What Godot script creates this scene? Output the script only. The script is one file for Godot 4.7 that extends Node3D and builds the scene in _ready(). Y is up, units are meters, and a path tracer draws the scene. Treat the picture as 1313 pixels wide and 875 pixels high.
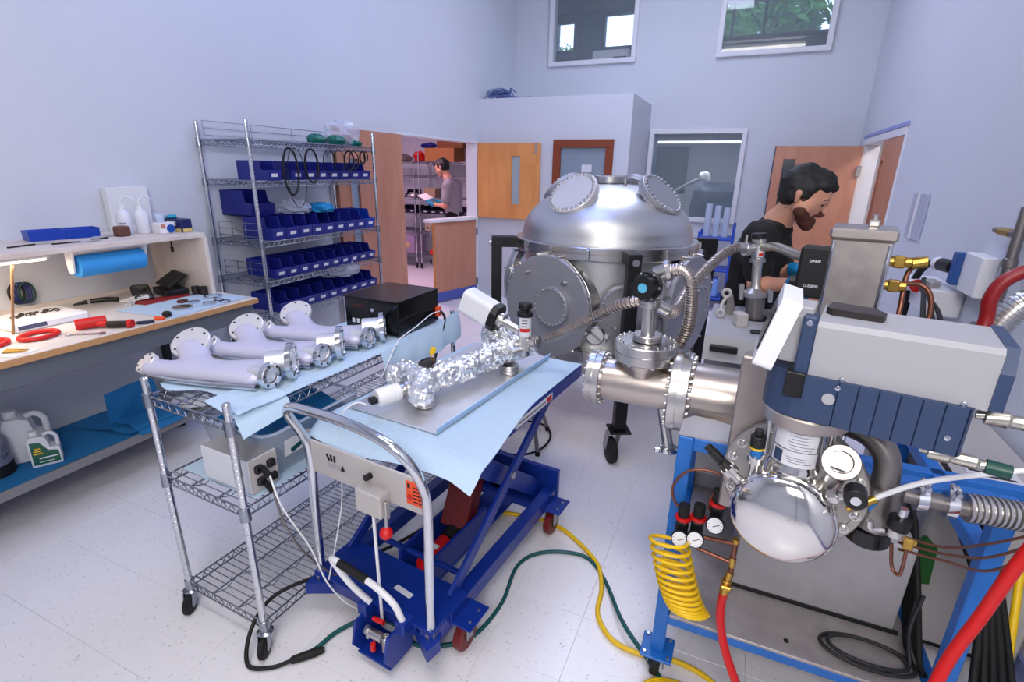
extends Node3D
# Clean-room laboratory with a vacuum chamber, carts, a workbench and two people at work.
var M := {}
var org := Vector3.ZERO      # base of the thing being built in room coordinates
var taken := {}
const RINGS := ["large thick black rubber ring", "largest thin black rubber loop", "medium thick black rubber ring", "thin black ring next to the medium ring", "thin black ring between two other thin rings", "bold black ring of hand width", "fine black ring of hand width", "small bold black ring", "smallest black ring"]
const ORD := ["first", "second", "third", "fourth", "fifth", "sixth", "seventh", "eighth", "ninth", "tenth"]
var steel_tex: NoiseTexture2D

# ---------------------------------------------------------------- naming and tree
func numbered(n: String) -> String:
	if not taken.has(n):
		taken[n] = 0
		return n
	taken[n] += 1
	return "%s_%03d" % [n, taken[n]]

func thing(called: String, label: String, category: String, at := Vector3.ZERO, turn := 0.0, group := "") -> Node3D:
	var o := Node3D.new()
	o.name = numbered(called)
	add_child(o)
	o.position = at
	o.rotation_degrees.y = turn
	o.set_meta("label", label)
	o.set_meta("category", category)
	if group != "": o.set_meta("group", group)
	org = at
	return o

func local() -> void: org = Vector3.ZERO

func S() -> SurfaceTool:
	var st := SurfaceTool.new()
	st.begin(Mesh.PRIMITIVE_TRIANGLES)
	return st

func mesh_of(st: SurfaceTool) -> ArrayMesh:
	st.generate_normals()
	return st.commit()

# one named part; a child of a thing is moved back by org so that it can be built in room coordinates
func part(parent: Node3D, called: String, st: SurfaceTool, m: Material, stuff := false) -> MeshInstance3D:
	return part_mesh(parent, called, mesh_of(st), m, stuff)

func part_mesh(parent: Node3D, called: String, me: Mesh, m: Material, stuff := false) -> MeshInstance3D:
	var o := MeshInstance3D.new()
	o.name = called
	o.mesh = me
	o.material_override = m
	parent.add_child(o, true)
	if parent.get_parent() == self and not (parent is MeshInstance3D): o.position = -org
	if stuff: o.set_meta("kind", "stuff")
	return o

func solo(called: String, label: String, category: String, st: SurfaceTool, m: Material, group := "") -> MeshInstance3D:
	var o := MeshInstance3D.new()
	o.name = numbered(called)
	o.mesh = mesh_of(st)
	o.material_override = m
	add_child(o)
	o.set_meta("label", label)
	o.set_meta("category", category)
	if group != "": o.set_meta("group", group)
	return o

func struct(called: String, st: SurfaceTool, m: Material, label := "", category := "") -> MeshInstance3D:
	var o := MeshInstance3D.new()
	o.name = called
	o.mesh = mesh_of(st)
	o.material_override = m
	add_child(o, true)
	o.set_meta("kind", "structure")
	if label != "":
		o.set_meta("label", label)
		o.set_meta("category", category)
	return o

func copy_of(root: Node3D, at: Vector3, turn := 0.0, label := "") -> Node3D:
	var r: Node3D = root.duplicate()
	r.name = numbered(String(root.name).rstrip("0123456789").rstrip("_"))
	add_child(r)
	r.position = at
	r.rotation_degrees.y = turn
	if label != "": r.set_meta("label", label)
	return r

# ---------------------------------------------------------------- shapes
func tri(st: SurfaceTool, a: Vector3, b: Vector3, c: Vector3, out: Vector3) -> void:
	if (b - a).cross(c - a).dot(out) > 0.0:
		st.add_vertex(a); st.add_vertex(c); st.add_vertex(b)
	else:
		st.add_vertex(a); st.add_vertex(b); st.add_vertex(c)

func quad(st: SurfaceTool, a: Vector3, b: Vector3, c: Vector3, d: Vector3, out: Vector3) -> void:
	tri(st, a, b, c, out)
	tri(st, a, c, d, out)

# box with chamfered edges; centre, size
func bx(st: SurfaceTool, c: Vector3, s: Vector3, bev := 0.0, b := Basis.IDENTITY) -> void:
	st.set_smooth_group(-1)
	var h := s * 0.5
	if bev <= 0.0:
		for ax in 3:
			for sg in [-1.0, 1.0]:
				var n := Vector3.ZERO
				n[ax] = sg
				var u := Vector3.ZERO
				u[(ax + 1) % 3] = h[(ax + 1) % 3]
				var v := Vector3.ZERO
				v[(ax + 2) % 3] = h[(ax + 2) % 3]
				var o: Vector3 = n * h[ax]
				quad(st, c + b * (o - u - v), c + b * (o + u - v), c + b * (o + u + v), c + b * (o - u + v), b * n)
		return
	var e: float = min(bev, min(h.x, min(h.y, h.z)) * 0.9)
	for ax in 3:
		var a1 := (ax + 1) % 3
		var a2 := (ax + 2) % 3
		for sg in [-1.0, 1.0]:
			var n := Vector3.ZERO
			n[ax] = sg
			var o: Vector3 = n * h[ax]
			var u := Vector3.ZERO
			u[a1] = h[a1] - e
			var v := Vector3.ZERO
			v[a2] = h[a2] - e
			quad(st, c + b * (o - u - v), c + b * (o + u - v), c + b * (o + u + v), c + b * (o - u + v), b * n)
		# edges along ax
		for s1 in [-1.0, 1.0]:
			for s2 in [-1.0, 1.0]:
				var p := Vector3.ZERO
				p[a1] = s1 * h[a1]
				p[a2] = s2 * (h[a2] - e)
				var q := Vector3.ZERO
				q[a1] = s1 * (h[a1] - e)
				q[a2] = s2 * h[a2]
				var l := Vector3.ZERO
				l[ax] = h[ax] - e
				quad(st, c + b * (p - l), c + b * (p + l), c + b * (q + l), c + b * (q - l), b * (p + q))
	for sx in [-1.0, 1.0]:
		for sy in [-1.0, 1.0]:
			for sz in [-1.0, 1.0]:
				var k := Vector3(sx, sy, sz)
				tri(st, c + b * (k * (h - Vector3(0, e, e))), c + b * (k * (h - Vector3(e, 0, e))), c + b * (k * (h - Vector3(e, e, 0))), b * k)

func box2(st: SurfaceTool, a: Vector3, b: Vector3, bev := 0.0) -> void:
	bx(st, (a + b) * 0.5, (b - a).abs(), bev)

# frame whose y axis points along d
func along(d: Vector3) -> Basis:
	var y := d.normalized()
	var r := Vector3.UP if abs(y.y) < 0.95 else Vector3.RIGHT
	var x := r.cross(y).normalized()
	return Basis(x, y, x.cross(y))

# bar of rectangular section between two points; w across (horizontal), t the other way
func bar(st: SurfaceTool, a: Vector3, b: Vector3, w: float, t: float, bev := 0.0) -> void:
	var bs := along(b - a)
	bx(st, (a + b) * 0.5, Vector3(w, a.distance_to(b), t), bev, bs)

# solid of revolution: profile of (radius, height) from the bottom axis outwards, up and back in
func lathe(st: SurfaceTool, prof: Array, at: Vector3, b := Basis.IDENTITY, n := 24, scale := 1.0) -> void:
	var grp := 10
	var last := Vector2.ZERO
	for i in prof.size() - 1:
		var p: Vector2 = prof[i] * scale
		var q: Vector2 = prof[i + 1] * scale
		var dir := q - p
		if dir.length() < 1e-7: continue
		dir = dir.normalized()
		if last != Vector2.ZERO and last.dot(dir) < 0.86: grp += 1
		last = dir
		st.set_smooth_group(grp)
		var nrm := Vector2(dir.y, -dir.x)
		for k in n:
			var t0 := TAU * k / n
			var t1 := TAU * (k + 1) / n
			var c0 := Vector3(cos(t0), 0, sin(t0))
			var c1 := Vector3(cos(t1), 0, sin(t1))
			var m := (c0 + c1).normalized()
			var out := b * (m * nrm.x + Vector3.UP * nrm.y)
			var a0 := at + b * (c0 * p.x + Vector3.UP * p.y)
			var a1 := at + b * (c1 * p.x + Vector3.UP * p.y)
			var b0 := at + b * (c0 * q.x + Vector3.UP * q.y)
			var b1 := at + b * (c1 * q.x + Vector3.UP * q.y)
			if p.x < 1e-6: tri(st, a0, b0, b1, out)
			elif q.x < 1e-6: tri(st, a0, a1, b0, out)
			else: quad(st, a0, a1, b1, b0, out)

# cylinder between two points with a small chamfer
func cyl(st: SurfaceTool, a: Vector3, b: Vector3, r: float, n := 16, ch := 0.0) -> void:
	var h := a.distance_to(b)
	var e: float = ch if ch > 0.0 else min(r, h) * 0.08
	lathe(st, [Vector2(0, 0), Vector2(r - e, 0), Vector2(r, e), Vector2(r, h - e), Vector2(r - e, h), Vector2(0, h)], a, along(b - a), n)

func cone(st: SurfaceTool, a: Vector3, b: Vector3, ra: float, rb: float, n := 16) -> void:
	lathe(st, [Vector2(0, 0), Vector2(ra, 0), Vector2(rb, a.distance_to(b)), Vector2(0, a.distance_to(b))], a, along(b - a), n)

# ring / pipe with wall
func pipe(st: SurfaceTool, a: Vector3, b: Vector3, ro: float, ri: float, n := 24) -> void:
	var h := a.distance_to(b)
	lathe(st, [Vector2(ri, 0), Vector2(ro, 0), Vector2(ro, h), Vector2(ri, h), Vector2(ri, 0)], a, along(b - a), n)

func curve_pts(ctrl: Array, per := 8, closed := false) -> PackedVector3Array:
	var out := PackedVector3Array()
	var n := ctrl.size()
	var segs := n if closed else n - 1
	for i in segs:
		var p0: Vector3 = ctrl[(i - 1 + n) % n] if (closed or i > 0) else ctrl[0] * 2.0 - ctrl[1]
		var p1: Vector3 = ctrl[i]
		var p2: Vector3 = ctrl[(i + 1) % n]
		var p3: Vector3 = ctrl[(i + 2) % n] if (closed or i + 2 < n) else ctrl[n - 1] * 2.0 - ctrl[n - 2]
		for k in per:
			var t := float(k) / per
			out.append(0.5 * ((2.0 * p1) + (p2 - p0) * t + (2.0 * p0 - 5.0 * p1 + 4.0 * p2 - p3) * t * t + (3.0 * p1 - p0 - 3.0 * p2 + p3) * t * t * t))
	if not closed: out.append(ctrl[n - 1])
	return out

# swept tube along points; radius constant or per point
func tube(st: SurfaceTool, pts, r, n := 8, closed := false, caps := true, ribbed := false) -> void:
	st.set_smooth_group(3)
	var m: int = pts.size()
	var fr := []
	var up := Vector3.UP
	for i in m:
		var d: Vector3
		if closed: d = (pts[(i + 1) % m] - pts[(i - 1 + m) % m])
		elif i == 0: d = pts[1] - pts[0]
		elif i == m - 1: d = pts[m - 1] - pts[m - 2]
		else: d = pts[i + 1] - pts[i - 1]
		if d.length() < 1e-9: d = Vector3.UP * 1e-6
		d = d.normalized()
		if i == 0: up = Vector3.UP if abs(d.y) < 0.9 else Vector3.RIGHT
		up = (up - d * up.dot(d))
		if up.length() < 1e-4: up = Vector3.RIGHT if abs(d.x) < 0.9 else Vector3.FORWARD
		up = (up - d * up.dot(d)).normalized()
		fr.append([up, d.cross(up)])
	var rings := []
	for i in m:
		var rr: float = r[i] if r is Array or r is PackedFloat32Array else r
		var ring := PackedVector3Array()
		for k in n:
			var t := TAU * k / n
			ring.append(pts[i] + (fr[i][0] * cos(t) + fr[i][1] * sin(t)) * rr)
		rings.append(ring)
	var last := m if closed else m - 1
	for i in last:
		var j := (i + 1) % m
		var c: Vector3 = (pts[i] + pts[j]) * 0.5
		if ribbed: st.set_smooth_group(20 + i % 4)
		for k in n:
			var k1 := (k + 1) % n
			quad(st, rings[i][k], rings[i][k1], rings[j][k1], rings[j][k], (rings[i][k] + rings[i][k1] + rings[j][k] + rings[j][k1]) * 0.25 - c)
	if caps and not closed:
		st.set_smooth_group(4)
		for k in n:
			var k1 := (k + 1) % n
			tri(st, pts[0], rings[0][k], rings[0][k1], pts[0] - pts[1])
			tri(st, pts[m - 1], rings[m - 1][k], rings[m - 1][k1], pts[m - 1] - pts[m - 2])

func rope(st: SurfaceTool, ctrl: Array, r: float, n := 8, per := 8) -> void:
	tube(st, curve_pts(ctrl, per), r, n)

# corrugated metal hose along a smooth path
func bellows(st: SurfaceTool, ctrl: Array, r: float, pitch := 0.009, depth := 0.004, n := 14) -> void:
	var raw := curve_pts(ctrl, 24)
	var len_at := PackedFloat32Array([0.0])
	for i in range(1, raw.size()): len_at.append(len_at[i - 1] + raw[i].distance_to(raw[i - 1]))
	var total: float = len_at[len_at.size() - 1]
	var steps := int(total / pitch) * 4
	var pts := PackedVector3Array()
	var rad := []
	var j := 0
	for i in steps + 1:
		var l: float = total * (i / 4 + [0.0, 0.50, 0.58, 0.92][i % 4]) * 4.0 / steps
		while j < raw.size() - 2 and len_at[j + 1] < l: j += 1
		var f: float = (l - len_at[j]) / max(len_at[j + 1] - len_at[j], 1e-6)
		pts.append(raw[j].lerp(raw[j + 1], clamp(f, 0.0, 1.0)))
		rad.append(r if i % 4 < 2 else r - depth)
	tube(st, pts, rad, n, false, true, true)

# polygon (x, y) extruded from z = 0 to z = depth in frame b at p
func prism(st: SurfaceTool, poly: PackedVector2Array, depth: float, p: Vector3, b := Basis.IDENTITY) -> void:
	st.set_smooth_group(-1)
	var idx := Geometry2D.triangulate_polygon(poly)
	for k in range(0, idx.size(), 3):
		var a := poly[idx[k]]
		var c := poly[idx[k + 1]]
		var d := poly[idx[k + 2]]
		tri(st, p + b * Vector3(a.x, a.y, 0), p + b * Vector3(c.x, c.y, 0), p + b * Vector3(d.x, d.y, 0), b * Vector3(0, 0, -1) * sign(depth))
		tri(st, p + b * Vector3(a.x, a.y, depth), p + b * Vector3(c.x, c.y, depth), p + b * Vector3(d.x, d.y, depth), b * Vector3(0, 0, 1) * sign(depth))
	var cw := 1.0
	var area := 0.0
	for k in poly.size():
		var a := poly[k]
		var c := poly[(k + 1) % poly.size()]
		area += a.x * c.y - c.x * a.y
	cw = sign(area)
	for k in poly.size():
		var a := poly[k]
		var c := poly[(k + 1) % poly.size()]
		var n2 := Vector2(c.y - a.y, a.x - c.x) * cw
		quad(st, p + b * Vector3(a.x, a.y, 0), p + b * Vector3(c.x, c.y, 0), p + b * Vector3(c.x, c.y, depth), p + b * Vector3(a.x, a.y, depth), b * Vector3(n2.x, n2.y, 0))

func round_rect(w: float, h: float, r: float, n := 4) -> PackedVector2Array:
	var o := PackedVector2Array()
	for q in 4:
		var c := Vector2((w * 0.5 - r) * (1 if q == 0 or q == 3 else -1), (h * 0.5 - r) * (1 if q < 2 else -1))
		for k in n + 1:
			var t := PI * 0.5 * (q + float(k) / n)
			o.append(c + Vector2(cos(t), sin(t)) * r)
	return o

# surface over a grid of points fn(u, v), u and v from 0 to 1
func sheet(st: SurfaceTool, fn: Callable, nu: int, nv: int, out := Vector3.UP) -> void:
	st.set_smooth_group(5)
	var g := []
	for i in nu + 1:
		var row := PackedVector3Array()
		for j in nv + 1: row.append(fn.call(float(i) / nu, float(j) / nv))
		g.append(row)
	for i in nu:
		for j in nv:
			quad(st, g[i][j], g[i + 1][j], g[i + 1][j + 1], g[i][j + 1], out)

# bolt heads on a circle in the plane of b.x, b.z (axis b.y)
func bolts(st: SurfaceTool, at: Vector3, b: Basis, rad: float, count: int, r: float, h: float, phase := 0.0, sides := 6) -> void:
	for k in count:
		var t := TAU * (k + phase) / count
		var p := at + b * Vector3(cos(t) * rad, 0, sin(t) * rad)
		lathe(st, [Vector2(r, 0), Vector2(r, h * 0.8), Vector2(r * 0.8, h), Vector2(0, h)], p, b, sides)

func torus(st: SurfaceTool, at: Vector3, b: Basis, rad: float, r: float, n := 24, m := 6, sq := 1.0) -> void:
	var p := PackedVector3Array()
	for k in n:
		var t := TAU * k / n
		p.append(at + b * Vector3(cos(t) * rad, 0, sin(t) * rad * sq))
	tube(st, p, r, m, true)

func text_on(parent: Node3D, s: String, size: float, at: Vector3, b: Basis, m: Material, font := "Droid Sans", bold := true) -> MeshInstance3D:
	var f := SystemFont.new()
	f.font_names = PackedStringArray([font])
	f.font_weight = 700 if bold else 400
	var t := TextMesh.new()
	t.text = s
	t.font = f
	t.font_size = 32
	t.pixel_size = size / 32.0
	t.depth = 0.0006
	var o := part_mesh(parent, "lettering", t, m)
	o.transform = Transform3D(b, o.position + at)
	return o

# ---------------------------------------------------------------- materials
func mat(c: Color, rough := 0.5, metal := 0.0, spec := 0.5) -> StandardMaterial3D:
	var m := StandardMaterial3D.new()
	m.albedo_color = c
	m.roughness = rough
	m.metallic = metal
	m.metallic_specular = spec
	return m

func noise(freq: float, seed_: int, w := 256, type := FastNoiseLite.TYPE_SIMPLEX_SMOOTH, oct := 3) -> NoiseTexture2D:
	var n := FastNoiseLite.new()
	n.seed = seed_
	n.frequency = freq
	n.noise_type = type
	n.fractal_octaves = oct
	var t := NoiseTexture2D.new()
	t.noise = n
	t.width = w
	t.height = w
	t.seamless = true
	t.generate_mipmaps = false
	return t

func ramp(t: NoiseTexture2D, offs: Array, cols: Array) -> NoiseTexture2D:
	var g := Gradient.new()
	g.offsets = PackedFloat32Array(offs)
	g.colors = PackedColorArray(cols)
	t.color_ramp = g
	return t

func tri_map(m: StandardMaterial3D, s: float, world := true) -> StandardMaterial3D:
	m.uv1_triplanar = true
	m.uv1_world_triplanar = world
	m.uv1_scale = Vector3.ONE * s
	return m

func toned(m: StandardMaterial3D, freq: float, seed_: int, lo: float, hi: float, s := 1.0, world := true) -> StandardMaterial3D:
	m.albedo_texture = ramp(noise(freq, seed_), [0.0, 1.0], [Color(lo, lo, lo), Color(hi, hi, hi)])
	return tri_map(m, s, world)

func rough_map(m: StandardMaterial3D, freq: float, seed_: int, lo: float, hi: float, s := 1.0) -> StandardMaterial3D:
	m.roughness = 1.0
	m.roughness_texture = ramp(noise(freq, seed_), [0.0, 1.0], [Color(lo, lo, lo), Color(hi, hi, hi)])
	return tri_map(m, s, false)

func wood_tex(seed_: int, dark: Color, light: Color, stretch := 14.0) -> ImageTexture:
	var w := 128
	var h := 512
	var im := Image.create(w, h, false, Image.FORMAT_RGB8)
	var n := FastNoiseLite.new()
	n.seed = seed_
	n.frequency = 0.03
	n.fractal_octaves = 4
	for x in w:
		for y in h:
			var v := n.get_noise_3d(cos(TAU * x / w) * 30.0 + y * 0.02, y / stretch, sin(TAU * x / w) * 30.0)
			v = clamp(0.5 + v * 0.9, 0.0, 1.0)
			im.set_pixel(x, y, dark.lerp(light, v))
	return ImageTexture.create_from_image(im)

func materials() -> void:
	M.wall = toned(mat(Color(0.82, 0.835, 0.87), 0.75), 0.008, 3, 0.985, 1.0, 0.35)
	M.ceiling = mat(Color(0.9, 0.9, 0.9), 0.9)
	M.white_trim = mat(Color(0.88, 0.88, 0.9), 0.5)
	M.door = mat(Color(1, 1, 1), 0.42)
	M.door.albedo_texture = wood_tex(4, Color(0.71, 0.48, 0.38), Color(0.78, 0.55, 0.45))
	tri_map(M.door, 1.1)
	M.door_orange = mat(Color(1, 1, 1), 0.4)
	M.door_orange.albedo_texture = wood_tex(9, Color(0.86, 0.57, 0.32), Color(0.92, 0.64, 0.38))
	tri_map(M.door_orange, 1.1)
	M.wood_edge = mat(Color(0.80, 0.55, 0.28), 0.5)
	M.window_wood = mat(Color(0.52, 0.24, 0.12), 0.45)
	M.ply = mat(Color(1, 1, 1), 0.6)
	M.ply.albedo_texture = wood_tex(12, Color(0.80, 0.75, 0.72), Color(0.88, 0.84, 0.81), 30.0)
	tri_map(M.ply, 0.9)
	M.steel = rough_map(mat(Color(0.78, 0.77, 0.76), 0.3, 1.0), 0.02, 21, 0.26, 0.33, 2.0)
	M.steel_soft = rough_map(mat(Color(0.80, 0.80, 0.80), 0.4, 1.0), 0.03, 22, 0.38, 0.46, 2.0)
	M.steel_door = rough_map(mat(Color(0.66, 0.66, 0.68), 0.45, 0.6), 0.03, 23, 0.40, 0.48, 1.0)
	M.steel_warm = rough_map(mat(Color(0.74, 0.70, 0.67), 0.3, 1.0), 0.02, 24, 0.28, 0.35, 2.5)
	M.mirror = mat(Color(0.86, 0.85, 0.84), 0.10, 1.0)
	M.chrome = mat(Color(0.82, 0.83, 0.85), 0.14, 1.0)
	M.wire = mat(Color(0.62, 0.64, 0.68), 0.25, 1.0)
	M.alu = rough_map(mat(Color(0.88, 0.88, 0.89), 0.4, 0.8), 0.03, 25, 0.40, 0.52, 2.0)
	M.matte_alu = mat(Color(0.80, 0.79, 0.86), 0.5, 0.35)
	M.black = mat(Color(0.028, 0.028, 0.032), 0.45)
	M.black_gloss = mat(Color(0.02, 0.018, 0.02), 0.16)
	M.rubber = mat(Color(0.03, 0.03, 0.03), 0.7)
	M.blue_lift = toned(mat(Color(0.06, 0.19, 0.56), 0.35), 0.02, 31, 0.9, 1.0, 2.0, false)
	M.blue_frame = toned(mat(Color(0.10, 0.42, 0.76), 0.4), 0.02, 32, 0.92, 1.0, 2.0, false)
	M.bin = mat(Color(0.09, 0.13, 0.50), 0.38)
	M.bin_light = mat(Color(0.06, 0.22, 0.62), 0.4)
	M.paper_blue = toned(mat(Color(0.74, 0.83, 0.90), 0.8), 0.05, 33, 0.96, 1.0, 4.0, false)
	M.paper_blue.backlight_enabled = true
	M.paper_blue.backlight = Color(0.25, 0.3, 0.35)
	M.paper_deep = mat(Color(0.10, 0.46, 0.70), 0.8)
	M.red = mat(Color(0.78, 0.06, 0.06), 0.4)
	M.red_dull = mat(Color(0.42, 0.07, 0.06), 0.4)
	M.yellow = mat(Color(0.92, 0.75, 0.05), 0.4)
	M.teal = mat(Color(0.02, 0.32, 0.33), 0.45)
	M.copper = mat(Color(0.52, 0.34, 0.28), 0.4, 0.9)
	M.brass = mat(Color(0.74, 0.60, 0.30), 0.32, 0.95)
	M.grey_box = toned(mat(Color(0.66, 0.65, 0.66), 0.5), 0.02, 34, 0.94, 1.0, 1.5, false)
	M.grey_light = mat(Color(0.64, 0.64, 0.66), 0.45)
	M.grey_panel = mat(Color(0.72, 0.70, 0.69), 0.5)
	M.slate = mat(Color(0.17, 0.24, 0.37), 0.45)
	M.white = mat(Color(0.90, 0.90, 0.91), 0.4)
	M.white_plastic = mat(Color(0.86, 0.87, 0.90), 0.35)
	M.dark_brown = mat(Color(0.13, 0.10, 0.10), 0.5)
	M.green = mat(Color(0.10, 0.34, 0.10), 0.5)
	M.green_label = mat(Color(0.05, 0.35, 0.26), 0.4)
	M.orange_label = mat(Color(0.90, 0.32, 0.14), 0.5)
	M.ink = mat(Color(0.04, 0.04, 0.05), 0.6)
	M.label = mat(Color(0.86, 0.86, 0.88), 0.5)
	M.clear = mat(Color(0.86, 0.91, 0.97, 0.30), 0.12)
	M.clear.transparency = BaseMaterial3D.TRANSPARENCY_ALPHA
	M.bag = mat(Color(0.85, 0.88, 0.95, 0.35), 0.2)
	M.bag.transparency = BaseMaterial3D.TRANSPARENCY_ALPHA
	M.glass = mat(Color(0.75, 0.82, 0.86, 0.14), 0.02)
	M.glass.transparency = BaseMaterial3D.TRANSPARENCY_ALPHA
	M.glass_grey = mat(Color(0.62, 0.68, 0.74, 0.75), 0.06)
	M.glass_grey.transparency = BaseMaterial3D.TRANSPARENCY_ALPHA
	M.white_steel = mat(Color(0.88, 0.87, 0.87), 0.42, 0.55)
	M.plate = toned(mat(Color(0.66, 0.62, 0.60), 0.4, 0.7), 0.03, 55, 0.92, 1.0, 1.5, false)
	M.nickel = mat(Color(0.78, 0.77, 0.72), 0.28, 0.9)
	M.dull = mat(Color(0.55, 0.53, 0.52), 0.38, 0.9)
	M.teal_dark = mat(Color(0.02, 0.26, 0.22), 0.4)
	M.cable = mat(Color(0.13, 0.13, 0.14), 0.55)
	M.dull_dark = mat(Color(0.25, 0.25, 0.27), 0.5, 0.5)
	M.clear_rim = mat(Color(0.80, 0.86, 0.95, 0.65), 0.2)
	M.clear_rim.transparency = BaseMaterial3D.TRANSPARENCY_ALPHA
	M.bin_tray = mat(Color(0.02, 0.24, 0.68), 0.4)
	M.foil = mat(Color(0.96, 0.96, 0.96), 0.34, 0.95)

func area_light(at: Vector3, target: Vector3, size: Vector2, c: Color, e: float, called: String) -> AreaLight3D:
	var l := AreaLight3D.new()
	l.name = called
	l.area_size = size
	l.light_color = c
	l.light_energy = e
	l.shadow_enabled = true
	l.area_range = 30.0
	l.area_attenuation = 2.0
	add_child(l)
	l.position = at
	var up := Vector3.UP if abs((target - at).normalized().y) < 0.95 else Vector3.FORWARD
	l.look_at_from_position(at, target, up)
	return l

# recessed ceiling panel: frame, glowing diffuser and the light just below it
func troffer(at: Vector3, size: Vector2, c: Color, e: float, label: String, turn := Vector3.ZERO) -> void:
	var t := thing("ceiling_light", label, "light", at)
	local()
	var st := S()
	var f := 0.04
	for s in [-1.0, 1.0]:
		bx(st, Vector3(s * (size.x * 0.5 + f * 0.5), 0, 0), Vector3(f, 0.05, size.y + 2 * f), 0.004)
		bx(st, Vector3(0, 0, s * (size.y * 0.5 + f * 0.5)), Vector3(size.x, 0.05, f), 0.004)
	part(t, "frame", st, M.white_trim)
	st = S()
	bx(st, Vector3(0, 0.01, 0), Vector3(size.x, 0.02, size.y))
	var g := mat(Color(0.9, 0.9, 0.9), 0.5)
	g.emission_enabled = true
	g.emission = c
	g.emission_energy_multiplier = 1.0
	part(t, "diffuser", st, g)
	var tgt := at + Vector3(0, -1, 0) if turn == Vector3.ZERO else turn
	area_light(at + Vector3(0, -0.04, 0), tgt, size, c, e, "panel_light")

func wall_with_holes(called: String, lo: Vector3, hi: Vector3, axis: int, holes: Array, m: Material) -> MeshInstance3D:
	# axis = direction of thickness; holes are [u0, v0, u1, v1] along the wall and up
	var u := 2 if axis == 0 else 0
	var us := [lo[u], hi[u]]
	var vs := [lo.y, hi.y]
	for h in holes:
		us.append(h[0]); us.append(h[2]); vs.append(h[1]); vs.append(h[3])
	us.sort(); vs.sort()
	var st := S()
	for i in us.size() - 1:
		for j in vs.size() - 1:
			if us[i + 1] - us[i] < 1e-4 or vs[j + 1] - vs[j] < 1e-4: continue
			var cu: float = (us[i] + us[i + 1]) * 0.5
			var cv: float = (vs[j] + vs[j + 1]) * 0.5
			var inside := false
			for h in holes:
				if cu > h[0] and cu < h[2] and cv > h[1] and cv < h[3]: inside = true
			if inside: continue
			var a := lo
			var b := hi
			a[u] = us[i]; b[u] = us[i + 1]; a.y = vs[j]; b.y = vs[j + 1]
			box2(st, a, b)
	return struct(called, st, m)

func frame_rect(st: SurfaceTool, x0: float, y0: float, x1: float, y1: float, z: float, w: float, d: float, bev := 0.004) -> void:
	box2(st, Vector3(x0, y0, z - d * 0.5), Vector3(x1, y0 + w, z + d * 0.5), bev)
	box2(st, Vector3(x0, y1 - w, z - d * 0.5), Vector3(x1, y1, z + d * 0.5), bev)
	box2(st, Vector3(x0, y0 + w, z - d * 0.5), Vector3(x0 + w, y1 - w, z + d * 0.5), bev)
	box2(st, Vector3(x1 - w, y0 + w, z - d * 0.5), Vector3(x1, y1 - w, z + d * 0.5), bev)

func window_back(n: int, x0: float, y0: float, x1: float, y1: float, m: Material) -> void:
	var st := S()
	frame_rect(st, x0, y0, x1, y1, -7.795, 0.06, 0.09)
	var w := struct("window_%d" % n, st, m)
	st = S()
	bx(st, Vector3((x0 + x1) / 2, (y0 + y1) / 2, -7.8), Vector3(x1 - x0 - 0.11, y1 - y0 - 0.11, 0.006))
	part(w, "pane", st, M.glass)

const XL := -3.42
const XR := 1.14
const ZB := -7.8
const ZF := 2.3
const HC := 4.7

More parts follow.
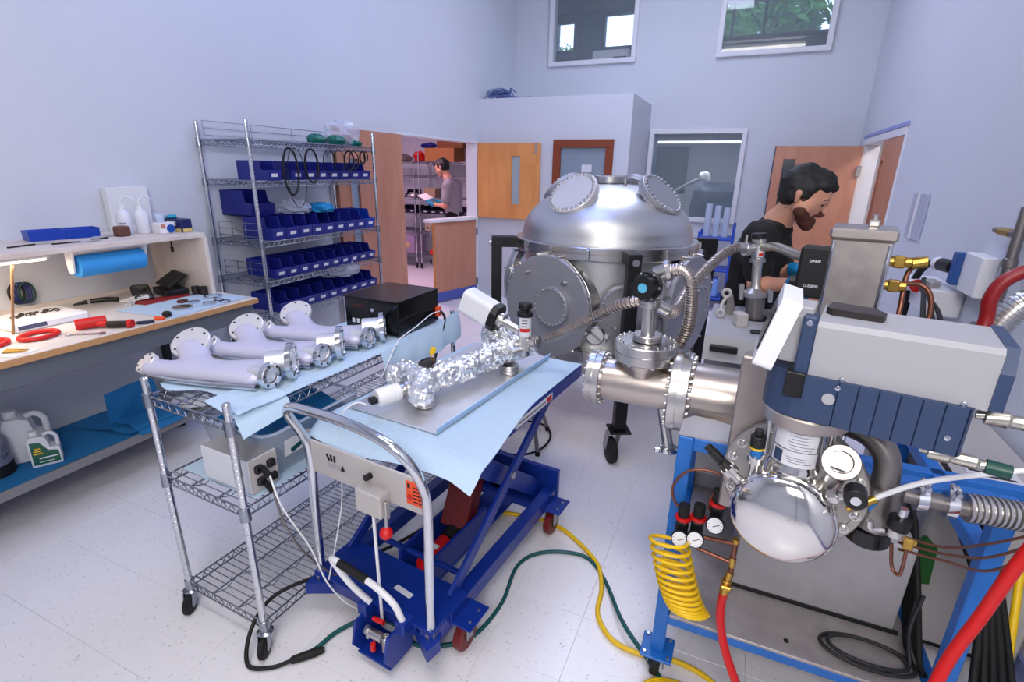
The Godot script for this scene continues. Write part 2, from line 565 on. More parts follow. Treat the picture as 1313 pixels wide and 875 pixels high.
func room() -> void:
	var st := S()
	# floor: slab, and one vinyl tile after another on it
	box2(st, Vector3(-7.2, -0.12, -11.6), Vector3(3.2, -0.004, ZF + 0.12))
	var fl := struct("floor", st, mat(Color(0.50, 0.50, 0.54), 0.5), "white speckled vinyl tile floor of the laboratory", "floor")
	var tex := Image.create(512, 512, false, Image.FORMAT_RGB8)
	tex.fill(Color(0.91, 0.905, 0.92))
	var rng := RandomNumberGenerator.new()
	rng.seed = 11
	for k in 520:
		var p := Vector2i(rng.randi_range(0, 511), rng.randi_range(0, 511))
		var d := Vector2.from_angle(rng.randf() * TAU)
		var tone := rng.randf_range(0.55, 0.80)
		var c := Color(tone, tone * 0.97, tone * 0.98)
		for q in rng.randi_range(1, 7):
			var s := p + Vector2i(d * q)
			tex.set_pixel((s.x + 512) % 512, (s.y + 512) % 512, c)
			if rng.randf() < 0.35: tex.set_pixel((s.x + 1) % 512, (s.y + 512) % 512, c)
	# one and the same vinyl for every tile
	var vinyl := mat(Color.WHITE, 0.32)
	vinyl.albedo_texture = ImageTexture.create_from_image(tex)
	tri_map(vinyl, 1.25)
	var T := 0.3048
	var tm := S()
	bx(tm, Vector3(0, -0.0025, 0), Vector3(T - 0.0007, 0.005, T - 0.0007), 0.0008)
	var tile := mesh_of(tm)
	var rest := S()
	var count := 0
	for j in 33:
		for i in 15:
			var c := Vector3(XL + 0.06 + T * (i + 0.5) - 0.06, 0, 0.35 - T * j)
			if c.x + T * 0.5 > XR + 0.1 or c.z < ZB: continue
			if count < 300 and c.z < -0.55 and not (c.x < -2.9 and c.z < -2.2):
				var o := part_mesh(fl, "tile", tile, vinyl)
				o.position = c
				count += 1
			else:
				bx(rest, c + Vector3(0, -0.0025, 0), Vector3(T - 0.0007, 0.005, T - 0.0007), 0.0008)
	for j in 8:
		for i in 15: bx(rest, Vector3(XL + T * (i + 0.5), -0.0025, 0.35 + T * (j + 1)), Vector3(T - 0.0007, 0.005, T - 0.0007), 0.0008)
	# tiles of the storage room and the rooms beyond
	for j in 16:
		for i in 11: bx(rest, Vector3(XL - T * (i + 0.5), -0.0025, -3.8 - T * j), Vector3(T - 0.0007, 0.005, T - 0.0007), 0.0008)
	part(fl, "far_tiles", rest, vinyl, true)
	st = S()
	box2(st, Vector3(-7.2, HC, -11.6), Vector3(3.2, HC + 0.12, ZF + 0.12))
	struct("ceiling", st, M.ceiling)
	# walls with thickness
	wall_with_holes("wall_left", Vector3(XL - 0.14, 0, ZB - 0.14), Vector3(XL, HC, ZF + 0.12), 0, [[-6.53, -0.1, -4.74, 2.06]], M.wall)
	wall_with_holes("wall_right", Vector3(XR, 0, ZB - 0.14), Vector3(XR + 0.14, HC, ZF + 0.12), 0, [[-7.43, -0.1, -5.60, 2.08]], M.wall)
	wall_with_holes("wall_back", Vector3(XL - 0.14, 0, ZB - 0.14), Vector3(XR + 0.14, HC, ZB), 2, [[-1.33, 1.12, -0.177, 2.25], [-2.85, 3.19, -1.70, 4.2], [-0.60, 3.18, 0.60, 4.2]], M.wall)
	st = S()
	box2(st, Vector3(XL - 0.14, 0, ZF), Vector3(XR + 0.14, HC, ZF + 0.12))
	struct("wall_front", st, M.wall)
	# windows of the back wall
	window_back(1, -2.90, 3.14, -1.66, 4.25, M.white_trim)
	window_back(2, -0.64, 3.13, 0.64, 4.25, M.white_trim)
	window_back(3, -1.37, 1.08, -0.13, 2.29, M.white_trim)
	# projecting vestibule (box) in the far left corner
	wall_with_holes("wall_vestibule_front", Vector3(XL, 0, -6.70), Vector3(-1.387, 2.6, -6.58), 2, [[-2.26, 1.15, -1.66, 2.02]], M.wall)
	st = S()
	box2(st, Vector3(-1.507, 0, ZB), Vector3(-1.387, 2.6, -6.70))
	struct("wall_vestibule_side", st, M.wall)
	st = S()
	box2(st, Vector3(XL, 2.48, ZB), Vector3(-1.507, 2.6, -6.70))
	struct("ceiling_vestibule", st, M.wall)
	st = S()
	frame_rect(st, -2.345, 1.07, -1.575, 2.10, -6.585, 0.095, 0.07)
	var w := struct("window_4", st, M.window_wood)
	st = S()
	bx(st, Vector3(-1.96, 1.585, -6.60), Vector3(0.60, 0.86, 0.006))
	part(w, "pane", st, M.glass_grey)
	st = S()
	bx(st, Vector3(-1.90, 1.76, -6.575), Vector3(0.13, 0.09, 0.002))
	part(w, "notice_sheet", st, M.label)
	# dark inside of the vestibule, one shelf with boxes
	# double door on the left: plain leaf folded back, split (stable) leaf on the other jamb
	leaf_doors()
	baseboards()
	beyond()

func baseboards() -> void:
	var m := mat(Color(0.42, 0.46, 0.66), 0.5)
	var st := S()
	box2(st, Vector3(XL, 0, -4.70), Vector3(XL + 0.012, 0.10, ZF), 0.003)
	struct("baseboard_left", st, m)
	st = S()
	box2(st, Vector3(-1.385, 0, ZB), Vector3(XR, 0.10, ZB + 0.012), 0.003)
	struct("baseboard_back", st, m)
	st = S()
	box2(st, Vector3(XR - 0.012, 0, -5.55), Vector3(XR, 0.10, ZF), 0.003)
	struct("baseboard_right", st, m)

func slab_with_pane(t: Node3D, b: Basis, o: Vector3, w: float, y0: float, y1: float, th: float, px0: float, px1: float, py0: float, py1: float, m: Material, pane: Material) -> void:
	# leaf in the plane b.x / up, from o; a pane opening at px0..px1, py0..py1
	var st := S()
	var add := func(x0: float, ya: float, x1: float, yb: float):
		bx(st, o + b * Vector3((x0 + x1) / 2, (ya + yb) / 2, 0), Vector3(x1 - x0, yb - ya, th), 0.0, b)
	add.call(0.0, y0, px0, y1)
	add.call(px1, y0, w, y1)
	add.call(px0, y0, px1, py0)
	add.call(px0, py1, px1, y1)
	part(t, "leaf", st, m)
	st = S()
	var bd := 0.016
	for sd in [-1.0, 1.0]:
		bx(st, o + b * Vector3(px0 - bd / 2, (py0 + py1) / 2, sd * th * 0.5), Vector3(bd, py1 - py0 + 2 * bd, 0.012), 0.003, b)
		bx(st, o + b * Vector3(px1 + bd / 2, (py0 + py1) / 2, sd * th * 0.5), Vector3(bd, py1 - py0 + 2 * bd, 0.012), 0.003, b)
		bx(st, o + b * Vector3((px0 + px1) / 2, py0 - bd / 2, sd * th * 0.5), Vector3(px1 - px0, bd, 0.012), 0.003, b)
		bx(st, o + b * Vector3((px0 + px1) / 2, py1 + bd / 2, sd * th * 0.5), Vector3(px1 - px0, bd, 0.012), 0.003, b)
	part(t, "pane_bead", st, m)
	st = S()
	bx(st, o + b * Vector3((px0 + px1) / 2, (py0 + py1) / 2, 0), Vector3(px1 - px0, py1 - py0, 0.006), 0.0, b)
	part(t, "pane", st, pane)

func leaf_doors() -> void:
	var st := S()
	# white lining of the storage opening
	box2(st, Vector3(XL - 0.15, 0, -6.555), Vector3(XL + 0.012, 2.08, -6.51), 0.004)
	box2(st, Vector3(XL - 0.15, 0, -4.765), Vector3(XL + 0.005, 2.08, -4.735), 0.004)
	box2(st, Vector3(XL - 0.15, 2.055, -6.51), Vector3(XL + 0.005, 2.08, -4.765), 0.004)
	struct("trim_1", st, M.white_trim)
	# plain leaf folded flat along the wall behind the wire rack
	var t := thing("door_leaf", "full-height pink wooden door folded back behind the wire shelving rack", "door", Vector3(XL + 0.035, 0, -4.75))
	slab_with_pane(t, Basis(Vector3(0, 0, 1), Vector3.UP, Vector3(1, 0, 0) * -1.0), Vector3(XL + 0.035, 0, -4.75), 0.98, 0.01, 2.055, 0.045, 0.70, 0.82, 0.95, 1.80, M.door, M.glass_grey)
	# upper half of the split door, flat against the vestibule
	t = thing("split_door_upper_half", "orange wooden upper door half opened flat against the white wall", "door", Vector3(-3.42, 1.09, -6.55))
	slab_with_pane(t, Basis.IDENTITY, Vector3(-3.40, 0, -6.542), 0.89, 1.10, 2.06, 0.045, 0.50, 0.62, 1.29, 1.90, M.door_orange, mat(Color(0.66, 0.72, 0.74), 0.25))
	st = S()
	for y in [1.2, 1.95]:
		st = S()
		cyl(st, Vector3(-3.402, y - 0.05, -6.518), Vector3(-3.402, y + 0.05, -6.518), 0.008, 10)
		part(t, "hinge", st, M.steel)
	st = S()
	bx(st, Vector3(-2.56, 2.00, -6.515), Vector3(0.03, 0.13, 0.02), 0.004)
	part(t, "flush_bolt", st, M.steel)
	# lower half, a little ajar, with a white ledge
	var ang := Vector3(-0.21, 0, 0.74).normalized()
	var b := Basis(ang, Vector3.UP, ang.cross(Vector3.UP))
	t = thing("split_door_lower_half", "pink wooden lower door half with white ledge, slightly ajar", "door", Vector3(-3.44, 0, -6.51))
	st = S()
	bx(st, Vector3(-3.44, 0, -6.51) + b * Vector3(0.39, 0.545, 0), Vector3(0.76, 1.05, 0.045), 0.003, b)
	part(t, "leaf", st, M.door)
	st = S()
	bx(st, Vector3(-3.44, 0, -6.51) + b * Vector3(0.772, 0.545, 0), Vector3(0.006, 1.05, 0.045), 0.0, b)
	part(t, "edge_band", st, M.wood_edge)
	st = S()
	var led := PackedVector2Array()
	for q in [[0, -0.06], [0.80, -0.06], [0.86, -0.04], [0.88, 0.04], [0.86, 0.10], [0.78, 0.13], [0, 0.13]]: led.append(Vector2(q[0], q[1]))
	prism(st, led, 0.032, Vector3(-3.44, 1.103, -6.51), Basis(b.x, b.z, Vector3.UP * -1.0))
	part(t, "ledge", st, M.white)
	st = S()
	bx(st, Vector3(-3.44, 0, -6.51) + b * Vector3(0.39, 0.08, -0.026), Vector3(0.76, 0.13, 0.006), 0.0, b)
	bx(st, Vector3(-3.44, 0, -6.51) + b * Vector3(0.39, 0.08, 0.026), Vector3(0.76, 0.13, 0.006), 0.0, b)
	part(t, "kick_strip", st, mat(Color(0.30, 0.36, 0.66), 0.5))
	st = S()
	for y in [0.2, 0.9]:
		st = S()
		bx(st, Vector3(-3.405, y, -6.50), Vector3(0.02, 0.10, 0.012), 0.002)
		part(t, "hinge", st, M.black)
	# right wall: white frame, opened leaf across the back wall, closed leaf in the frame
	st = S()
	box2(st, Vector3(XR - 0.012, 0, -7.47), Vector3(XR + 0.15, 2.10, -7.42), 0.003)
	box2(st, Vector3(XR - 0.012, 0, -5.61), Vector3(XR + 0.15, 2.10, -5.575), 0.003)
	box2(st, Vector3(XR - 0.012, 2.07, -7.42), Vector3(XR + 0.15, 2.14, -5.61), 0.003)
	struct("trim_2", st, M.white_trim)
	st = S()
	box2(st, Vector3(XR - 0.02, 2.14, -7.47), Vector3(XR + 0.01, 2.175, -5.575), 0.003)
	struct("trim_3", st, mat(Color(0.55, 0.60, 0.80), 0.5))
	t = thing("laboratory_door_open", "brown wooden door with narrow pane swung open across the back wall", "door", Vector3(1.1, 0, -7.4))
	slab_with_pane(t, Basis.IDENTITY, Vector3(0.222, 0, -7.40), 0.90, 0.01, 2.06, 0.045, 0.10, 0.23, 1.10, 1.91, M.door, mat(Color(0.16, 0.19, 0.24), 0.15))
	st = S()
	bx(st, Vector3(0.215, 1.035, -7.40), Vector3(0.012, 2.05, 0.05))
	part(t, "edge_strip", st, mat(Color(0.26, 0.25, 0.36), 0.5))
	st = S()
	bx(st, Vector3(1.115, 1.78, -7.36), Vector3(0.05, 0.12, 0.03), 0.005)
	part(t, "closer_bracket", st, M.steel)
	t = thing("laboratory_door_closed", "brown wooden door standing closed in the right wall frame", "door", Vector3(XR + 0.02, 0, -5.62))
	slab_with_pane(t, Basis(Vector3(0, 0, -1), Vector3.UP, Vector3(1, 0, 0)), Vector3(XR + 0.02, 0, -5.615), 0.81, 0.01, 2.07, 0.045, 0.62, 0.74, 1.05, 1.88, M.door, M.door)
	st = S()
	cyl(st, Vector3(XR - 0.01, 1.16, -6.36), Vector3(XR - 0.05, 1.16, -6.36), 0.018, 12)
	bx(st, Vector3(XR - 0.05, 1.16, -6.31), Vector3(0.02, 0.025, 0.13), 0.006)
	part(t, "lever_handle", st, M.steel)

# rooms that show through the openings
func beyond() -> void:
	var st := S()
	# storage room walls
	box2(st, Vector3(-6.74, 0, -8.66), Vector3(-6.6, HC, -3.6))
	struct("wall_storage_left", st, M.wall)
	st = S()
	box2(st, Vector3(-6.6, 0, -8.66), Vector3(XL - 0.14, HC, -8.52))
	struct("wall_storage_back", st, M.wall)
	st = S()
	box2(st, Vector3(-6.6, 0, -3.74), Vector3(XL - 0.14, HC, -3.6))
	struct("wall_storage_front", st, M.wall)
	st = S()
	box2(st, Vector3(-6.6, 2.75, -8.52), Vector3(XL - 0.14, 2.87, -3.74))
	struct("ceiling_storage", st, M.ceiling)
	troffer(Vector3(-5.0, 2.72, -6.3), Vector2(0.6, 1.2), Color(1.0, 0.80, 0.90), 4.5, "white ceiling light panel of the storage room")
	# corridor past the right door
	st = S()
	box2(st, Vector3(2.6, 0, -8.4), Vector3(2.72, HC, -5.0))
	struct("wall_corridor_right", st, M.wall)
	st = S()
	box2(st, Vector3(XR + 0.14, 0, -8.5), Vector3(2.6, HC, -8.38))
	struct("wall_corridor_back", st, M.wall)
	st = S()
	box2(st, Vector3(XR + 0.14, 0, -5.1), Vector3(2.6, HC, -4.98))
	struct("wall_corridor_front", st, M.wall)
	st = S()
	box2(st, Vector3(XR + 0.14, 2.6, -8.4), Vector3(2.6, 2.7, -5.0))
	struct("ceiling_corridor", st, M.ceiling)
	troffer(Vector3(1.95, 2.57, -6.7), Vector2(0.4, 1.0), Color(1.0, 0.95, 0.93), 2.0, "white ceiling light panel of the corridor")
	# laboratory behind the lower window
	var dark: StandardMaterial3D = M.wall
	st = S()
	box2(st, Vector3(-2.6, 0, -11.0), Vector3(1.2, 2.7, -10.9))
	struct("wall_rear_lab_back", st, dark)
	st = S()
	box2(st, Vector3(-2.72, 0, -11.0), Vector3(-2.6, 2.7, ZB - 0.14))
	struct("wall_rear_lab_left", st, dark)
	st = S()
	box2(st, Vector3(1.2, 0, -11.0), Vector3(1.26, 2.7, ZB - 0.14))
	struct("wall_rear_lab_right", st, dark)
	st = S()
	box2(st, Vector3(-2.7, 2.7, -11.0), Vector3(1.26, 2.82, ZB - 0.14))
	struct("ceiling_rear_lab", st, dark)
	var tl := thing("tube_light", "long bright tube light hanging behind the lower window", "light", Vector3(-0.75, 2.2, -9.2))
	st = S()
	cyl(st, Vector3(-1.9, 2.2, -9.2), Vector3(0.4, 2.2, -9.2), 0.018, 10)
	var gl := mat(Color(1, 1, 1), 0.5)
	gl.emission_enabled = true
	gl.emission = Color(0.95, 0.97, 1.0)
	gl.emission_energy_multiplier = 2.0
	part(tl, "tube", st, gl)
	st = S()
	for x in [-1.7, 0.2]: cyl(st, Vector3(x, 2.2, -9.2), Vector3(x, 2.7, -9.2), 0.008, 8)
	part(tl, "hangers", st, M.ink, true)
	area_light(Vector3(-0.75, 2.16, -9.2), Vector3(-0.75, 0.0, -9.3), Vector2(2.2, 0.1), Color(0.92, 0.96, 1.0), 1.1, "tube_area_light")
	st = S()
	box2(st, Vector3(-1.62, 0, -8.45), Vector3(-1.36, 2.7, -8.15), 0.01)
	solo("blue_column", "blue painted column standing behind the lower window", "column", st, mat(Color(0.05, 0.22, 0.62), 0.5))
	var t := thing("examination_lamp", "pale lamp on a long bent arm behind the lower window", "lamp", Vector3(-1.0, 0, -9.3))
	st = S()
	cyl(st, Vector3(-1.30, 0.0, -9.3), Vector3(-1.30, 1.25, -9.3), 0.025)
	part(t, "post", st, M.grey_light)
	st = S()
	rope(st, [Vector3(-1.30, 1.22, -9.3), Vector3(-1.15, 1.42, -9.3), Vector3(-0.95, 1.55, -9.28), Vector3(-0.74, 1.65, -9.25)], 0.03)
	part(t, "arm", st, M.grey_light)
	st = S()
	lathe(st, [Vector2(0, 0), Vector2(0.09, 0.0), Vector2(0.10, 0.03), Vector2(0.07, 0.07), Vector2(0.03, 0.10), Vector2(0, 0.11)], Vector3(-0.70, 1.66, -9.22), along(Vector3(0.5, 0.8, 0.4)), 20)
	part(t, "lamp_head", st, M.white)
	t = thing("rear_cabinet", "dark humped equipment cover behind the lower window", "equipment", Vector3(-0.5, 0, -10.2))
	st = S()
	lathe(st, [Vector2(0, 0), Vector2(0.40, 0), Vector2(0.42, 1.2), Vector2(0.38, 1.45), Vector2(0.2, 1.58), Vector2(0, 1.6)], Vector3(-0.5, 0, -9.75), Basis.IDENTITY, 24)
	part(t, "cover", st, mat(Color(0.22, 0.26, 0.34), 0.6))
	t = thing("rear_bench", "grey bench along the far wall behind the lower window", "bench", Vector3(-1.2, 0, -10.5))
	st = S()
	box2(st, Vector3(-2.4, 0.86, -10.85), Vector3(1.0, 0.92, -10.2), 0.01)
	part(t, "top", st, M.grey_panel)
	st = S()
	box2(st, Vector3(-2.35, 0.0, -10.8), Vector3(0.95, 0.86, -10.3), 0.01)
	part(t, "body", st, dark)
	st = S()
	box2(st, Vector3(-1.75, 1.35, -10.88), Vector3(-1.15, 2.2, -10.84), 0.01)
	solo("green_reflection_panel", "dark green panel standing for a reflection in the lower window", "board", st, mat(Color(0.10, 0.22, 0.14), 0.6))  # dark green patch added to stand for a reflection in the glass
	# mezzanine behind the two upper windows
	var teal := mat(Color(0.24, 0.34, 0.40), 0.6)  # dark colour paints the shade of the unlit rooms into their walls
	st = S()
	box2(st, Vector3(-4.2, 2.82, -11.2), Vector3(2.2, 2.92, ZB - 0.14))
	struct("floor_mezzanine", st, mat(Color(0.25, 0.26, 0.28), 0.8))
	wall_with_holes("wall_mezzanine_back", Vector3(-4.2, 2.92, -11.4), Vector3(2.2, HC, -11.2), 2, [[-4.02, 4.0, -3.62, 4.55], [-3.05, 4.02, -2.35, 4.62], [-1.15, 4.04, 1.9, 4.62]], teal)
	st = S()
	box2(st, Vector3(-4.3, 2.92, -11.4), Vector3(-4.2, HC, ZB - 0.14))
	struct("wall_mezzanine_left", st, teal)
	st = S()
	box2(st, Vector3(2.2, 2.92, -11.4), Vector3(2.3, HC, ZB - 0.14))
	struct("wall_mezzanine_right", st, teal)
	st = S()
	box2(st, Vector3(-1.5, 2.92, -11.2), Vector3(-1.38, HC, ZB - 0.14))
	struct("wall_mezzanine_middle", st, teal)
	var n := 5
	for h in [[-4.02, 4.0, -3.62, 4.55], [-3.05, 4.02, -2.35, 4.62], [-1.15, 4.04, 1.9, 4.62]]:
		st = S()
		frame_rect(st, h[0] - 0.03, h[1] - 0.03, h[2] + 0.03, h[3] + 0.03, -11.2, 0.06, 0.1)
		if n == 7: box2(st, Vector3(-0.72, h[1], -11.23), Vector3(-0.68, h[3], -11.18))
		if n == 7: box2(st, Vector3(-0.20, h[1], -11.23), Vector3(-0.16, h[3], -11.18))
		var w := struct("window_%d" % n, st, mat(Color(0.16, 0.24, 0.28), 0.4))
		st = S()
		bx(st, Vector3((h[0] + h[2]) / 2, (h[1] + h[3]) / 2, -11.3), Vector3(h[2] - h[0], h[3] - h[1], 0.006))
		part(w, "pane", st, M.glass)
		n += 1
	t = thing("mezzanine_cabinet", "small white office machine behind the upper left window", "machine", Vector3(-2.15, 2.92, -8.5))
	st = S()
	box2(st, Vector3(-2.42, 2.92, -8.75), Vector3(-1.86, 3.42, -8.3), 0.02)
	part(t, "body", st, M.white)
	st = S()
	box2(st, Vector3(-2.1, 3.28, -8.298), Vector3(-1.9, 3.32, -8.29), 0.002)
	part(t, "slot", st, M.ink)
	st = S()
	box2(st, Vector3(-1.2, 3.30, -9.0), Vector3(0.2, 3.36, -8.5), 0.01)
	var ledge := solo("mezzanine_counter", "pale counter top behind the upper right window", "counter", st, mat(Color(0.78, 0.74, 0.68), 0.6))
	st = S()
	box2(st, Vector3(-1.15, -0.38, 0) + Vector3(0, 3.30, -8.95), Vector3(0.15, 3.30, -8.6))
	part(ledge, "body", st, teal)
	trees()

func trees() -> void:
	# leafy trees outside the mezzanine windows
	var leaf := mat(Color(0.30, 0.52, 0.16), 0.6)
	leaf.backlight_enabled = true
	leaf.backlight = Color(0.3, 0.4, 0.1)
	var bark := mat(Color(0.20, 0.15, 0.11), 0.9)
	var spots := [[Vector3(-0.1, 0, -19.0), 1.9, 5.9, "bushy green tree outside the upper right window"], [Vector3(2.6, 0, -18.0), 1.7, 6.0, "tall green tree outside beyond the upper right window edge"], [Vector3(-8.2, 0, -20.0), 1.9, 5.4, "green tree outside the upper left window"]]
	var k := 0
	for s in spots:
		var t := thing("garden_tree", s[3], "tree", s[0], 0.0, "trees outside")
		local()
		var st := S()
		tube(st, curve_pts([Vector3.ZERO, Vector3(0.1, s[2] * 0.5, 0), Vector3(0, s[2], 0)], 6), [0.2, 0.19, 0.18, 0.17, 0.16, 0.15, 0.14, 0.13, 0.11, 0.09, 0.07, 0.05, 0.03], 8)
		part(t, "trunk", st, bark)
		st = S()
		st.set_smooth_group(-1)
		var rng := RandomNumberGenerator.new()
		rng.seed = 40 + k
		k += 1
		for i in 2000:
			var d := Vector3(rng.randfn(), rng.randfn(), rng.randfn()).normalized()
			var lump := 0.75 + 0.25 * sin(d.x * 5.0 + k) * cos(d.z * 4.0 + d.y * 3.0)
			var p: Vector3 = Vector3(0, s[2], 0) + d * Vector3(1, 0.85, 1) * s[1] * lump * sqrt(rng.randf_range(0.25, 1.0))
			var b := Basis.from_euler(Vector3(rng.randf() * TAU, rng.randf() * TAU, rng.randf() * TAU)) * 0.19
			tri(st, p + b * Vector3(-1, 0, 0), p + b * Vector3(0, 0.45, 0.2), p + b * Vector3(1, 0, 0), b.y)
			tri(st, p + b * Vector3(-1, 0, 0), p + b * Vector3(0, -0.45, 0.2), p + b * Vector3(1, 0, 0), b.y)
		part(t, "foliage", st, leaf, true)
	var g := S()
	box2(g, Vector3(-30, -0.3, -45), Vector3(30, -0.15, -11.6))
	struct("floor_ground_outside", g, mat(Color(0.25, 0.30, 0.18), 0.9))

# photographer's softbox on a stand behind the camera
func softbox(at: Vector3, aim: Vector3, e: float) -> void:
	var t := thing("studio_softbox", "large white studio softbox on a black stand behind the viewer", "light", Vector3(at.x, 0, at.z))
	var d := (aim - at).normalized()
	var b := Basis(Vector3.UP.cross(d).normalized(), d.cross(Vector3.UP.cross(d)).normalized(), d)
	var st := S()
	bx(st, at, Vector3(1.0, 1.0, 0.01), 0.0, b)
	var g := mat(Color(0.9, 0.9, 0.9), 0.5)
	g.emission_enabled = true
	g.emission = Color(1.0, 0.98, 0.96)
	part(t, "diffuser", st, g)
	st = S()
	for k in 4:
		var s := Vector2(1, 0).rotated(PI * 0.5 * k)
		var w := Vector2(-s.y, s.x)
		var p := func(u: float, v: float, z: float) -> Vector3: return at + b * Vector3(s.x * u + w.x * v, s.y * u + w.y * v, z)
		quad(st, p.call(0.51, -0.51, 0.0), p.call(0.51, 0.51, 0.0), p.call(0.08, 0.08, -0.4), p.call(0.08, -0.08, -0.4), b * Vector3(s.x, s.y, -0.5))
	part(t, "black_hood", st, M.black)
	st = S()
	cyl(st, Vector3(at.x, 0.02, at.z + 0.25), Vector3(at.x, at.y + 0.1, at.z + 0.25), 0.016, 12)
	for k in 3: cyl(st, Vector3(at.x, 0.35, at.z + 0.25), Vector3(at.x + sin(TAU * k / 3.0) * 0.4, 0.015, at.z + 0.25 + cos(TAU * k / 3.0) * 0.4), 0.01, 8)
	part(t, "stand", st, M.black)
	area_light(at + d * 0.03, aim, Vector2(1.0, 1.0), Color(1.0, 0.98, 0.96), e, "softbox_light")

const CC := Vector3(-0.865, 0, -3.56)
func dirv(deg: float) -> Vector3: return Vector3(sin(deg_to_rad(deg)), 0, cos(deg_to_rad(deg)))

# blind flange pair with a bolt circle; axis d, outer face at p
func cf_flange(parent: Node3D, p: Vector3, d: Vector3, r: float, th: float, nb: int, m: Material, bolt_m: Material, called := "flange", pair := true, hole := 0.0) -> MeshInstance3D:
	var st := S()
	var b := along(d)
	var e := 0.003
	if pair:
		var h := th * 0.5
		if hole > 0.0:
			lathe(st, [Vector2(0, -th), Vector2(r - e, -th), Vector2(r, -th + e), Vector2(r, -h - 0.0015), Vector2(r - 0.004, -h - 0.0015), Vector2(r - 0.004, -h + 0.0015), Vector2(r, -h + 0.0015), Vector2(r, -e), Vector2(r - e, 0), Vector2(hole, 0), Vector2(hole * 0.92, -0.012), Vector2(hole * 0.9, -th * 0.8), Vector2(0, -th * 0.8)], p, b, 40)
		else:
			lathe(st, [Vector2(0, -th), Vector2(r - e, -th), Vector2(r, -th + e), Vector2(r, -h - 0.0015), Vector2(r - 0.004, -h - 0.0015), Vector2(r - 0.004, -h + 0.0015), Vector2(r, -h + 0.0015), Vector2(r, -e), Vector2(r - e, 0), Vector2(0, 0)], p, b, 40)
	else:
		lathe(st, [Vector2(0, -th), Vector2(r - e, -th), Vector2(r, -th + e), Vector2(r, -e), Vector2(r - e, 0), Vector2(0, 0)], p, b, 40)
	var f := part(parent, called, st, m)
	if nb > 0:
		st = S()
		var br: float = clamp(r * 0.055, 0.0035, 0.010)
		bolts(st, p, b, r - br * 2.0, nb, br, br * 1.3)
		part(f, "bolt_circle", st, bolt_m, true)
	return f

func clamp_block(st: SurfaceTool, p: Vector3, out: Vector3, up: Vector3, s := 1.0) -> void:
	var b := Basis(up.cross(out).normalized(), up, out)
	bx(st, p, Vector3(0.026, 0.075, 0.022) * s, 0.003, b)
	bx(st, p + up * 0.03 * s - out * 0.012 * s, Vector3(0.026, 0.014, 0.03) * s, 0.002, b)
	bx(st, p - up * 0.03 * s - out * 0.012 * s, Vector3(0.026, 0.014, 0.03) * s, 0.002, b)
	cyl(st, p + up * 0.036 * s, p + up * 0.05 * s, 0.008 * s, 6)

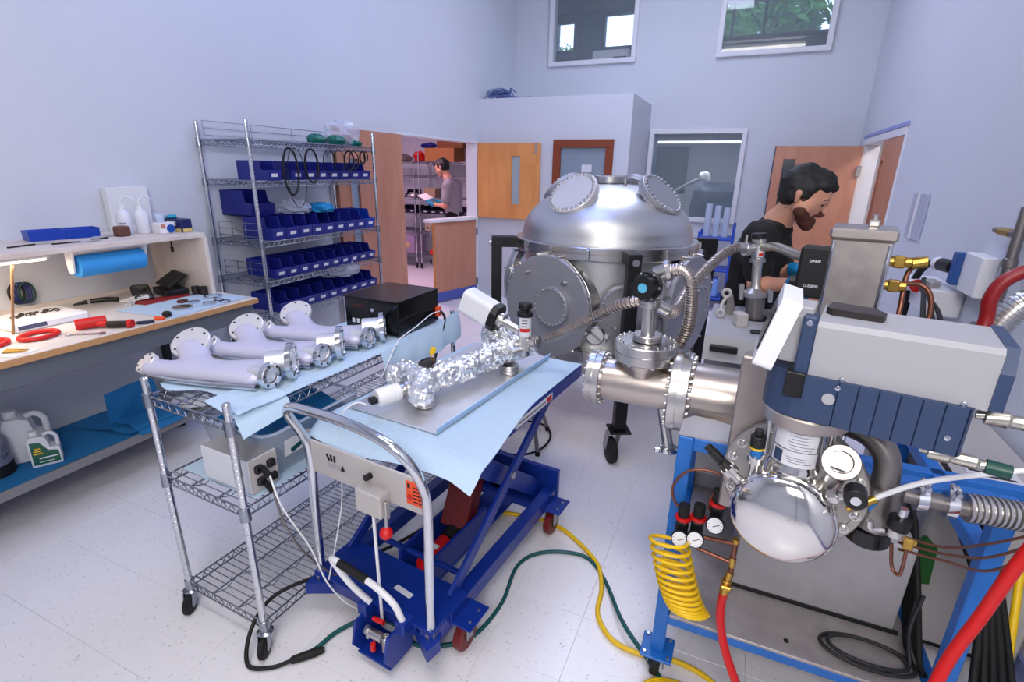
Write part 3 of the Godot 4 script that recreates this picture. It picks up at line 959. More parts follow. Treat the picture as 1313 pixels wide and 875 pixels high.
func chamber() -> void:
	var t := thing("vacuum_chamber", "large domed stainless steel vacuum chamber on four black caster legs", "vacuum chamber", CC)
	var st := S()
	lathe(st, [Vector2(0, 0.36), Vector2(0.2, 0.37), Vector2(0.4, 0.43), Vector2(0.52, 0.53), Vector2(0.55, 0.60), Vector2(0.55, 0.70), Vector2(0.55, 1.24), Vector2(0.4, 1.25), Vector2(0, 1.25)], CC, Basis.IDENTITY, 72)
	part(t, "vessel_body", st, M.steel_soft)
	st = S()
	var dome := [Vector2(0, 1.30), Vector2(0.575, 1.30), Vector2(0.575, 1.315)]
	for k in 15:
		var a := PI * 0.5 * k / 15.0
		dome.append(Vector2(0.570 * cos(a), 1.325 + 0.335 * sin(a)))
	dome.append(Vector2(0, 1.66))
	lathe(st, dome, CC, Basis.IDENTITY, 80)
	part(t, "dome", st, M.steel_soft)
	var k2 := 0
	for y in [1.225, 0.585]:
		st = S()
		lathe(st, [Vector2(0.54, y), Vector2(0.611, y), Vector2(0.615, y + 0.004), Vector2(0.615, y + 0.037), Vector2(0.610, y + 0.039), Vector2(0.610, y + 0.042), Vector2(0.615, y + 0.044), Vector2(0.615, y + 0.074), Vector2(0.611, y + 0.078), Vector2(0.54, y + 0.078)], CC, Basis.IDENTITY, 80)
		var r := part(t, "flange_ring", st, M.steel)
		for k in 16:
			st = S()
			var a := 14.0 + 22.5 * k - 9.0
			clamp_block(st, CC + dirv(a) * 0.622 + Vector3(0, y + 0.039, 0), dirv(a), Vector3.UP, 0.8)
			part(r, "clamp", st, M.steel)
		k2 += 1
	# four large side doors with their off-centre blind flange
	for a in [-17.0, 72.0, -109.0, 161.0]:
		var d := dirv(a)
		var side := Vector3.UP.cross(d)
		var c := CC + Vector3(0, 0.925, 0)
		st = S()
		var b := along(d)
		lathe(st, [Vector2(0.285, 0.40), Vector2(0.285, 0.60), Vector2(0.315, 0.60), Vector2(0.318, 0.603), Vector2(0.318, 0.627), Vector2(0.314, 0.63)], c, b, 56)
		part(t, "door_neck", st, M.steel)
		st = S()
		lathe(st, [Vector2(0, 0.632), Vector2(0.318, 0.632), Vector2(0.320, 0.636), Vector2(0.320, 0.656), Vector2(0.315, 0.662), Vector2(0, 0.662)], c, b, 64)
		var dr := part(t, "door", st, M.steel_door)
		for q in [20.0, 48.0, 76.0, 104.0, 132.0, 160.0, 200.0, 228.0, 256.0, 284.0, 312.0, 340.0]:
			var e := side * cos(deg_to_rad(q)) + Vector3.UP * sin(deg_to_rad(q))
			st = S()
			clamp_block(st, c + d * 0.632 + e * 0.325, e, d, 0.75)
			part(dr, "clamp", st, M.steel)
		for e in [Vector2(-0.14, 0.2), Vector2(0.14, 0.17)]:
			st = S()
			var p: Vector3 = c + d * 0.662 + side * e.x + Vector3.UP * e.y
			lathe(st, [Vector2(0.016, 0), Vector2(0.016, 0.012), Vector2(0.012, 0.02), Vector2(0.012, 0.03), Vector2(0, 0.032)], p, b, 10)
			part(dr, "knob", st, M.steel)
		cf_flange(t, c + d * 0.695 + side * 0.06 + Vector3(0, 0.015, 0), d, 0.125, 0.035, 24, M.steel_door, M.steel, "door_flange", false)
	# smaller ports between the doors
	for a in [26.0, -64.0, 116.0, 206.0]:
		var d := dirv(a)
		var c := CC + Vector3(0, 0.95, 0)
		st = S()
		cyl(st, c + d * 0.48, c + d * 0.60, 0.115, 32)
		part(t, "port_neck", st, M.steel)
		cf_flange(t, c + d * 0.632, d, 0.14, 0.045, 24, M.steel_door, M.steel, "port_flange")
	# ports on the dome
	for a in [-20.0, 70.0, 160.0, 250.0]:
		var d := (dirv(a) * 0.72 + Vector3.UP * 0.69).normalized()
		var c := CC + dirv(a) * 0.40 + Vector3(0, 1.605, 0)
		st = S()
		cyl(st, c - d * 0.30, c - d * 0.02, 0.125, 36)
		part(t, "dome_port_neck", st, M.steel)
		cf_flange(t, c, d, 0.16, 0.05, 30, M.white_steel if a == -20.0 else M.steel_door, M.steel, "dome_port_flange")
	st = S()
	cyl(st, CC + Vector3(0, 1.60, 0), CC + Vector3(0, 1.665, 0), 0.085, 32)
	part(t, "top_neck", st, M.steel)
	cf_flange(t, CC + Vector3(0, 1.70, 0), Vector3.UP, 0.11, 0.04, 20, M.steel, M.steel, "top_flange")
	for e in [Vector3(0.13, 1.60, 0.1), Vector3(-0.05, 1.60, 0.17)]:
		st = S()
		cyl(st, CC + e, CC + e + Vector3(0, 0.09, 0), 0.012, 10)
		part(t, "lifting_stud", st, M.steel)
	# clamped blank low on the front
	var d := dirv(12.0)
	var c := CC + Vector3(0, 0.775, 0)
	st = S()
	cyl(st, c + d * 0.5, c + d * 0.60, 0.04, 24)
	part(t, "blank_neck", st, M.steel)
	st = S()
	var b2 := along(d)
	lathe(st, [Vector2(0, 0.60), Vector2(0.055, 0.60), Vector2(0.06, 0.606), Vector2(0.06, 0.622), Vector2(0.05, 0.632), Vector2(0, 0.632)], c, b2, 28)
	var bl := part(t, "clamped_blank", st, M.steel)
	st = S()
	bx(st, c + d * 0.635, Vector3(0.012, 0.09, 0.006), 0.001, Basis(Vector3.UP.cross(d), Vector3.UP, d).rotated(d, 0.9))
	part(bl, "groove_mark", st, M.steel_door)
	st = S()
	var sd := Vector3.UP.cross(d)
	bx(st, c + d * 0.615 + sd * 0.07, Vector3(0.03, 0.03, 0.02), 0.004, Basis(sd, Vector3.UP, d))
	cyl(st, c + d * 0.615 + sd * 0.07 + Vector3(0, 0.02, 0), c + d * 0.615 + sd * 0.07 + Vector3(0, -0.04, 0), 0.005, 8)
	part(bl, "clamp_screw", st, M.steel)
	# four legs with casters
	for a in [26.5, -63.5, 116.5, 206.5]:
		var dd := dirv(a)
		var p := CC + dd * 0.75
		var bb := Basis(Vector3.UP.cross(dd), Vector3.UP, dd)
		st = S()
		bx(st, p + Vector3(0, 0.76, 0), Vector3(0.072, 1.08, 0.072), 0.004, bb)
		bx(st, CC + dd * 0.665 + Vector3(0, 1.264, 0), Vector3(0.072, 0.072, 0.11), 0.004, bb)
		var leg := part(t, "leg", st, M.black)
		st = S()
		bx(st, p + Vector3(0, 0.215, 0), Vector3(0.13, 0.012, 0.13), 0.002, bb)
		part(leg, "caster_plate", st, M.black)
		st = S()
		cyl(st, p + dd * 0.036 + Vector3(0, 1.255, 0), p + dd * 0.05 + Vector3(0, 1.255, 0), 0.02, 12)
		part(leg, "leg_bolt", st, M.steel)
		st = S()
		var off := Vector3(-0.03, 0, 0.03)
		bx(st, p + off + Vector3(-0.036, 0.145, 0.0), Vector3(0.006, 0.13, 0.05), 0.001, Basis.from_euler(Vector3(0.3, 0.6, 0)))
		bx(st, p + off + Basis.from_euler(Vector3(0, 0.6, 0)) * Vector3(0.036, 0.145, 0), Vector3(0.006, 0.13, 0.05), 0.001, Basis.from_euler(Vector3(0.3, 0.6, 0)))
		part(leg, "caster_fork", st, M.steel_door)
		st = S()
		var ax := Basis.from_euler(Vector3(0, 0.6, 0)) * Vector3.RIGHT
		var wc := p + Vector3(-0.03, 0.085, 0.04)
		lathe(st, [Vector2(0, -0.022), Vector2(0.07, -0.022), Vector2(0.083, -0.016), Vector2(0.085, 0), Vector2(0.083, 0.016), Vector2(0.07, 0.022), Vector2(0, 0.022)], wc, along(ax), 28)
		part(leg, "caster_wheel", st, M.rubber)

func tee_assembly() -> void:
	var y := 1.0
	var z := -1.77
	var t := thing("tee_manifold", "large stainless tee pipe with bolted flanges in front of chamber", "pipe fitting", Vector3(-0.2, 0.9, z))
	var st := S()
	cyl(st, Vector3(-0.42, y, z), Vector3(-0.13, y, z), 0.078, 40)
	part(t, "run_tube", st, M.steel_warm)
	st = S()
	lathe(st, [Vector2(0.02, -0.04), Vector2(0.045, -0.01), Vector2(0.068, 0.05), Vector2(0.078, 0.08), Vector2(0.08, 0.13), Vector2(0, 0.13)], Vector3(-0.258, y, z), Basis.IDENTITY, 40)
	part(t, "branch_tube", st, M.steel_warm)
	cf_flange(t, Vector3(-0.447, y, z), Vector3.LEFT, 0.102, 0.052, 20, M.steel, M.steel, "left_flange")
	st = S()
	bolts(st, Vector3(-0.395, y, z), along(Vector3.RIGHT), 0.093, 20, 0.005, 0.008)
	part(t, "nut_circle", st, M.steel, true)
	cf_flange(t, Vector3(-0.09, y, z), Vector3.RIGHT, 0.140, 0.062, 28, M.steel, M.steel, "right_flange")
	st = S()
	bolts(st, Vector3(-0.152, y, z), along(Vector3.LEFT), 0.128, 28, 0.006, 0.010)
	part(t, "nut_circle", st, M.steel, true)
	cf_flange(t, Vector3(-0.256, 1.166, z), Vector3.UP, 0.108, 0.066, 22, M.steel, M.steel, "top_flange")
	st = S()
	for a in 6:
		var q := TAU * a / 6.0
		bx(st, Vector3(-0.256 + cos(q) * 0.08, 1.094, z + sin(q) * 0.08), Vector3(0.012, 0.014, 0.012))
	part(t, "studs", st, M.steel, true)
	# thin port pointing down behind the right flange
	st = S()
	cyl(st, Vector3(-0.175, 0.95, z + 0.03), Vector3(-0.135, 0.79, z + 0.04), 0.019, 16)
	part(t, "drain_tube", st, M.steel)
	st = S()
	lathe(st, [Vector2(0, 0), Vector2(0.033, 0), Vector2(0.035, 0.004), Vector2(0.035, 0.014), Vector2(0.028, 0.018), Vector2(0, 0.018)], Vector3(-0.135, 0.78, z + 0.04), Basis.IDENTITY, 24)
	bx(st, Vector3(-0.17, 0.786, z + 0.06), Vector3(0.02, 0.02, 0.014), 0.003)
	part(t, "drain_clamp", st, M.chrome)
	# reducing pipe towards the pump
	t = thing("pump_pipe", "wide brushed steel pipe running from tee flange over blue frame", "pipe", Vector3(0.1, 0.9, z))
	st = S()
	lathe(st, [Vector2(0, 0), Vector2(0.108, 0), Vector2(0.108, 0.28), Vector2(0.102, 0.36), Vector2(0, 0.36)], Vector3(-0.09, y, z), along(Vector3.RIGHT), 44)
	part(t, "tube", st, M.steel_warm)
	st = S()
	rope(st, [Vector3(-0.06, 0.93, z + 0.10), Vector3(0.02, 0.90, z + 0.12), Vector3(0.10, 0.86, z + 0.13)], 0.004)
	part(t, "ground_wire", st, M.steel)
	# right-angle valve on top of the tee
	t = thing("angle_valve", "steel right-angle valve with round black knob standing on tee flange", "valve", Vector3(-0.25, 1.166, z))
	cf_flange(t, Vector3(-0.254, 1.192, z), Vector3.UP, 0.05, 0.024, 10, M.steel, M.steel, "base_flange")
	st = S()
	cyl(st, Vector3(-0.254, 1.19, z), Vector3(-0.258, 1.31, z), 0.024, 24)
	part(t, "pipe", st, M.steel)
	cf_flange(t, Vector3(-0.258, 1.316, z), Vector3.UP, 0.036, 0.028, 8, M.steel, M.steel, "upper_flange")
	st = S()
	bx(st, Vector3(-0.250, 1.345, z - 0.02), Vector3(0.06, 0.06, 0.07), 0.008)
	cyl(st, Vector3(-0.254, 1.30, z - 0.03), Vector3(-0.20, 1.27, z - 0.05), 0.022, 18)
	part(t, "body", st, M.steel)
	st = S()
	var d := Vector3(-0.25, -0.02, 0.95).normalized()
	lathe(st, [Vector2(0, 0), Vector2(0.048, 0), Vector2(0.05, 0.004), Vector2(0.05, 0.016), Vector2(0.046, 0.02), Vector2(0, 0.02)], Vector3(-0.262, 1.37, z + 0.03), along(d), 28)
	part(t, "bonnet", st, M.black)
	st = S()
	var prof := PackedVector2Array()
	for k in 64:
		var a := TAU * k / 64
		prof.append(Vector2(cos(a), sin(a)) * (0.040 + 0.003 * cos(a * 8)))
	var kb := along(d)
	prism(st, prof, 0.032, Vector3(-0.262, 1.37, z + 0.03) + d * 0.02, Basis(kb.x, -kb.z, d))
	var kn := part(t, "knob", st, M.black)
	st = S()
	cyl(st, Vector3(-0.262, 1.37, z + 0.03) + d * 0.052, Vector3(-0.262, 1.37, z + 0.03) + d * 0.0535, 0.016, 20)
	part(kn, "cap_badge", st, mat(Color(0.35, 0.68, 0.82), 0.3))
	st = S()
	bolts(st, Vector3(-0.262, 1.37, z + 0.03) + d * 0.02, kb, 0.045, 6, 0.005, 0.006)
	part(t, "bonnet_bolts", st, M.steel, true)
	st = S()
	cyl(st, Vector3(-0.255, 1.395, z - 0.03), Vector3(-0.215, 1.415, z - 0.03), 0.027, 20)
	lathe(st, [Vector2(0, 0), Vector2(0.034, 0), Vector2(0.036, 0.003), Vector2(0.036, 0.017), Vector2(0.034, 0.02), Vector2(0, 0.02)], Vector3(-0.222, 1.413, z - 0.03), along(Vector3(0.9, 0.3, 0)), 24)
	part(t, "side_port", st, M.steel)

func hoses() -> void:
	var st := S()
	var z := -1.77
	# from the lift table valve to the angle valve
	bellows(st, [Vector3(-0.735, 1.02, -2.06), Vector3(-0.67, 1.055, -2.03), Vector3(-0.58, 1.12, -1.95), Vector3(-0.46, 1.21, -1.86), Vector3(-0.36, 1.28, -1.80), Vector3(-0.28, 1.305, -1.80)], 0.0205, 0.014, 0.006)
	solo("bellows_hose", "ribbed steel hose rising from the foil-wrapped part's valve to tee", "hose", st, M.steel_warm, "")
	st = S()
	bellows(st, [Vector3(-0.205, 1.415, z - 0.03), Vector3(-0.165, 1.42, z - 0.03), Vector3(-0.135, 1.38, z - 0.03), Vector3(-0.125, 1.30, z - 0.04), Vector3(-0.128, 1.22, z - 0.05), Vector3(-0.15, 1.15, z - 0.07)], 0.022, 0.010, 0.005)
	solo("bellows_hose", "short ribbed steel hose arching down beside black valve knob", "hose", st, M.steel_warm)
	st = S()
	bellows(st, [Vector3(-0.215, 1.262, z - 0.06), Vector3(-0.19, 1.24, -1.95), Vector3(-0.17, 1.28, -2.12), Vector3(-0.13, 1.33, -2.32), Vector3(-0.07, 1.385, -2.50), Vector3(-0.015, 1.41, -2.60)], 0.0225, 0.015, 0.0065)
	solo("bellows_hose", "ribbed steel hose climbing to the pipe cross on white cabinet", "hose", st, M.steel_warm)

func blue_frame() -> void:
	var t := thing("pump_stand", "bright blue steel stand on casters with a steel lower shelf", "stand", Vector3(0.32, 0, -1.92))
	var st: SurfaceTool
	var X := [-0.068, 0.71]
	var Z := [-1.52, -2.33]
	for x in X:
		for z in Z:
			st = S()
			box2(st, Vector3(x - 0.022, 0.105, z - 0.022), Vector3(x + 0.022, 0.965 if z == Z[0] else 0.80, z + 0.022), 0.003)
			var leg := part(t, "leg", st, M.blue_frame)
			st = S()
			bx(st, Vector3(x, 0.10, z), Vector3(0.11, 0.010, 0.11), 0.002)
			part(leg, "caster_plate", st, M.blue_frame)
			st = S()
			for e in 4: cyl(st, Vector3(x + (0.04 if e % 2 else -0.04), 0.104, z + (0.04 if e < 2 else -0.04)), Vector3(x + (0.04 if e % 2 else -0.04), 0.112, z + (0.04 if e < 2 else -0.04)), 0.006, 6)
			part(leg, "plate_bolts", st, M.steel, true)
			st = S()
			bx(st, Vector3(x - 0.028, 0.065, z), Vector3(0.004, 0.07, 0.04), 0.001)
			bx(st, Vector3(x + 0.028, 0.065, z), Vector3(0.004, 0.07, 0.04), 0.001)
			bx(st, Vector3(x, 0.092, z), Vector3(0.06, 0.006, 0.05), 0.001)
			part(leg, "caster_fork", st, M.steel_door)
			st = S()
			cyl(st, Vector3(x - 0.016, 0.042, z + 0.012), Vector3(x + 0.016, 0.042, z + 0.012), 0.042, 22, 0.005)
			part(leg, "caster_wheel", st, M.rubber)
	var rails := [[Vector3(X[0], 0.945, Z[0]), Vector3(X[1], 0.945, Z[0])], [Vector3(X[0], 0.26, Z[0]), Vector3(X[1], 0.26, Z[0])], [Vector3(X[0], 0.26, Z[1]), Vector3(X[1], 0.26, Z[1])], [Vector3(X[0], 0.26, Z[0]), Vector3(X[0], 0.26, Z[1])], [Vector3(X[1], 0.26, Z[0]), Vector3(X[1], 0.26, Z[1])], [Vector3(X[0], 0.775, Z[0]), Vector3(X[0], 0.775, Z[1])], [Vector3(X[1], 0.775, Z[0]), Vector3(X[1], 0.775, Z[1])], [Vector3(X[0], 0.775, -1.95), Vector3(X[1] + 0.27, 0.775, -1.95)]]
	for r in rails:
		st = S()
		var d: Vector3 = (r[1] - r[0]).normalized() * 0.022
		bar(st, r[0] + d, r[1] - d, 0.044, 0.044, 0.003)
		part(t, "rail", st, M.blue_frame)
	st = S()
	box2(st, Vector3(X[0] + 0.024, 0.272, Z[0] + 0.024), Vector3(X[1] - 0.024, 0.284, Z[1] - 0.024), 0.002)
	var sh := part(t, "lower_shelf", st, toned(mat(Color(0.70, 0.67, 0.66), 0.45, 0.3), 0.02, 51, 0.85, 1.0, 1.5, false))
	st = S()
	for e in [Vector2(0.05, -1.56), Vector2(0.60, -1.56), Vector2(0.32, -1.55)]: cyl(st, Vector3(e.x, 0.284, e.y), Vector3(e.x, 0.288, e.y), 0.008, 8)
	part(sh, "shelf_screws", st, M.black, true)
	st = S()
	prism(st, PackedVector2Array([Vector2(-0.09, 0), Vector2(0.12, 0), Vector2(0.12, 0.10), Vector2(0.0, 0.14), Vector2(-0.06, 0.14), Vector2(-0.09, 0.10)]), 0.008, Vector3(0, 0.968, -1.50), Basis(Vector3.RIGHT, Vector3(0, 0, -1), Vector3.UP))
	part(t, "corner_plate", st, M.grey_light)
	st = S()
	box2(st, Vector3(0.10, 0.30, -2.36), Vector3(0.16, 0.34, -2.30))
	# grey cabinet on the lower shelf
	t = thing("pump_cabinet", "plain grey sheet-metal box standing on the blue frame's lower shelf", "cabinet", Vector3(0.4, 0.284, -2.0))
	st = S()
	box2(st, Vector3(0.144, 0.285, -2.28), Vector3(0.647, 0.62, -1.735), 0.004)
	part(t, "body", st, M.grey_box)
	st = S()
	box2(st, Vector3(0.12, 0.284, -1.738), Vector3(0.66, 0.298, -1.728), 0.001)
	part(t, "base_strip", st, M.ink)
	# stainless gate valve housing behind the pump head
	t = thing("gate_valve", "tall stainless gate valve housing with brass water fittings", "valve", Vector3(0.33, 0.797, -1.85), -10.0)
	local()
	st = S()
	bx(st, Vector3(0.0, 0.38, 0.0), Vector3(0.15, 0.76, 0.20), 0.004)
	var hb := part(t, "housing", st, toned(mat(Color(0.70, 0.67, 0.65), 0.38, 0.7), 0.03, 52, 0.88, 1.0, 2.0, false))
	st = S()
	bx(st, Vector3(0.0, 0.775, 0.0), Vector3(0.165, 0.03, 0.215), 0.006)
	part(t, "lid", st, M.steel_warm)
	for sx in [-1.0, 1.0]:
		st = S()
		bx(st, Vector3(sx * 0.068, 0.38, 0.102), Vector3(0.010, 0.75, 0.010), 0.003)
		part(hb, "corner_strip", st, M.chrome)
	st = S()
	bx(st, Vector3(0.02, 0.80, -0.03), Vector3(0.03, 0.02, 0.03), 0.004)
	cyl(st, Vector3(0.02, 0.80, -0.03), Vector3(0.02, 0.825, -0.03), 0.007, 8)
	part(t, "lid_fitting", st, M.steel)
	st = S()
	bx(st, Vector3(-0.105, 0.655, 0.075), Vector3(0.085, 0.155, 0.06), 0.008)
	var ac := part(t, "actuator", st, M.black)
	st = S()
	cyl(st, Vector3(-0.145, 0.62, 0.075), Vector3(-0.165, 0.62, 0.075), 0.016, 14)
	part(ac, "side_knob", st, M.black)
	text_on(ac, "OPEN", 0.011, Vector3(-0.105, 0.69, 0.1055), Basis.IDENTITY, M.label)
	text_on(ac, "CLOSED", 0.011, Vector3(-0.105, 0.615, 0.1055), Basis.IDENTITY, M.label)
	for e in [0.70, 0.63]:
		st = S()
		cyl(st, Vector3(0.075, e, 0.02), Vector3(0.13, e, 0.02), 0.015, 12)
		bx(st, Vector3(0.10, e, 0.02), Vector3(0.03, 0.034, 0.034), 0.004)
		if e > 0.65: cyl(st, Vector3(0.13, e, 0.02), Vector3(0.165, e + 0.005, 0.02), 0.018, 6)
		part(t, "brass_fitting", st, M.brass)
	st = S()
	cyl(st, Vector3(-0.06, 0.2, 0.0), Vector3(-0.075, 0.2, 0.0), 0.115, 32)
	part(t, "inlet_flange", st, M.steel)
	# water tubes from the brass fittings
	st = S()
	rope(st, [Vector3(0.47, 1.49, -1.83), Vector3(0.455, 1.455, -1.83), Vector3(0.452, 1.36, -1.80), Vector3(0.45, 1.24, -1.78), Vector3(0.448, 1.10, -1.78)], 0.007)
	solo("copper_tube", "straight copper water tube dropping from upper brass fitting", "tube", st, M.copper)
	st = S()
	rope(st, [Vector3(0.466, 1.43, -1.85), Vector3(0.50, 1.43, -1.84), Vector3(0.525, 1.40, -1.83), Vector3(0.53, 1.33, -1.82), Vector3(0.50, 1.25, -1.80), Vector3(0.46, 1.17, -1.80)], 0.007)
	solo("copper_tube", "curved copper water tube bending out from lower brass fitting", "tube", st, M.copper)

func cryo_pump() -> void:
	var t := thing("cryo_pump", "polished cryopump with domed end under a grey and slate-blue head", "vacuum pump", Vector3(0.187, 0.86, -1.24), -10.5)
	org = Vector3(0, 0.86, 0)
	var y := 0.975
	var st := S()
	var b := Basis(Vector3.RIGHT, Vector3(0, 0, 1), Vector3(0, -1, 0))
	# vessel: axis towards +z
	lathe(st, [Vector2(0, -0.10), Vector2(0.106, -0.10), Vector2(0.106, 0.055), Vector2(0.112, 0.058), Vector2(0.114, 0.062), Vector2(0.112, 0.068), Vector2(0.109, 0.070)], Vector3(0, y, 0), b, 64)
	part(t, "vessel", st, M.mirror)
	st = S()
	var pr := [Vector2(0.109, 0.070)]
	for k in range(1, 17):
		var a := PI * 0.5 * k / 16.0
		pr.append(Vector2(0.109 * cos(a), 0.070 + 0.042 * sin(a)))
	lathe(st, pr, Vector3(0, y, 0), b, 72)
	part(t, "domed_end", st, M.mirror)
	st = S()
	lathe(st, [Vector2(0, -0.13), Vector2(0.165, -0.13), Vector2(0.168, -0.127), Vector2(0.168, -0.103), Vector2(0.165, -0.10), Vector2(0.148, -0.10), Vector2(0.147, -0.102), Vector2(0.106, -0.102)], Vector3(0, y, 0), b, 56)
	var fl := part(t, "mounting_flange", st, toned(mat(Color(0.66, 0.64, 0.62), 0.4, 0.6), 0.03, 53, 0.9, 1.0, 2.0, false))
	for k in 20:
		st = S()
		var a := TAU * (k + 0.3) / 20
		var p := Vector3(cos(a) * 0.15, y + sin(a) * 0.15, -0.10)
		lathe(st, [Vector2(0.013, 0.0), Vector2(0.013, 0.002), Vector2(0.009, 0.002), Vector2(0.009, 0.009), Vector2(0.005, 0.010), Vector2(0.004, 0.006), Vector2(0, 0.006)], p, b, 10)
		part(fl, "bolt", st, M.steel)
	# valve body behind the flange
	st = S()
	bx(st, Vector3(-0.045, 1.05, -0.165), Vector3(0.25, 0.46, 0.06), 0.005)
	part(t, "valve_plate", st, M.plate)
	st = S()
	cyl(st, Vector3(-0.03, y + 0.02, -0.19), Vector3(-0.03, y + 0.02, -0.44), 0.085, 36)
	part(t, "elbow_body", st, M.steel_warm)
	# cold head column with labels
	st = S()
	lathe(st, [Vector2(0, 1.04), Vector2(0.062, 1.04), Vector2(0.060, 1.085), Vector2(0.057, 1.095), Vector2(0.055, 1.10), Vector2(0.055, 1.20), Vector2(0, 1.20)], Vector3.ZERO, Basis.IDENTITY, 40)
	var col := part(t, "column", st, M.mirror)
	st = S()
	arc_patch(st, 0.0558, 1.145, 1.192, -55, 45)
	part(col, "upper_label", st, M.label)
	st = S()
	arc_patch(st, 0.0558, 1.105, 1.142, -55, 50)
	part(col, "lower_label", st, M.label)
	st = S()
	arc_patch(st, 0.0564, 1.108, 1.138, -48, -26)
	part(col, "label_mark", st, M.slate)
	for k in 9:
		st = S()
		var yy := 1.188 - 0.0075 * k
		if yy < 1.15: yy = 1.134 - 0.006 * (k - 5)
		arc_patch(st, 0.0564, yy - 0.0012, yy, -18 + (k % 3) * 3, 38 - (k % 4) * 5)
		part(col, "label_line", st, M.slate)
	st = S()
	for sx in [-1.0, 1.0]:
		for dz in [0.03]:
			cyl(st, Vector3(sx * 0.063, 1.06, dz), Vector3(sx * 0.063, 1.20, dz), 0.006, 10)
	part(t, "tie_rods", st, M.steel, true)
	st = S()
	lathe(st, [Vector2(0, 1.195), Vector2(0.072, 1.195), Vector2(0.085, 1.203), Vector2(0.089, 1.206), Vector2(0.089, 1.230), Vector2(0.086, 1.234), Vector2(0, 1.234)], Vector3.ZERO, Basis.IDENTITY, 48)
	var rg := part(t, "head_flange", st, M.steel_warm)
	st = S()
	for a in [20.0, 50.0, 75.0, 105.0, 140.0, 170.0]:
		var p := Vector3(cos(deg_to_rad(a)) * 0.078, 1.234, sin(deg_to_rad(a)) * 0.078)
		cyl(st, p, p + Vector3(0, 0.013, 0), 0.006, 8)
	part(rg, "flange_screws", st, M.steel, true)
	# slate block: long stadium shape with vertical grooves
	st = S()
	var poly := PackedVector2Array()
	for k in 13:
		var a := PI * 0.5 + PI * k / 12.0
		poly.append(Vector2(-0.005 + cos(a) * 0.086, sin(a) * 0.086))
	for q in [[0.14, -0.086], [0.262, -0.075], [0.262, 0.075]]: poly.append(Vector2(q[0], q[1]))
	var gx := 0.255
	while gx > 0.03:
		poly.append(Vector2(gx + 0.0015, 0.086)); poly.append(Vector2(gx, 0.083)); poly.append(Vector2(gx - 0.0015, 0.086))
		gx -= 0.034
	prism(st, poly, 0.098, Vector3(0, 1.236, 0), Basis(Vector3.RIGHT, Vector3(0, 0, 1), Vector3.UP))
	var blk := part(t, "drive_block", st, M.slate)
	st = S()
	bx(st, Vector3(-0.028, 1.31, 0.075), Vector3(0.036, 0.055, 0.03), 0.002)
	part(blk, "black_recess", st, M.black)
	st = S()
	cyl(st, Vector3(0.038, 1.295, 0.085), Vector3(0.038, 1.295, 0.090), 0.012, 20)
	part(blk, "plug", st, M.grey_light)
	for e in [Vector2(0.05, 1.322), Vector2(0.235, 1.27)]:
		st = S()
		lathe(st, [Vector2(0.006, 0), Vector2(0.005, 0.003), Vector2(0, 0.005)], Vector3(e.x, e.y, 0.086), b, 12)
		part(blk, "screw", st, M.chrome)
	# light grey cover
	st = S()
	prism(st, PackedVector2Array([Vector2(0.073, 1.332), Vector2(0.073, 1.438), Vector2(0.063, 1.448), Vector2(-0.105, 1.448), Vector2(-0.115, 1.438), Vector2(-0.115, 1.332)]), 0.287, Vector3(-0.008, 0, 0), Basis(Vector3(0, 0, 1), Vector3.UP, Vector3.RIGHT))
	var cv := part(t, "cover", st, M.grey_light)
	st = S()
	prism(st, PackedVector2Array([Vector2(0.076, 1.335), Vector2(0.076, 1.405), Vector2(0.05, 1.450), Vector2(-0.118, 1.450), Vector2(-0.118, 1.335)]), 0.02, Vector3(0.279, 0, 0), Basis(Vector3(0, 0, 1), Vector3.UP, Vector3.RIGHT))
	part(cv, "end_plate", st, M.slate)
	for e in [0.053, 0.245]:
		st = S()
		lathe(st, [Vector2(0.006, 0), Vector2(0.005, 0.004), Vector2(0, 0.006)], Vector3(e, 1.337, 0.073), b, 12)
		part(cv, "screw", st, M.chrome)
	st = S()
	prism(st, PackedVector2Array([Vector2(0.005, -0.115), Vector2(0.085, -0.10), Vector2(0.105, -0.06), Vector2(0.10, -0.03), Vector2(0.01, -0.035), Vector2(-0.002, -0.05)]), 0.014, Vector3(0.0, 1.448, 0.03), Basis(Vector3.RIGHT, Vector3(0, 0, 1), Vector3.UP))
	part(cv, "dark_cap", st, M.dark_brown)
	# slate arm and white display panel on the left
	st = S()
	bx(st, Vector3(-0.022, 1.395, 0.055), Vector3(0.026, 0.125, 0.05), 0.003)
	part(t, "panel_arm", st, M.slate)
	st = S()
	cyl(st, Vector3(-0.022, 1.445, 0.08), Vector3(-0.022, 1.445, 0.0835), 0.006, 14)
	part(t, "arm_rivet", st, M.chrome)
	st = S()
	bx(st, Vector3(-0.052, 1.40, 0.05), Vector3(0.035, 0.105, 0.008), 0.002)
	bx(st, Vector3(-0.045, 1.415, 0.01), Vector3(0.05, 0.11, 0.08), 0.003)
	part(t, "panel_bracket", st, M.grey_light)
	st = S()
	var tilt := Basis.from_euler(Vector3(0, 0, -0.24)) * Basis.from_euler(Vector3(0, 0.12, 0))
	prism(st, round_rect(0.17, 0.158, 0.012), 0.040, Vector3(-0.068, 1.405, 0.0), tilt * Basis(Vector3(0, 0, 1), Vector3.UP, Vector3.LEFT))
	var dp := part(t, "display_panel", st, M.white)
	st = S()
	bx(st, Vector3(-0.068, 1.405, 0) + tilt * Vector3(-0.041, 0, 0), Vector3(0.004, 0.10, 0.12), 0.002, tilt)
	part(dp, "screen", st, M.black_gloss)
	# helium couplings on the right end
	coupling(t, Vector3(0.275, 1.305, 0.02), Vector3(1, 0.0, 0.02), M.red, "supply_coupling")
	coupling(t, Vector3(0.205, 1.225, 0.055), Vector3(0.98, -0.03, 0.05), M.teal_dark, "return_coupling")
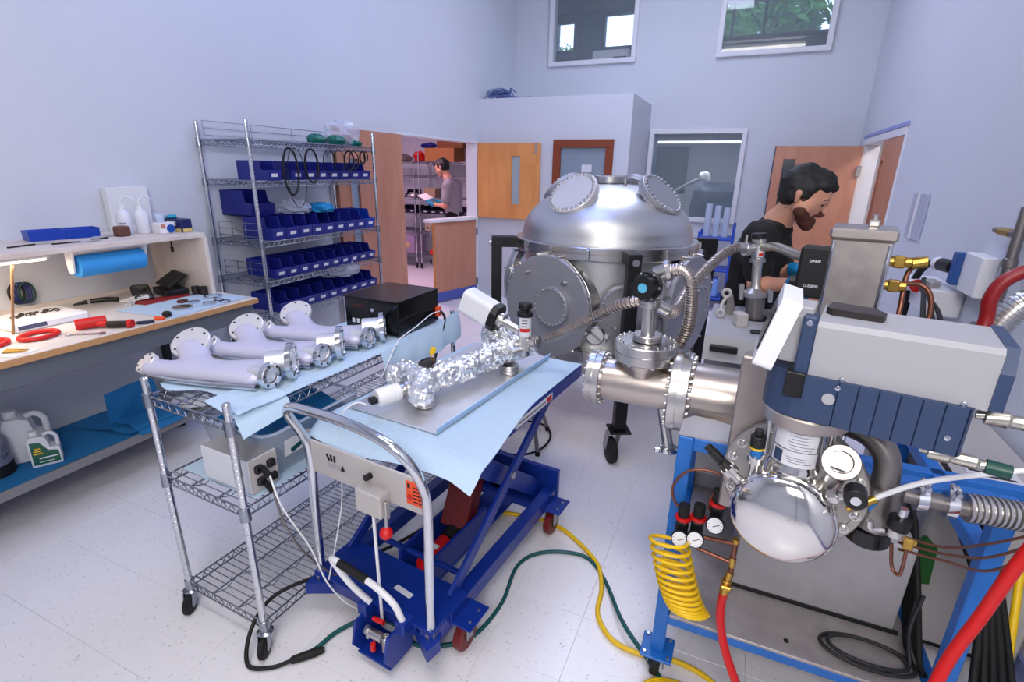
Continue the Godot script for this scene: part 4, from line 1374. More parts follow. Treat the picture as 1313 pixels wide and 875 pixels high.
	# ion gauges on the left of the vessel
	gauge(t, Vector3(-0.075, 1.02, 0.035), Vector3(-0.03, 1.0, 0.06), true)
	gauge(t, Vector3(-0.072, 1.0, 0.045), Vector3(-0.75, 0.66, 0.1), false)
	# blanked port to the right of the column
	st = S()
	cyl(st, Vector3(0.07, 1.05, 0.01), Vector3(0.084, 1.145, 0.05), 0.026, 24)
	part(t, "side_port", st, M.steel)
	st = S()
	lathe(st, [Vector2(0, 0), Vector2(0.036, 0), Vector2(0.038, 0.003), Vector2(0.038, 0.012), Vector2(0.036, 0.014), Vector2(0.024, 0.014), Vector2(0.023, 0.004), Vector2(0, 0.004)], Vector3(0.085, 1.148, 0.056), along(Vector3(0.1, 0.5, 0.85)), 32)
	part(t, "port_cap", st, M.dull)
	st = S()
	cyl(st, Vector3(0.06, 1.04, 0.05), Vector3(0.078, 1.06, 0.06), 0.018, 16)
	bx(st, Vector3(0.088, 1.068, 0.064), Vector3(0.026, 0.024, 0.024), 0.004, Basis.from_euler(Vector3(0.3, 0, 0.5)))
	cyl(st, Vector3(0.09, 1.07, 0.065), Vector3(0.115, 1.082, 0.068), 0.009, 12)
	cyl(st, Vector3(0.07, 1.035, 0.06), Vector3(0.078, 1.02, 0.075), 0.022, 20)
	part(t, "relief_fitting", st, M.steel)
	st = S()
	cyl(st, Vector3(0.124, 1.086, 0.045), Vector3(0.126, 1.088, 0.09), 0.022, 24)
	var bk := part(t, "black_gauge", st, M.black)
	st = S()
	cyl(st, Vector3(0.126, 1.088, 0.09), Vector3(0.1262, 1.088, 0.093), 0.010, 16)
	part(bk, "gauge_screw", st, M.chrome)

func arc_patch(st: SurfaceTool, r: float, y0: float, y1: float, a0: float, a1: float, n := 10) -> void:
	st.set_smooth_group(7)
	for k in n:
		var t0 := deg_to_rad(lerp(a0, a1, float(k) / n))
		var t1 := deg_to_rad(lerp(a0, a1, float(k + 1) / n))
		var p0 := Vector3(sin(t0), 0, cos(t0))
		var p1 := Vector3(sin(t1), 0, cos(t1))
		quad(st, p0 * r + Vector3(0, y0, 0), p1 * r + Vector3(0, y0, 0), p1 * r + Vector3(0, y1, 0), p0 * r + Vector3(0, y1, 0), p0 + p1)

func coupling(t: Node3D, p: Vector3, d: Vector3, m: Material, called: String) -> void:
	var st := S()
	d = d.normalized()
	var b := along(d)
	lathe(st, [Vector2(0, 0), Vector2(0.009, 0), Vector2(0.009, 0.012), Vector2(0.016, 0.014), Vector2(0.016, 0.045), Vector2(0.012, 0.05), Vector2(0.013, 0.054), Vector2(0.013, 0.085), Vector2(0.010, 0.09), Vector2(0.010, 0.1), Vector2(0, 0.1)], p, b, 6)
	var c := part(t, called, st, M.nickel)
	st = S()
	cyl(st, p + d * 0.098, p + d * 0.135, 0.014, 16)
	part(c, "collar", st, m)

func gauge(t: Node3D, p: Vector3, d: Vector3, blue: bool) -> void:
	var st := S()
	d = d.normalized()
	var b := along(d)
	lathe(st, [Vector2(0, 0), Vector2(0.012, 0), Vector2(0.011, 0.05), Vector2(0.011, 0.062), Vector2(0.019, 0.064), Vector2(0.019, 0.08), Vector2(0.008, 0.082), Vector2(0, 0.082)], p, b, 18)
	var g := part(t, "gauge_tube", st, M.steel)
	st = S()
	bolts(st, p + d * 0.08, b, 0.016, 6, 0.0035, 0.006)
	part(g, "gauge_bolts", st, M.steel, true)
	st = S()
	cyl(st, p + d * 0.08, p + d * 0.10, 0.013, 16)
	if blue:
		part(g, "blue_band", st, mat(Color(0.10, 0.42, 0.72), 0.5))
		st = S()
		cyl(st, p + d * 0.10, p + d * 0.107, 0.0165, 16)
		part(g, "yellow_band", st, M.yellow)
	else:
		part(g, "glass_band", st, M.dark_brown)
	st = S()
	cyl(st, p + d * 0.105, p + d * 0.135, 0.017 if blue else 0.012, 16)
	cyl(st, p + d * 0.135, p + d * 0.15, 0.010, 12)
	part(g, "black_cap", st, M.black)

func pump_plumbing() -> void:
	var st: SurfaceTool
	# exhaust canister with elbow, clamped pipe and flexible line
	var t := thing("exhaust_canister", "grey steel canister with black base and blue label, elbowed pipe", "canister", Vector3(0.40, 0.86, -1.36))
	st = S()
	cyl(st, Vector3(0.40, 0.90, -1.36), Vector3(0.40, 1.02, -1.36), 0.046, 32)
	rope(st, [Vector3(0.40, 0.99, -1.36), Vector3(0.40, 1.06, -1.36), Vector3(0.385, 1.105, -1.37), Vector3(0.35, 1.13, -1.39), Vector3(0.31, 1.135, -1.41)], 0.029, 18)
	part(t, "elbow", st, M.dull)
	st = S()
	cyl(st, Vector3(0.395, 0.855, -1.36), Vector3(0.395, 0.905, -1.36), 0.050, 32, 0.006)
	part(t, "black_base", st, M.black_gloss)
	st = S()
	bx(st, Vector3(0.362, 0.985, -1.322), Vector3(0.045, 0.03, 0.002), 0.0, Basis.from_euler(Vector3(0, -0.5, -0.35)))
	part(t, "blue_label", st, mat(Color(0.05, 0.45, 0.75), 0.5))
	st = S()
	cyl(st, Vector3(0.43, 1.005, -1.36), Vector3(0.575, 1.000, -1.36), 0.020, 24)
	part(t, "side_pipe", st, M.dull)
	for x in [0.478, 0.535]:
		st = S()
		pipe(st, Vector3(x - 0.010, 1.003, -1.36), Vector3(x + 0.010, 1.003, -1.36), 0.032, 0.019, 26)
		bx(st, Vector3(x, 1.042, -1.355), Vector3(0.022, 0.02, 0.02), 0.004)
		cyl(st, Vector3(x, 1.045, -1.375), Vector3(x, 1.045, -1.325), 0.006, 8)
		part(t, "pipe_clamp", st, M.chrome)
	st = S()
	bellows(st, [Vector3(0.565, 1.003, -1.36), Vector3(0.62, 1.005, -1.365), Vector3(0.70, 1.00, -1.38), Vector3(0.80, 0.98, -1.42), Vector3(0.90, 0.95, -1.46)], 0.034, 0.011, 0.006, 20)
	solo("bellows_hose", "fat ribbed steel hose leaving the clamped exhaust pipe", "hose", st, M.steel)
	# small black needle valve below
	t = thing("needle_valve", "small black-topped needle valve on the thin copper line", "valve", Vector3(0.42, 0.92, -1.28))
	st = S()
	cyl(st, Vector3(0.422, 0.935, -1.28), Vector3(0.425, 0.955, -1.28), 0.021, 20)
	rope(st, [Vector3(0.40, 0.945, -1.275), Vector3(0.375, 0.945, -1.27), Vector3(0.368, 0.965, -1.27)], 0.008)
	part(t, "body", st, M.steel)
	st = S()
	cyl(st, Vector3(0.425, 0.955, -1.28), Vector3(0.427, 0.985, -1.28), 0.023, 20)
	part(t, "black_cap", st, M.black)
	st = S()
	cyl(st, Vector3(0.427, 0.985, -1.28), Vector3(0.429, 1.010, -1.28), 0.010, 12)
	part(t, "stem", st, M.chrome)
	st = S()
	bx(st, Vector3(0.452, 0.925, -1.275), Vector3(0.02, 0.03, 0.018), 0.004)
	cyl(st, Vector3(0.44, 0.937, -1.275), Vector3(0.465, 0.93, -1.275), 0.008, 8)
	part(t, "brass_elbow", st, M.brass)
	st = S()
	rope(st, [Vector3(0.452, 0.915, -1.275), Vector3(0.455, 0.86, -1.275), Vector3(0.452, 0.835, -1.275), Vector3(0.440, 0.845, -1.29), Vector3(0.430, 0.90, -1.30)], 0.004)
	solo("copper_tube", "thin copper tube looping below the brass elbow", "tube", st, M.copper)
	for k in 3:
		st = S()
		var o := Vector3(0, -0.012 * k, 0.01 * k)
		rope(st, [Vector3(0.44, 0.925, -1.30) + o, Vector3(0.54, 0.905, -1.33) + o, Vector3(0.66, 0.89, -1.42) + o * 2.0, Vector3(0.80, 0.92, -1.5) + o], 0.0035, 6)
		solo("copper_line", ["upper", "middle", "lower"][k] + " thin copper line of three running towards ribbed hose", "tube", st, M.copper, "thin copper lines")
	# white plastic air line with its brass push fitting
	st = S()
	rope(st, [Vector3(0.335, 1.05, -1.20), Vector3(0.365, 1.075, -1.21), Vector3(0.45, 1.115, -1.24), Vector3(0.60, 1.17, -1.26), Vector3(0.75, 1.2, -1.30)], 0.006)
	solo("air_line", "white plastic air line rising from the black gauge", "tube", st, M.white)
	st = S()
	cyl(st, Vector3(0.318, 1.04, -1.196), Vector3(0.348, 1.062, -1.203), 0.0095, 12)
	cyl(st, Vector3(0.298, 1.026, -1.192), Vector3(0.318, 1.04, -1.196), 0.006, 10)
	solo("push_fitting", "gold push fitting at the end of white air line", "fitting", st, M.brass)
	# pressure regulators at the left leg
	for e in [[Vector3(-0.043, 0.655, -1.445), "black regulator with white dial hanging left of its twin, by yellow coil"], [Vector3(0.0, 0.668, -1.445), "black regulator with red collar and white dial, beside yellow coil"], [Vector3(0.048, 0.735, -1.445), "black regulator with red collar and white dial, under the gauges"]]:
		regulator(e[0], e[1])
	st = S()
	rope(st, [Vector3(-0.045, 0.73, -1.46), Vector3(-0.075, 0.76, -1.46), Vector3(-0.085, 0.81, -1.46), Vector3(-0.055, 0.865, -1.465), Vector3(0.0, 0.885, -1.47), Vector3(0.06, 0.875, -1.47), Vector3(0.09, 0.85, -1.47)], 0.0045)
	solo("copper_tube", "bent copper tube rising over the pair of regulators", "tube", st, M.copper)
	st = S()
	rope(st, [Vector3(0.025, 0.76, -1.46), Vector3(0.026, 0.80, -1.46), Vector3(0.045, 0.835, -1.465), Vector3(0.085, 0.85, -1.47)], 0.0045)
	solo("copper_tube", "short copper tube curving up beside the single regulator", "tube", st, M.copper)
	t = thing("copper_manifold", "soldered copper pipe manifold with brass valves feeding red hose", "pipe", Vector3(0.1, 0.5, -1.42))
	st = S()
	cyl(st, Vector3(0.02, 0.672, -1.44), Vector3(0.108, 0.685, -1.43), 0.0065, 10)
	cyl(st, Vector3(0.01, 0.635, -1.43), Vector3(0.105, 0.625, -1.42), 0.0065, 10)
	cyl(st, Vector3(0.112, 0.69, -1.43), Vector3(0.112, 0.59, -1.42), 0.008, 10)
	part(t, "pipes", st, M.copper)
	st = S()
	cyl(st, Vector3(0.112, 0.64, -1.425), Vector3(0.112, 0.61, -1.422), 0.011, 10)
	cyl(st, Vector3(0.112, 0.69, -1.43), Vector3(0.112, 0.705, -1.43), 0.011, 10)
	part(t, "solder_joints", st, M.brass)
	st = S()
	cyl(st, Vector3(0.112, 0.59, -1.42), Vector3(0.106, 0.56, -1.42), 0.012, 6)
	cyl(st, Vector3(0.106, 0.56, -1.42), Vector3(0.104, 0.51, -1.42), 0.015, 12)
	bx(st, Vector3(0.106, 0.545, -1.41), Vector3(0.03, 0.012, 0.03), 0.003)
	part(t, "brass_valve", st, M.brass)
	# red hose: from the brass valve down, along the floor and up to the right
	st = S()
	rope(st, [Vector3(0.104, 0.515, -1.42), Vector3(0.103, 0.46, -1.42), Vector3(0.11, 0.40, -1.41), Vector3(0.14, 0.31, -1.39), Vector3(0.21, 0.20, -1.33), Vector3(0.30, 0.10, -1.22), Vector3(0.42, 0.04, -1.05), Vector3(0.52, 0.12, -0.98), Vector3(0.53, 0.35, -1.03), Vector3(0.515, 0.52, -1.11), Vector3(0.545, 0.68, -1.18), Vector3(0.585, 0.85, -1.20), Vector3(0.61, 1.0, -1.20), Vector3(0.66, 1.15, -1.22)], 0.013, 12, 10)
	solo("red_hose", "thick red rubber hose hanging from the brass valve and looping right", "hose", st, M.red)
	# yellow coiled air hose
	st = S()
	var pts := []
	for k in 16 * 13 + 1:
		var u := k / (16.0 * 13)
		var a := TAU * 13.0 * u
		var c := Vector3(-0.075, 0.665, -1.40).lerp(Vector3(0.012, 0.45, -1.37), 1.0 - pow(1.0 - u, 1.7)) + Vector3(-0.012, 0, 0) * sin(u * PI)
		pts.append(c + Vector3(cos(a) * 0.058, sin(a) * 0.015, sin(a) * 0.05))
	tube(st, pts, 0.0058, 8)
	solo("coiled_hose", "yellow coiled air hose hanging below the regulators", "hose", st, M.yellow)
	# black cable bundle in the corner behind and the grey ones on the shelf
	for k in 2:
		st = S()
		var c0 := []
		for q in 14:
			var a := TAU * q / 13.0 * 1.0
			c0.append(Vector3(0.55 + cos(a) * (0.13 - 0.02 * k), 0.293 + 0.008 * k, -1.595 + sin(a) * (0.060 - 0.01 * k)))
		c0.append(Vector3(0.66, 0.36, -1.66))
		c0.append(Vector3(0.70, 0.45, -1.75 - 0.05 * k))
		rope(st, c0, 0.006, 7, 5)
		solo("grey_cable", ["outer dark grey cable loop on the blue stand's lower shelf", "inner dark grey cable loop on the blue stand's lower shelf"][k], "cable", st, M.cable, "looped grey cables")
	for k in 7:
		st = S()
		var w := 0.008 * k
		rope(st, [Vector3(0.668 + w * 0.3, 0.66 - w, -1.98 + w), Vector3(0.672 + w * 0.4, 0.46, -1.84 + w), Vector3(0.675 + w * 0.3, 0.31, -1.72 + 2.0 * w), Vector3(0.672 + w * 0.4, 0.30, -1.62 + w)], 0.010, 7)
		solo("black_cable", "black cable, %s of the strands between grey box and blue leg" % ORD[k], "cable", st, M.rubber, "black strands by the grey box")
	for k in 5:
		st = S()
		var x := 0.79 + 0.025 * k
		rope(st, [Vector3(x, 0.01 + 0.005 * k, -1.3 - 0.02 * k), Vector3(x + 0.02, 0.25, -1.55), Vector3(x + 0.04, 0.5, -1.75 - 0.04 * k), Vector3(x - 0.02, 0.70, -1.90), Vector3(x + 0.1, 0.74, -2.04)], 0.011, 7)
		solo("black_cable", "black cable, %s from the blue leg in the hanging bundle" % ORD[k], "cable", st, M.rubber, "black cable bundle")
	st = S()
	prism(st, PackedVector2Array([Vector2(0, 0), Vector2(0.07, 0.02), Vector2(0.06, 0.15), Vector2(0.02, 0.18), Vector2(-0.02, 0.10)]), 0.02, Vector3(0.70, 0.36, -1.93), Basis.from_euler(Vector3(-0.3, 0.2, -0.2)))
	solo("green_bag", "bright green pouch hanging among the black cables", "bag", st, M.green)
	# grey dry pump by the wall
	t = thing("dry_pump", "grey finned dry pump with warning plate beside the blue frame", "vacuum pump", Vector3(0.95, 0, -2.5))
	st = S()
	box2(st, Vector3(0.745, 0.05, -2.95), Vector3(1.12, 0.70, -2.02), 0.01)
	part(t, "body", st, M.grey_panel)
	st = S()
	box2(st, Vector3(0.77, 0.0, -2.93), Vector3(1.10, 0.05, -2.06), 0.01)
	part(t, "feet", st, M.black)
	for k in 6:
		st = S()
		box2(st, Vector3(0.70, 0.40, -2.40 - 0.06 * k), Vector3(0.81, 0.715, -2.385 - 0.06 * k), 0.006)
		part(t, "fin", st, M.grey_panel)
	st = S()
	box2(st, Vector3(0.88, 0.70, -2.26), Vector3(1.04, 0.704, -2.12), 0.001)
	var pl := part(t, "plate", st, M.label)
	st = S()
	box2(st, Vector3(0.86, 0.70, -2.285), Vector3(1.06, 0.703, -2.275))
	part(pl, "red_line", st, M.red)
	st = S()
	for k in 4: box2(st, Vector3(0.89, 0.704, -2.25 + 0.03 * k), Vector3(1.02 - 0.02 * (k % 2), 0.7055, -2.24 + 0.03 * k))
	part(pl, "print_lines", st, M.ink, true)
	st = S()
	cyl(st, Vector3(0.86, 0.70, -2.08), Vector3(0.86, 0.712, -2.08), 0.024, 24)
	part(t, "oil_cap", st, M.black)
	st = S()
	box2(st, Vector3(0.81, 0.70, -2.40), Vector3(0.83, 0.708, -2.14), 0.003)
	part(t, "grip_slot", st, M.ink)

func regulator(p: Vector3, label: String) -> void:
	var t := thing("pressure_regulator", label, "regulator", p)
	t.scale = Vector3.ONE * 1.15
	local()
	var st := S()
	bx(st, Vector3(0, 0.02, -0.01), Vector3(0.032, 0.05, 0.032), 0.006)
	cyl(st, Vector3(0, -0.01, -0.01), Vector3(0, 0.0, -0.01), 0.014, 16)
	part(t, "body", st, M.black)
	st = S()
	cyl(st, Vector3(0, 0.045, -0.01), Vector3(0, 0.054, -0.01), 0.021, 20)
	part(t, "red_collar", st, M.red)
	st = S()
	cyl(st, Vector3(0, 0.054, -0.01), Vector3(0, 0.09, -0.01), 0.015, 18)
	part(t, "adjusting_knob", st, M.rubber)
	st = S()
	var d := Vector3(0.0, 0.35, 0.95).normalized()
	var g := Vector3(0, 0.0, 0.01)
	cyl(st, g, g + d * 0.022, 0.0225, 28)
	var c := part(t, "gauge_case", st, M.black)
	st = S()
	cyl(st, g + d * 0.022, g + d * 0.0225, 0.0195, 28)
	part(c, "dial", st, M.white)
	st = S()
	var b := along(d)
	bx(st, g + d * 0.023 + b.x * 0.003, Vector3(0.018, 0.0006, 0.0016), 0.0, b.rotated(d, 0.5))
	for k in 9:
		var a := deg_to_rad(-40.0 + 32.5 * k)
		bx(st, g + d * 0.0228 + (b.x * cos(a) + b.z * sin(a)) * 0.016, Vector3(0.0035, 0.0005, 0.001), 0.0, Basis(b.x * cos(a) + b.z * sin(a), b.y, -b.x * sin(a) + b.z * cos(a)))
	part(c, "needle_and_ticks", st, M.ink, true)

# one wire shelf: two-wire rim with zigzag, long supports and the deck wires; deck 0: wires along x, 2: along z
func wire_shelf(t: Node3D, x0: float, x1: float, z0: float, z1: float, y: float, deck: int, m: Material) -> void:
	var st := S()
	var dy := 0.032
	var cs := [Vector3(x0, 0, z0), Vector3(x1, 0, z0), Vector3(x1, 0, z1), Vector3(x0, 0, z1)]
	for k in 4:
		var a: Vector3 = cs[k]
		var b: Vector3 = cs[(k + 1) % 4]
		cyl(st, a + Vector3(0, y, 0), b + Vector3(0, y, 0), 0.0035, 6)
		cyl(st, a + Vector3(0, y - dy, 0), b + Vector3(0, y - dy, 0), 0.0035, 6)
		var n := int(round(a.distance_to(b) / 0.045))
		for q in n:
			var p: Vector3 = a.lerp(b, (q + 0.1) / n)
			var p2: Vector3 = a.lerp(b, (q + 0.55) / n)
			var p3: Vector3 = a.lerp(b, (q + 1.0) / n)
			tube(st, [p + Vector3(0, y - dy, 0), p2 + Vector3(0, y, 0), p3 + Vector3(0, y - dy, 0)], 0.0025, 5)
	var sh := part(t, "shelf", st, m)
	st = S()
	if deck == 0:
		var n := int(abs(z1 - z0) / 0.027)
		for k in range(1, n): cyl(st, Vector3(x0, y + 0.003, lerp(z0, z1, float(k) / n)), Vector3(x1, y + 0.003, lerp(z0, z1, float(k) / n)), 0.0024, 5)
		for f in [0.33, 0.67]:
			cyl(st, Vector3(lerp(x0, x1, f), y - 0.003, z0), Vector3(lerp(x0, x1, f), y - 0.003, z1), 0.0035, 5)
			for q in 12:
				var za: float = lerp(z0, z1, q / 12.0)
				var zb: float = lerp(z0, z1, (q + 1) / 12.0)
				var xx: float = lerp(x0, x1, f)
				tube(st, [Vector3(xx, y - 0.003, za), Vector3(xx, y - 0.025, (za + zb) / 2), Vector3(xx, y - 0.003, zb)], 0.0025, 4)
	else:
		var n := int(abs(x1 - x0) / 0.027)
		for k in range(1, n): cyl(st, Vector3(lerp(x0, x1, float(k) / n), y + 0.003, z0), Vector3(lerp(x0, x1, float(k) / n), y + 0.003, z1), 0.0024, 5)
		for f in [0.33, 0.67]: cyl(st, Vector3(x0, y - 0.003, lerp(z0, z1, f)), Vector3(x1, y - 0.003, lerp(z0, z1, f)), 0.0035, 5)
	part(sh, "deck_wires", st, m, true)
	for c in cs:
		st = S()
		lathe(st, [Vector2(0.0135, y - 0.045), Vector2(0.019, y - 0.043), Vector2(0.017, y + 0.008), Vector2(0.0135, y + 0.01)], c, Basis.IDENTITY, 14)
		part(sh, "collar", st, m)

func post(t: Node3D, x: float, z: float, y0: float, y1: float, m: Material, r := 0.0127) -> void:
	var st := S()
	lathe(st, [Vector2(0, y0), Vector2(r, y0), Vector2(r, y1 - 0.004), Vector2(r * 0.7, y1), Vector2(0, y1)], Vector3(x, 0, z), Basis.IDENTITY, 14)
	var p := part(t, "post", st, m)
	st = S()
	var y := y0 + 0.06
	while y < y1 - 0.01:
		lathe(st, [Vector2(r, y), Vector2(r + 0.0006, y + 0.001), Vector2(r, y + 0.002)], Vector3(x, 0, z), Basis.IDENTITY, 12)
		y += 0.0254
	part(p, "grooves", st, m, true)

func caster(t: Node3D, x: float, z: float, top: float, r: float, yaw: float, wheel: Material, fork: Material, w := 0.03) -> void:
	var b := Basis.from_euler(Vector3(0, yaw, 0))
	var st := S()
	var o := Vector3(x, 0, z)
	var c := o + b * Vector3(0, r, 0.025)
	lathe(st, [Vector2(0, top - 0.012), Vector2(0.028, top - 0.012), Vector2(0.03, top - 0.006), Vector2(0.02, top), Vector2(0, top)], o, Basis.IDENTITY, 18)
	for s in [-1.0, 1.0]:
		var poly := PackedVector2Array([Vector2(-0.02, top - 0.01), Vector2(0.025, top - 0.01), Vector2(0.038, r), Vector2(0.03, r - 0.015), Vector2(0.012, r - 0.01)])
		prism(st, poly, 0.003, o + b * Vector3(s * (w * 0.5 + 0.004), 0, 0), b * Basis(Vector3(0, 0, 1), Vector3.UP, Vector3(-1, 0, 0)))
	var cs := part(t, "caster", st, fork)
	st = S()
	var ax := b * Vector3.RIGHT
	lathe(st, [Vector2(0, -w / 2), Vector2(r * 0.8, -w / 2), Vector2(r, -w / 4), Vector2(r, w / 4), Vector2(r * 0.8, w / 2), Vector2(0, w / 2)], c, along(ax), 24)
	part(cs, "wheel", st, wheel)

func wire_cart() -> void:
	var t := thing("wire_cart", "chrome three-tier wire cart on black casters beside the lift table", "cart", Vector3(-1.592, 0, -1.645), -2.7)
	local()
	var X := 0.2175
	var Z := 0.65
	for x in [-X, X]:
		for z in [-Z, Z]:
			post(t, x, z, 0.085, 1.02, M.chrome)
			caster(t, x, z, 0.10, 0.042, 0.5 if z > 0 else -0.4, M.rubber, M.wire, 0.026)
	for y in [0.95, 0.625, 0.135]: wire_shelf(t, -X, X, -Z, Z, y, 0, M.wire)
	# blue wipes spread over the top shelf and falling over its far side
	var at := Transform3D(Basis.from_euler(Vector3(0, deg_to_rad(-2.7), 0)), Vector3(-1.592, 0, -1.645))
	var st := S()
	var rng := FastNoiseLite.new()
	rng.seed = 5
	rng.frequency = 6.0
	sheet(st, func(u: float, v: float):
		var z: float = lerp(0.62 - 0.10 * (1.0 - u) * 0.3 + 0.02 * sin(u * 9.0), -0.63, v)
		var x: float = lerp(-0.24, 0.235, u)
		var y: float = 0.962 + 0.006 * (rng.get_noise_3d(x, 0, z) + 1.0)
		if v < 0.06: y += 0.004
		if v < 0.02 and u > 0.2: z -= 0.06 * sin((u - 0.2) / 0.8 * PI) * 0.9
		return at * Vector3(x, y, z), 20, 40)
	solo("wipe_sheet", "light blue wipe paper spread over the wire cart's top shelf", "paper", st, M.paper_blue)
	st = S()
	sheet(st, func(u: float, v: float):
		var z: float = lerp(-0.05, -0.68, u)
		var drop: float = v * lerp(0.09, 0.15, u)
		var lift := 0.045 * smoothstep(0.5, 1.0, u)
		var x: float = 0.237 + 0.018 * sin(v * 2.0) + 0.006 * sin(u * 30.0) * v
		return at * Vector3(x, 0.972 + lift - drop, z), 30, 8, Vector3.RIGHT)
	solo("wipe_sheet", "blue wipe paper hanging over the cart edge under the black box", "paper", st, M.paper_blue)
	st = S()
	sheet(st, func(u: float, v: float):
		var x: float = lerp(0.05, 0.26, u)
		var z: float = lerp(0.62, 0.42, v)
		return at * Vector3(x, 0.977 - 0.06 * pow(max(0.0, u - 0.75) / 0.25, 2.0) - 0.02 * (1.0 - v) * u, z + 0.02 * u), 10, 8)
	solo("wipe_sheet", "small light blue wipe drooping over the cart's near corner", "paper", st, M.paper_blue)
	# three white manifolds
	var labels := ["white curved manifold with round flanges, nearest to the cart's open end", "white curved manifold with round flanges, lying between two like it", "white curved manifold with round flanges, next to the black instrument box"]
	var first: Node3D
	for k in 3:
		if k == 0:
			first = manifold(labels[0])
			first.position = Vector3(-1.735, 0.976, -1.20)
			first.rotation_degrees.y = 9.0
		else:
			copy_of(first, Vector3(-1.735 + 0.012 * k, 0.976, -1.20 - 0.245 * k - 0.02 * (k - 1)), 9.0, labels[k])
	# black instrument
	t = thing("black_instrument", "black instrument box with red-lit keypad on the wire cart", "instrument", Vector3(-1.555, 0.976, -2.06), -1.0)
	local()
	st = S()
	bx(st, Vector3(0, 0.0815, 0), Vector3(0.315, 0.163, 0.34), 0.004)
	var bb := part(t, "case", st, M.black_gloss)
	st = S()
	bx(st, Vector3(0, 0.165, 0), Vector3(0.32, 0.006, 0.35), 0.002)
	part(t, "lid", st, mat(Color(0.06, 0.045, 0.05), 0.22))
	st = S()
	bx(st, Vector3(-0.06, 0.10, 0.171), Vector3(0.11, 0.09, 0.004), 0.001)
	part(bb, "keypad", st, M.ink)
	var em := mat(Color(0.25, 0.03, 0.03), 0.4)
	st = S()
	bx(st, Vector3(-0.07, 0.125, 0.1735), Vector3(0.07, 0.012, 0.001))
	part(bb, "readout", st, em)
	for k in 4:
		st = S()
		bx(st, Vector3(-0.105 + 0.028 * k, 0.05, 0.173), Vector3(0.016, 0.022, 0.004), 0.001)
		part(bb, "key", st, M.label)
	st = S()
	cyl(st, Vector3(0.015, 0.115, 0.17), Vector3(0.015, 0.115, 0.18), 0.009, 12)
	part(bb, "switch", st, M.chrome)
	for k in 4:
		st = S()
		bx(st, Vector3(-0.16, 0.04 + 0.03 * k, 0.12), Vector3(0.008, 0.014, 0.02), 0.002)
		part(t, "side_terminal", st, M.orange_label)
	st = S()
	bx(st, Vector3(0.166, 0.05, -0.155), Vector3(0.02, 0.05, 0.03), 0.003)
	part(t, "plug", st, M.orange_label)
	# clear tote with blue cloths on the middle shelf
	t = thing("storage_tote", "clear plastic tote of blue cloths on the wire cart's middle shelf", "tote", at * Vector3(0.0, 0.63, 0.28), -2.7)
	local()
	st = S()
	var w := 0.155
	var d := 0.20
	var h := 0.19
	for s in [-1.0, 1.0]:
		quad(st, Vector3(s * w, 0.002, -d), Vector3(s * w, 0.002, d), Vector3(s * (w + 0.03), h, d + 0.03), Vector3(s * (w + 0.03), h, -d - 0.03), Vector3(s, 0, 0))
		quad(st, Vector3(-w, 0.002, s * d), Vector3(w, 0.002, s * d), Vector3(w + 0.03, h, s * (d + 0.03)), Vector3(-w - 0.03, h, s * (d + 0.03)), Vector3(0, 0, s))
	quad(st, Vector3(-w, 0.002, -d), Vector3(w, 0.002, -d), Vector3(w, 0.002, d), Vector3(-w, 0.002, d), Vector3.DOWN)
	part(t, "body", st, M.clear)
	st = S()
	var rim := PackedVector3Array()
	for p in round_rect(2 * w + 0.075, 2 * d + 0.075, 0.05, 5): rim.append(Vector3(p.x, h, p.y))
	tube(st, rim, 0.007, 6, true)
	part(t, "rim", st, M.clear_rim)
	st = S()
	bx(st, Vector3(w + 0.018, 0.10, 0.09), Vector3(0.002, 0.07, 0.12), 0.0, Basis.from_euler(Vector3(0, 0, -0.15)))
	var lb := part(t, "label", st, M.label)
	st = S()
	bx(st, Vector3(w + 0.0205, 0.118, 0.11), Vector3(0.001, 0.014, 0.05), 0.0, Basis.from_euler(Vector3(0, 0, -0.15)))
	part(lb, "red_mark", st, M.red)
	st = S()
	bx(st, Vector3(w + 0.0195, 0.09, 0.09), Vector3(0.001, 0.022, 0.07), 0.0, Basis.from_euler(Vector3(0.25, 0, -0.15)))
	part(lb, "teal_mark", st, M.teal)
	st = S()
	sheet(st, func(u: float, v: float):
		var x: float = lerp(-0.15, 0.165, u)
		var z: float = lerp(-0.20, 0.21, v)
		return at * Vector3(x, 0.63 + 0.13 + 0.04 * sin(u * 5.0 + v * 2.0) * 0.5 + 0.02 * cos(v * 7.0), z + 0.28), 14, 14)
	solo("cloth_pile", "folded deep blue cloths inside the clear tote", "cloth", st, M.paper_deep)
	st = S()
	sheet(st, func(u: float, v: float):
		var x: float = lerp(-0.20, 0.21, u)
		var z: float = lerp(-0.1, 0.60, v)
		return at * Vector3(x, 0.6305 + 0.003 * sin(u * 9.0), z), 12, 12)
	solo("wipe_sheet", "blue wipe lining the wire cart's middle shelf under the tote", "paper", st, M.paper_blue)
	# power supply box
	t = thing("power_supply_box", "grey metal power supply box at the open end of middle shelf", "power supply", at * Vector3(0.06, 0.634, 0.535), -2.7)
	local()
	st = S()
	bx(st, Vector3(0, 0.065, 0), Vector3(0.25, 0.13, 0.115), 0.002)
	part(t, "case", st, M.white_plastic)
	st = S()
	bx(st, Vector3(0, 0.131, 0), Vector3(0.245, 0.003, 0.11), 0.001)
	part(t, "vented_top", st, M.grey_box)
	st = S()
	bx(st, Vector3(0.127, 0.065, 0), Vector3(0.006, 0.125, 0.11), 0.001)
	var ep := part(t, "end_panel", st, M.grey_panel)
	for e in [Vector2(0.09, 0.025), Vector2(0.09, -0.025), Vector2(0.04, 0.02), Vector2(0.035, -0.028)]:
		st = S()
		bx(st, Vector3(0.135, e.x, e.y), Vector3(0.02, 0.03, 0.03), 0.004)
		part(ep, "socket", st, M.black)
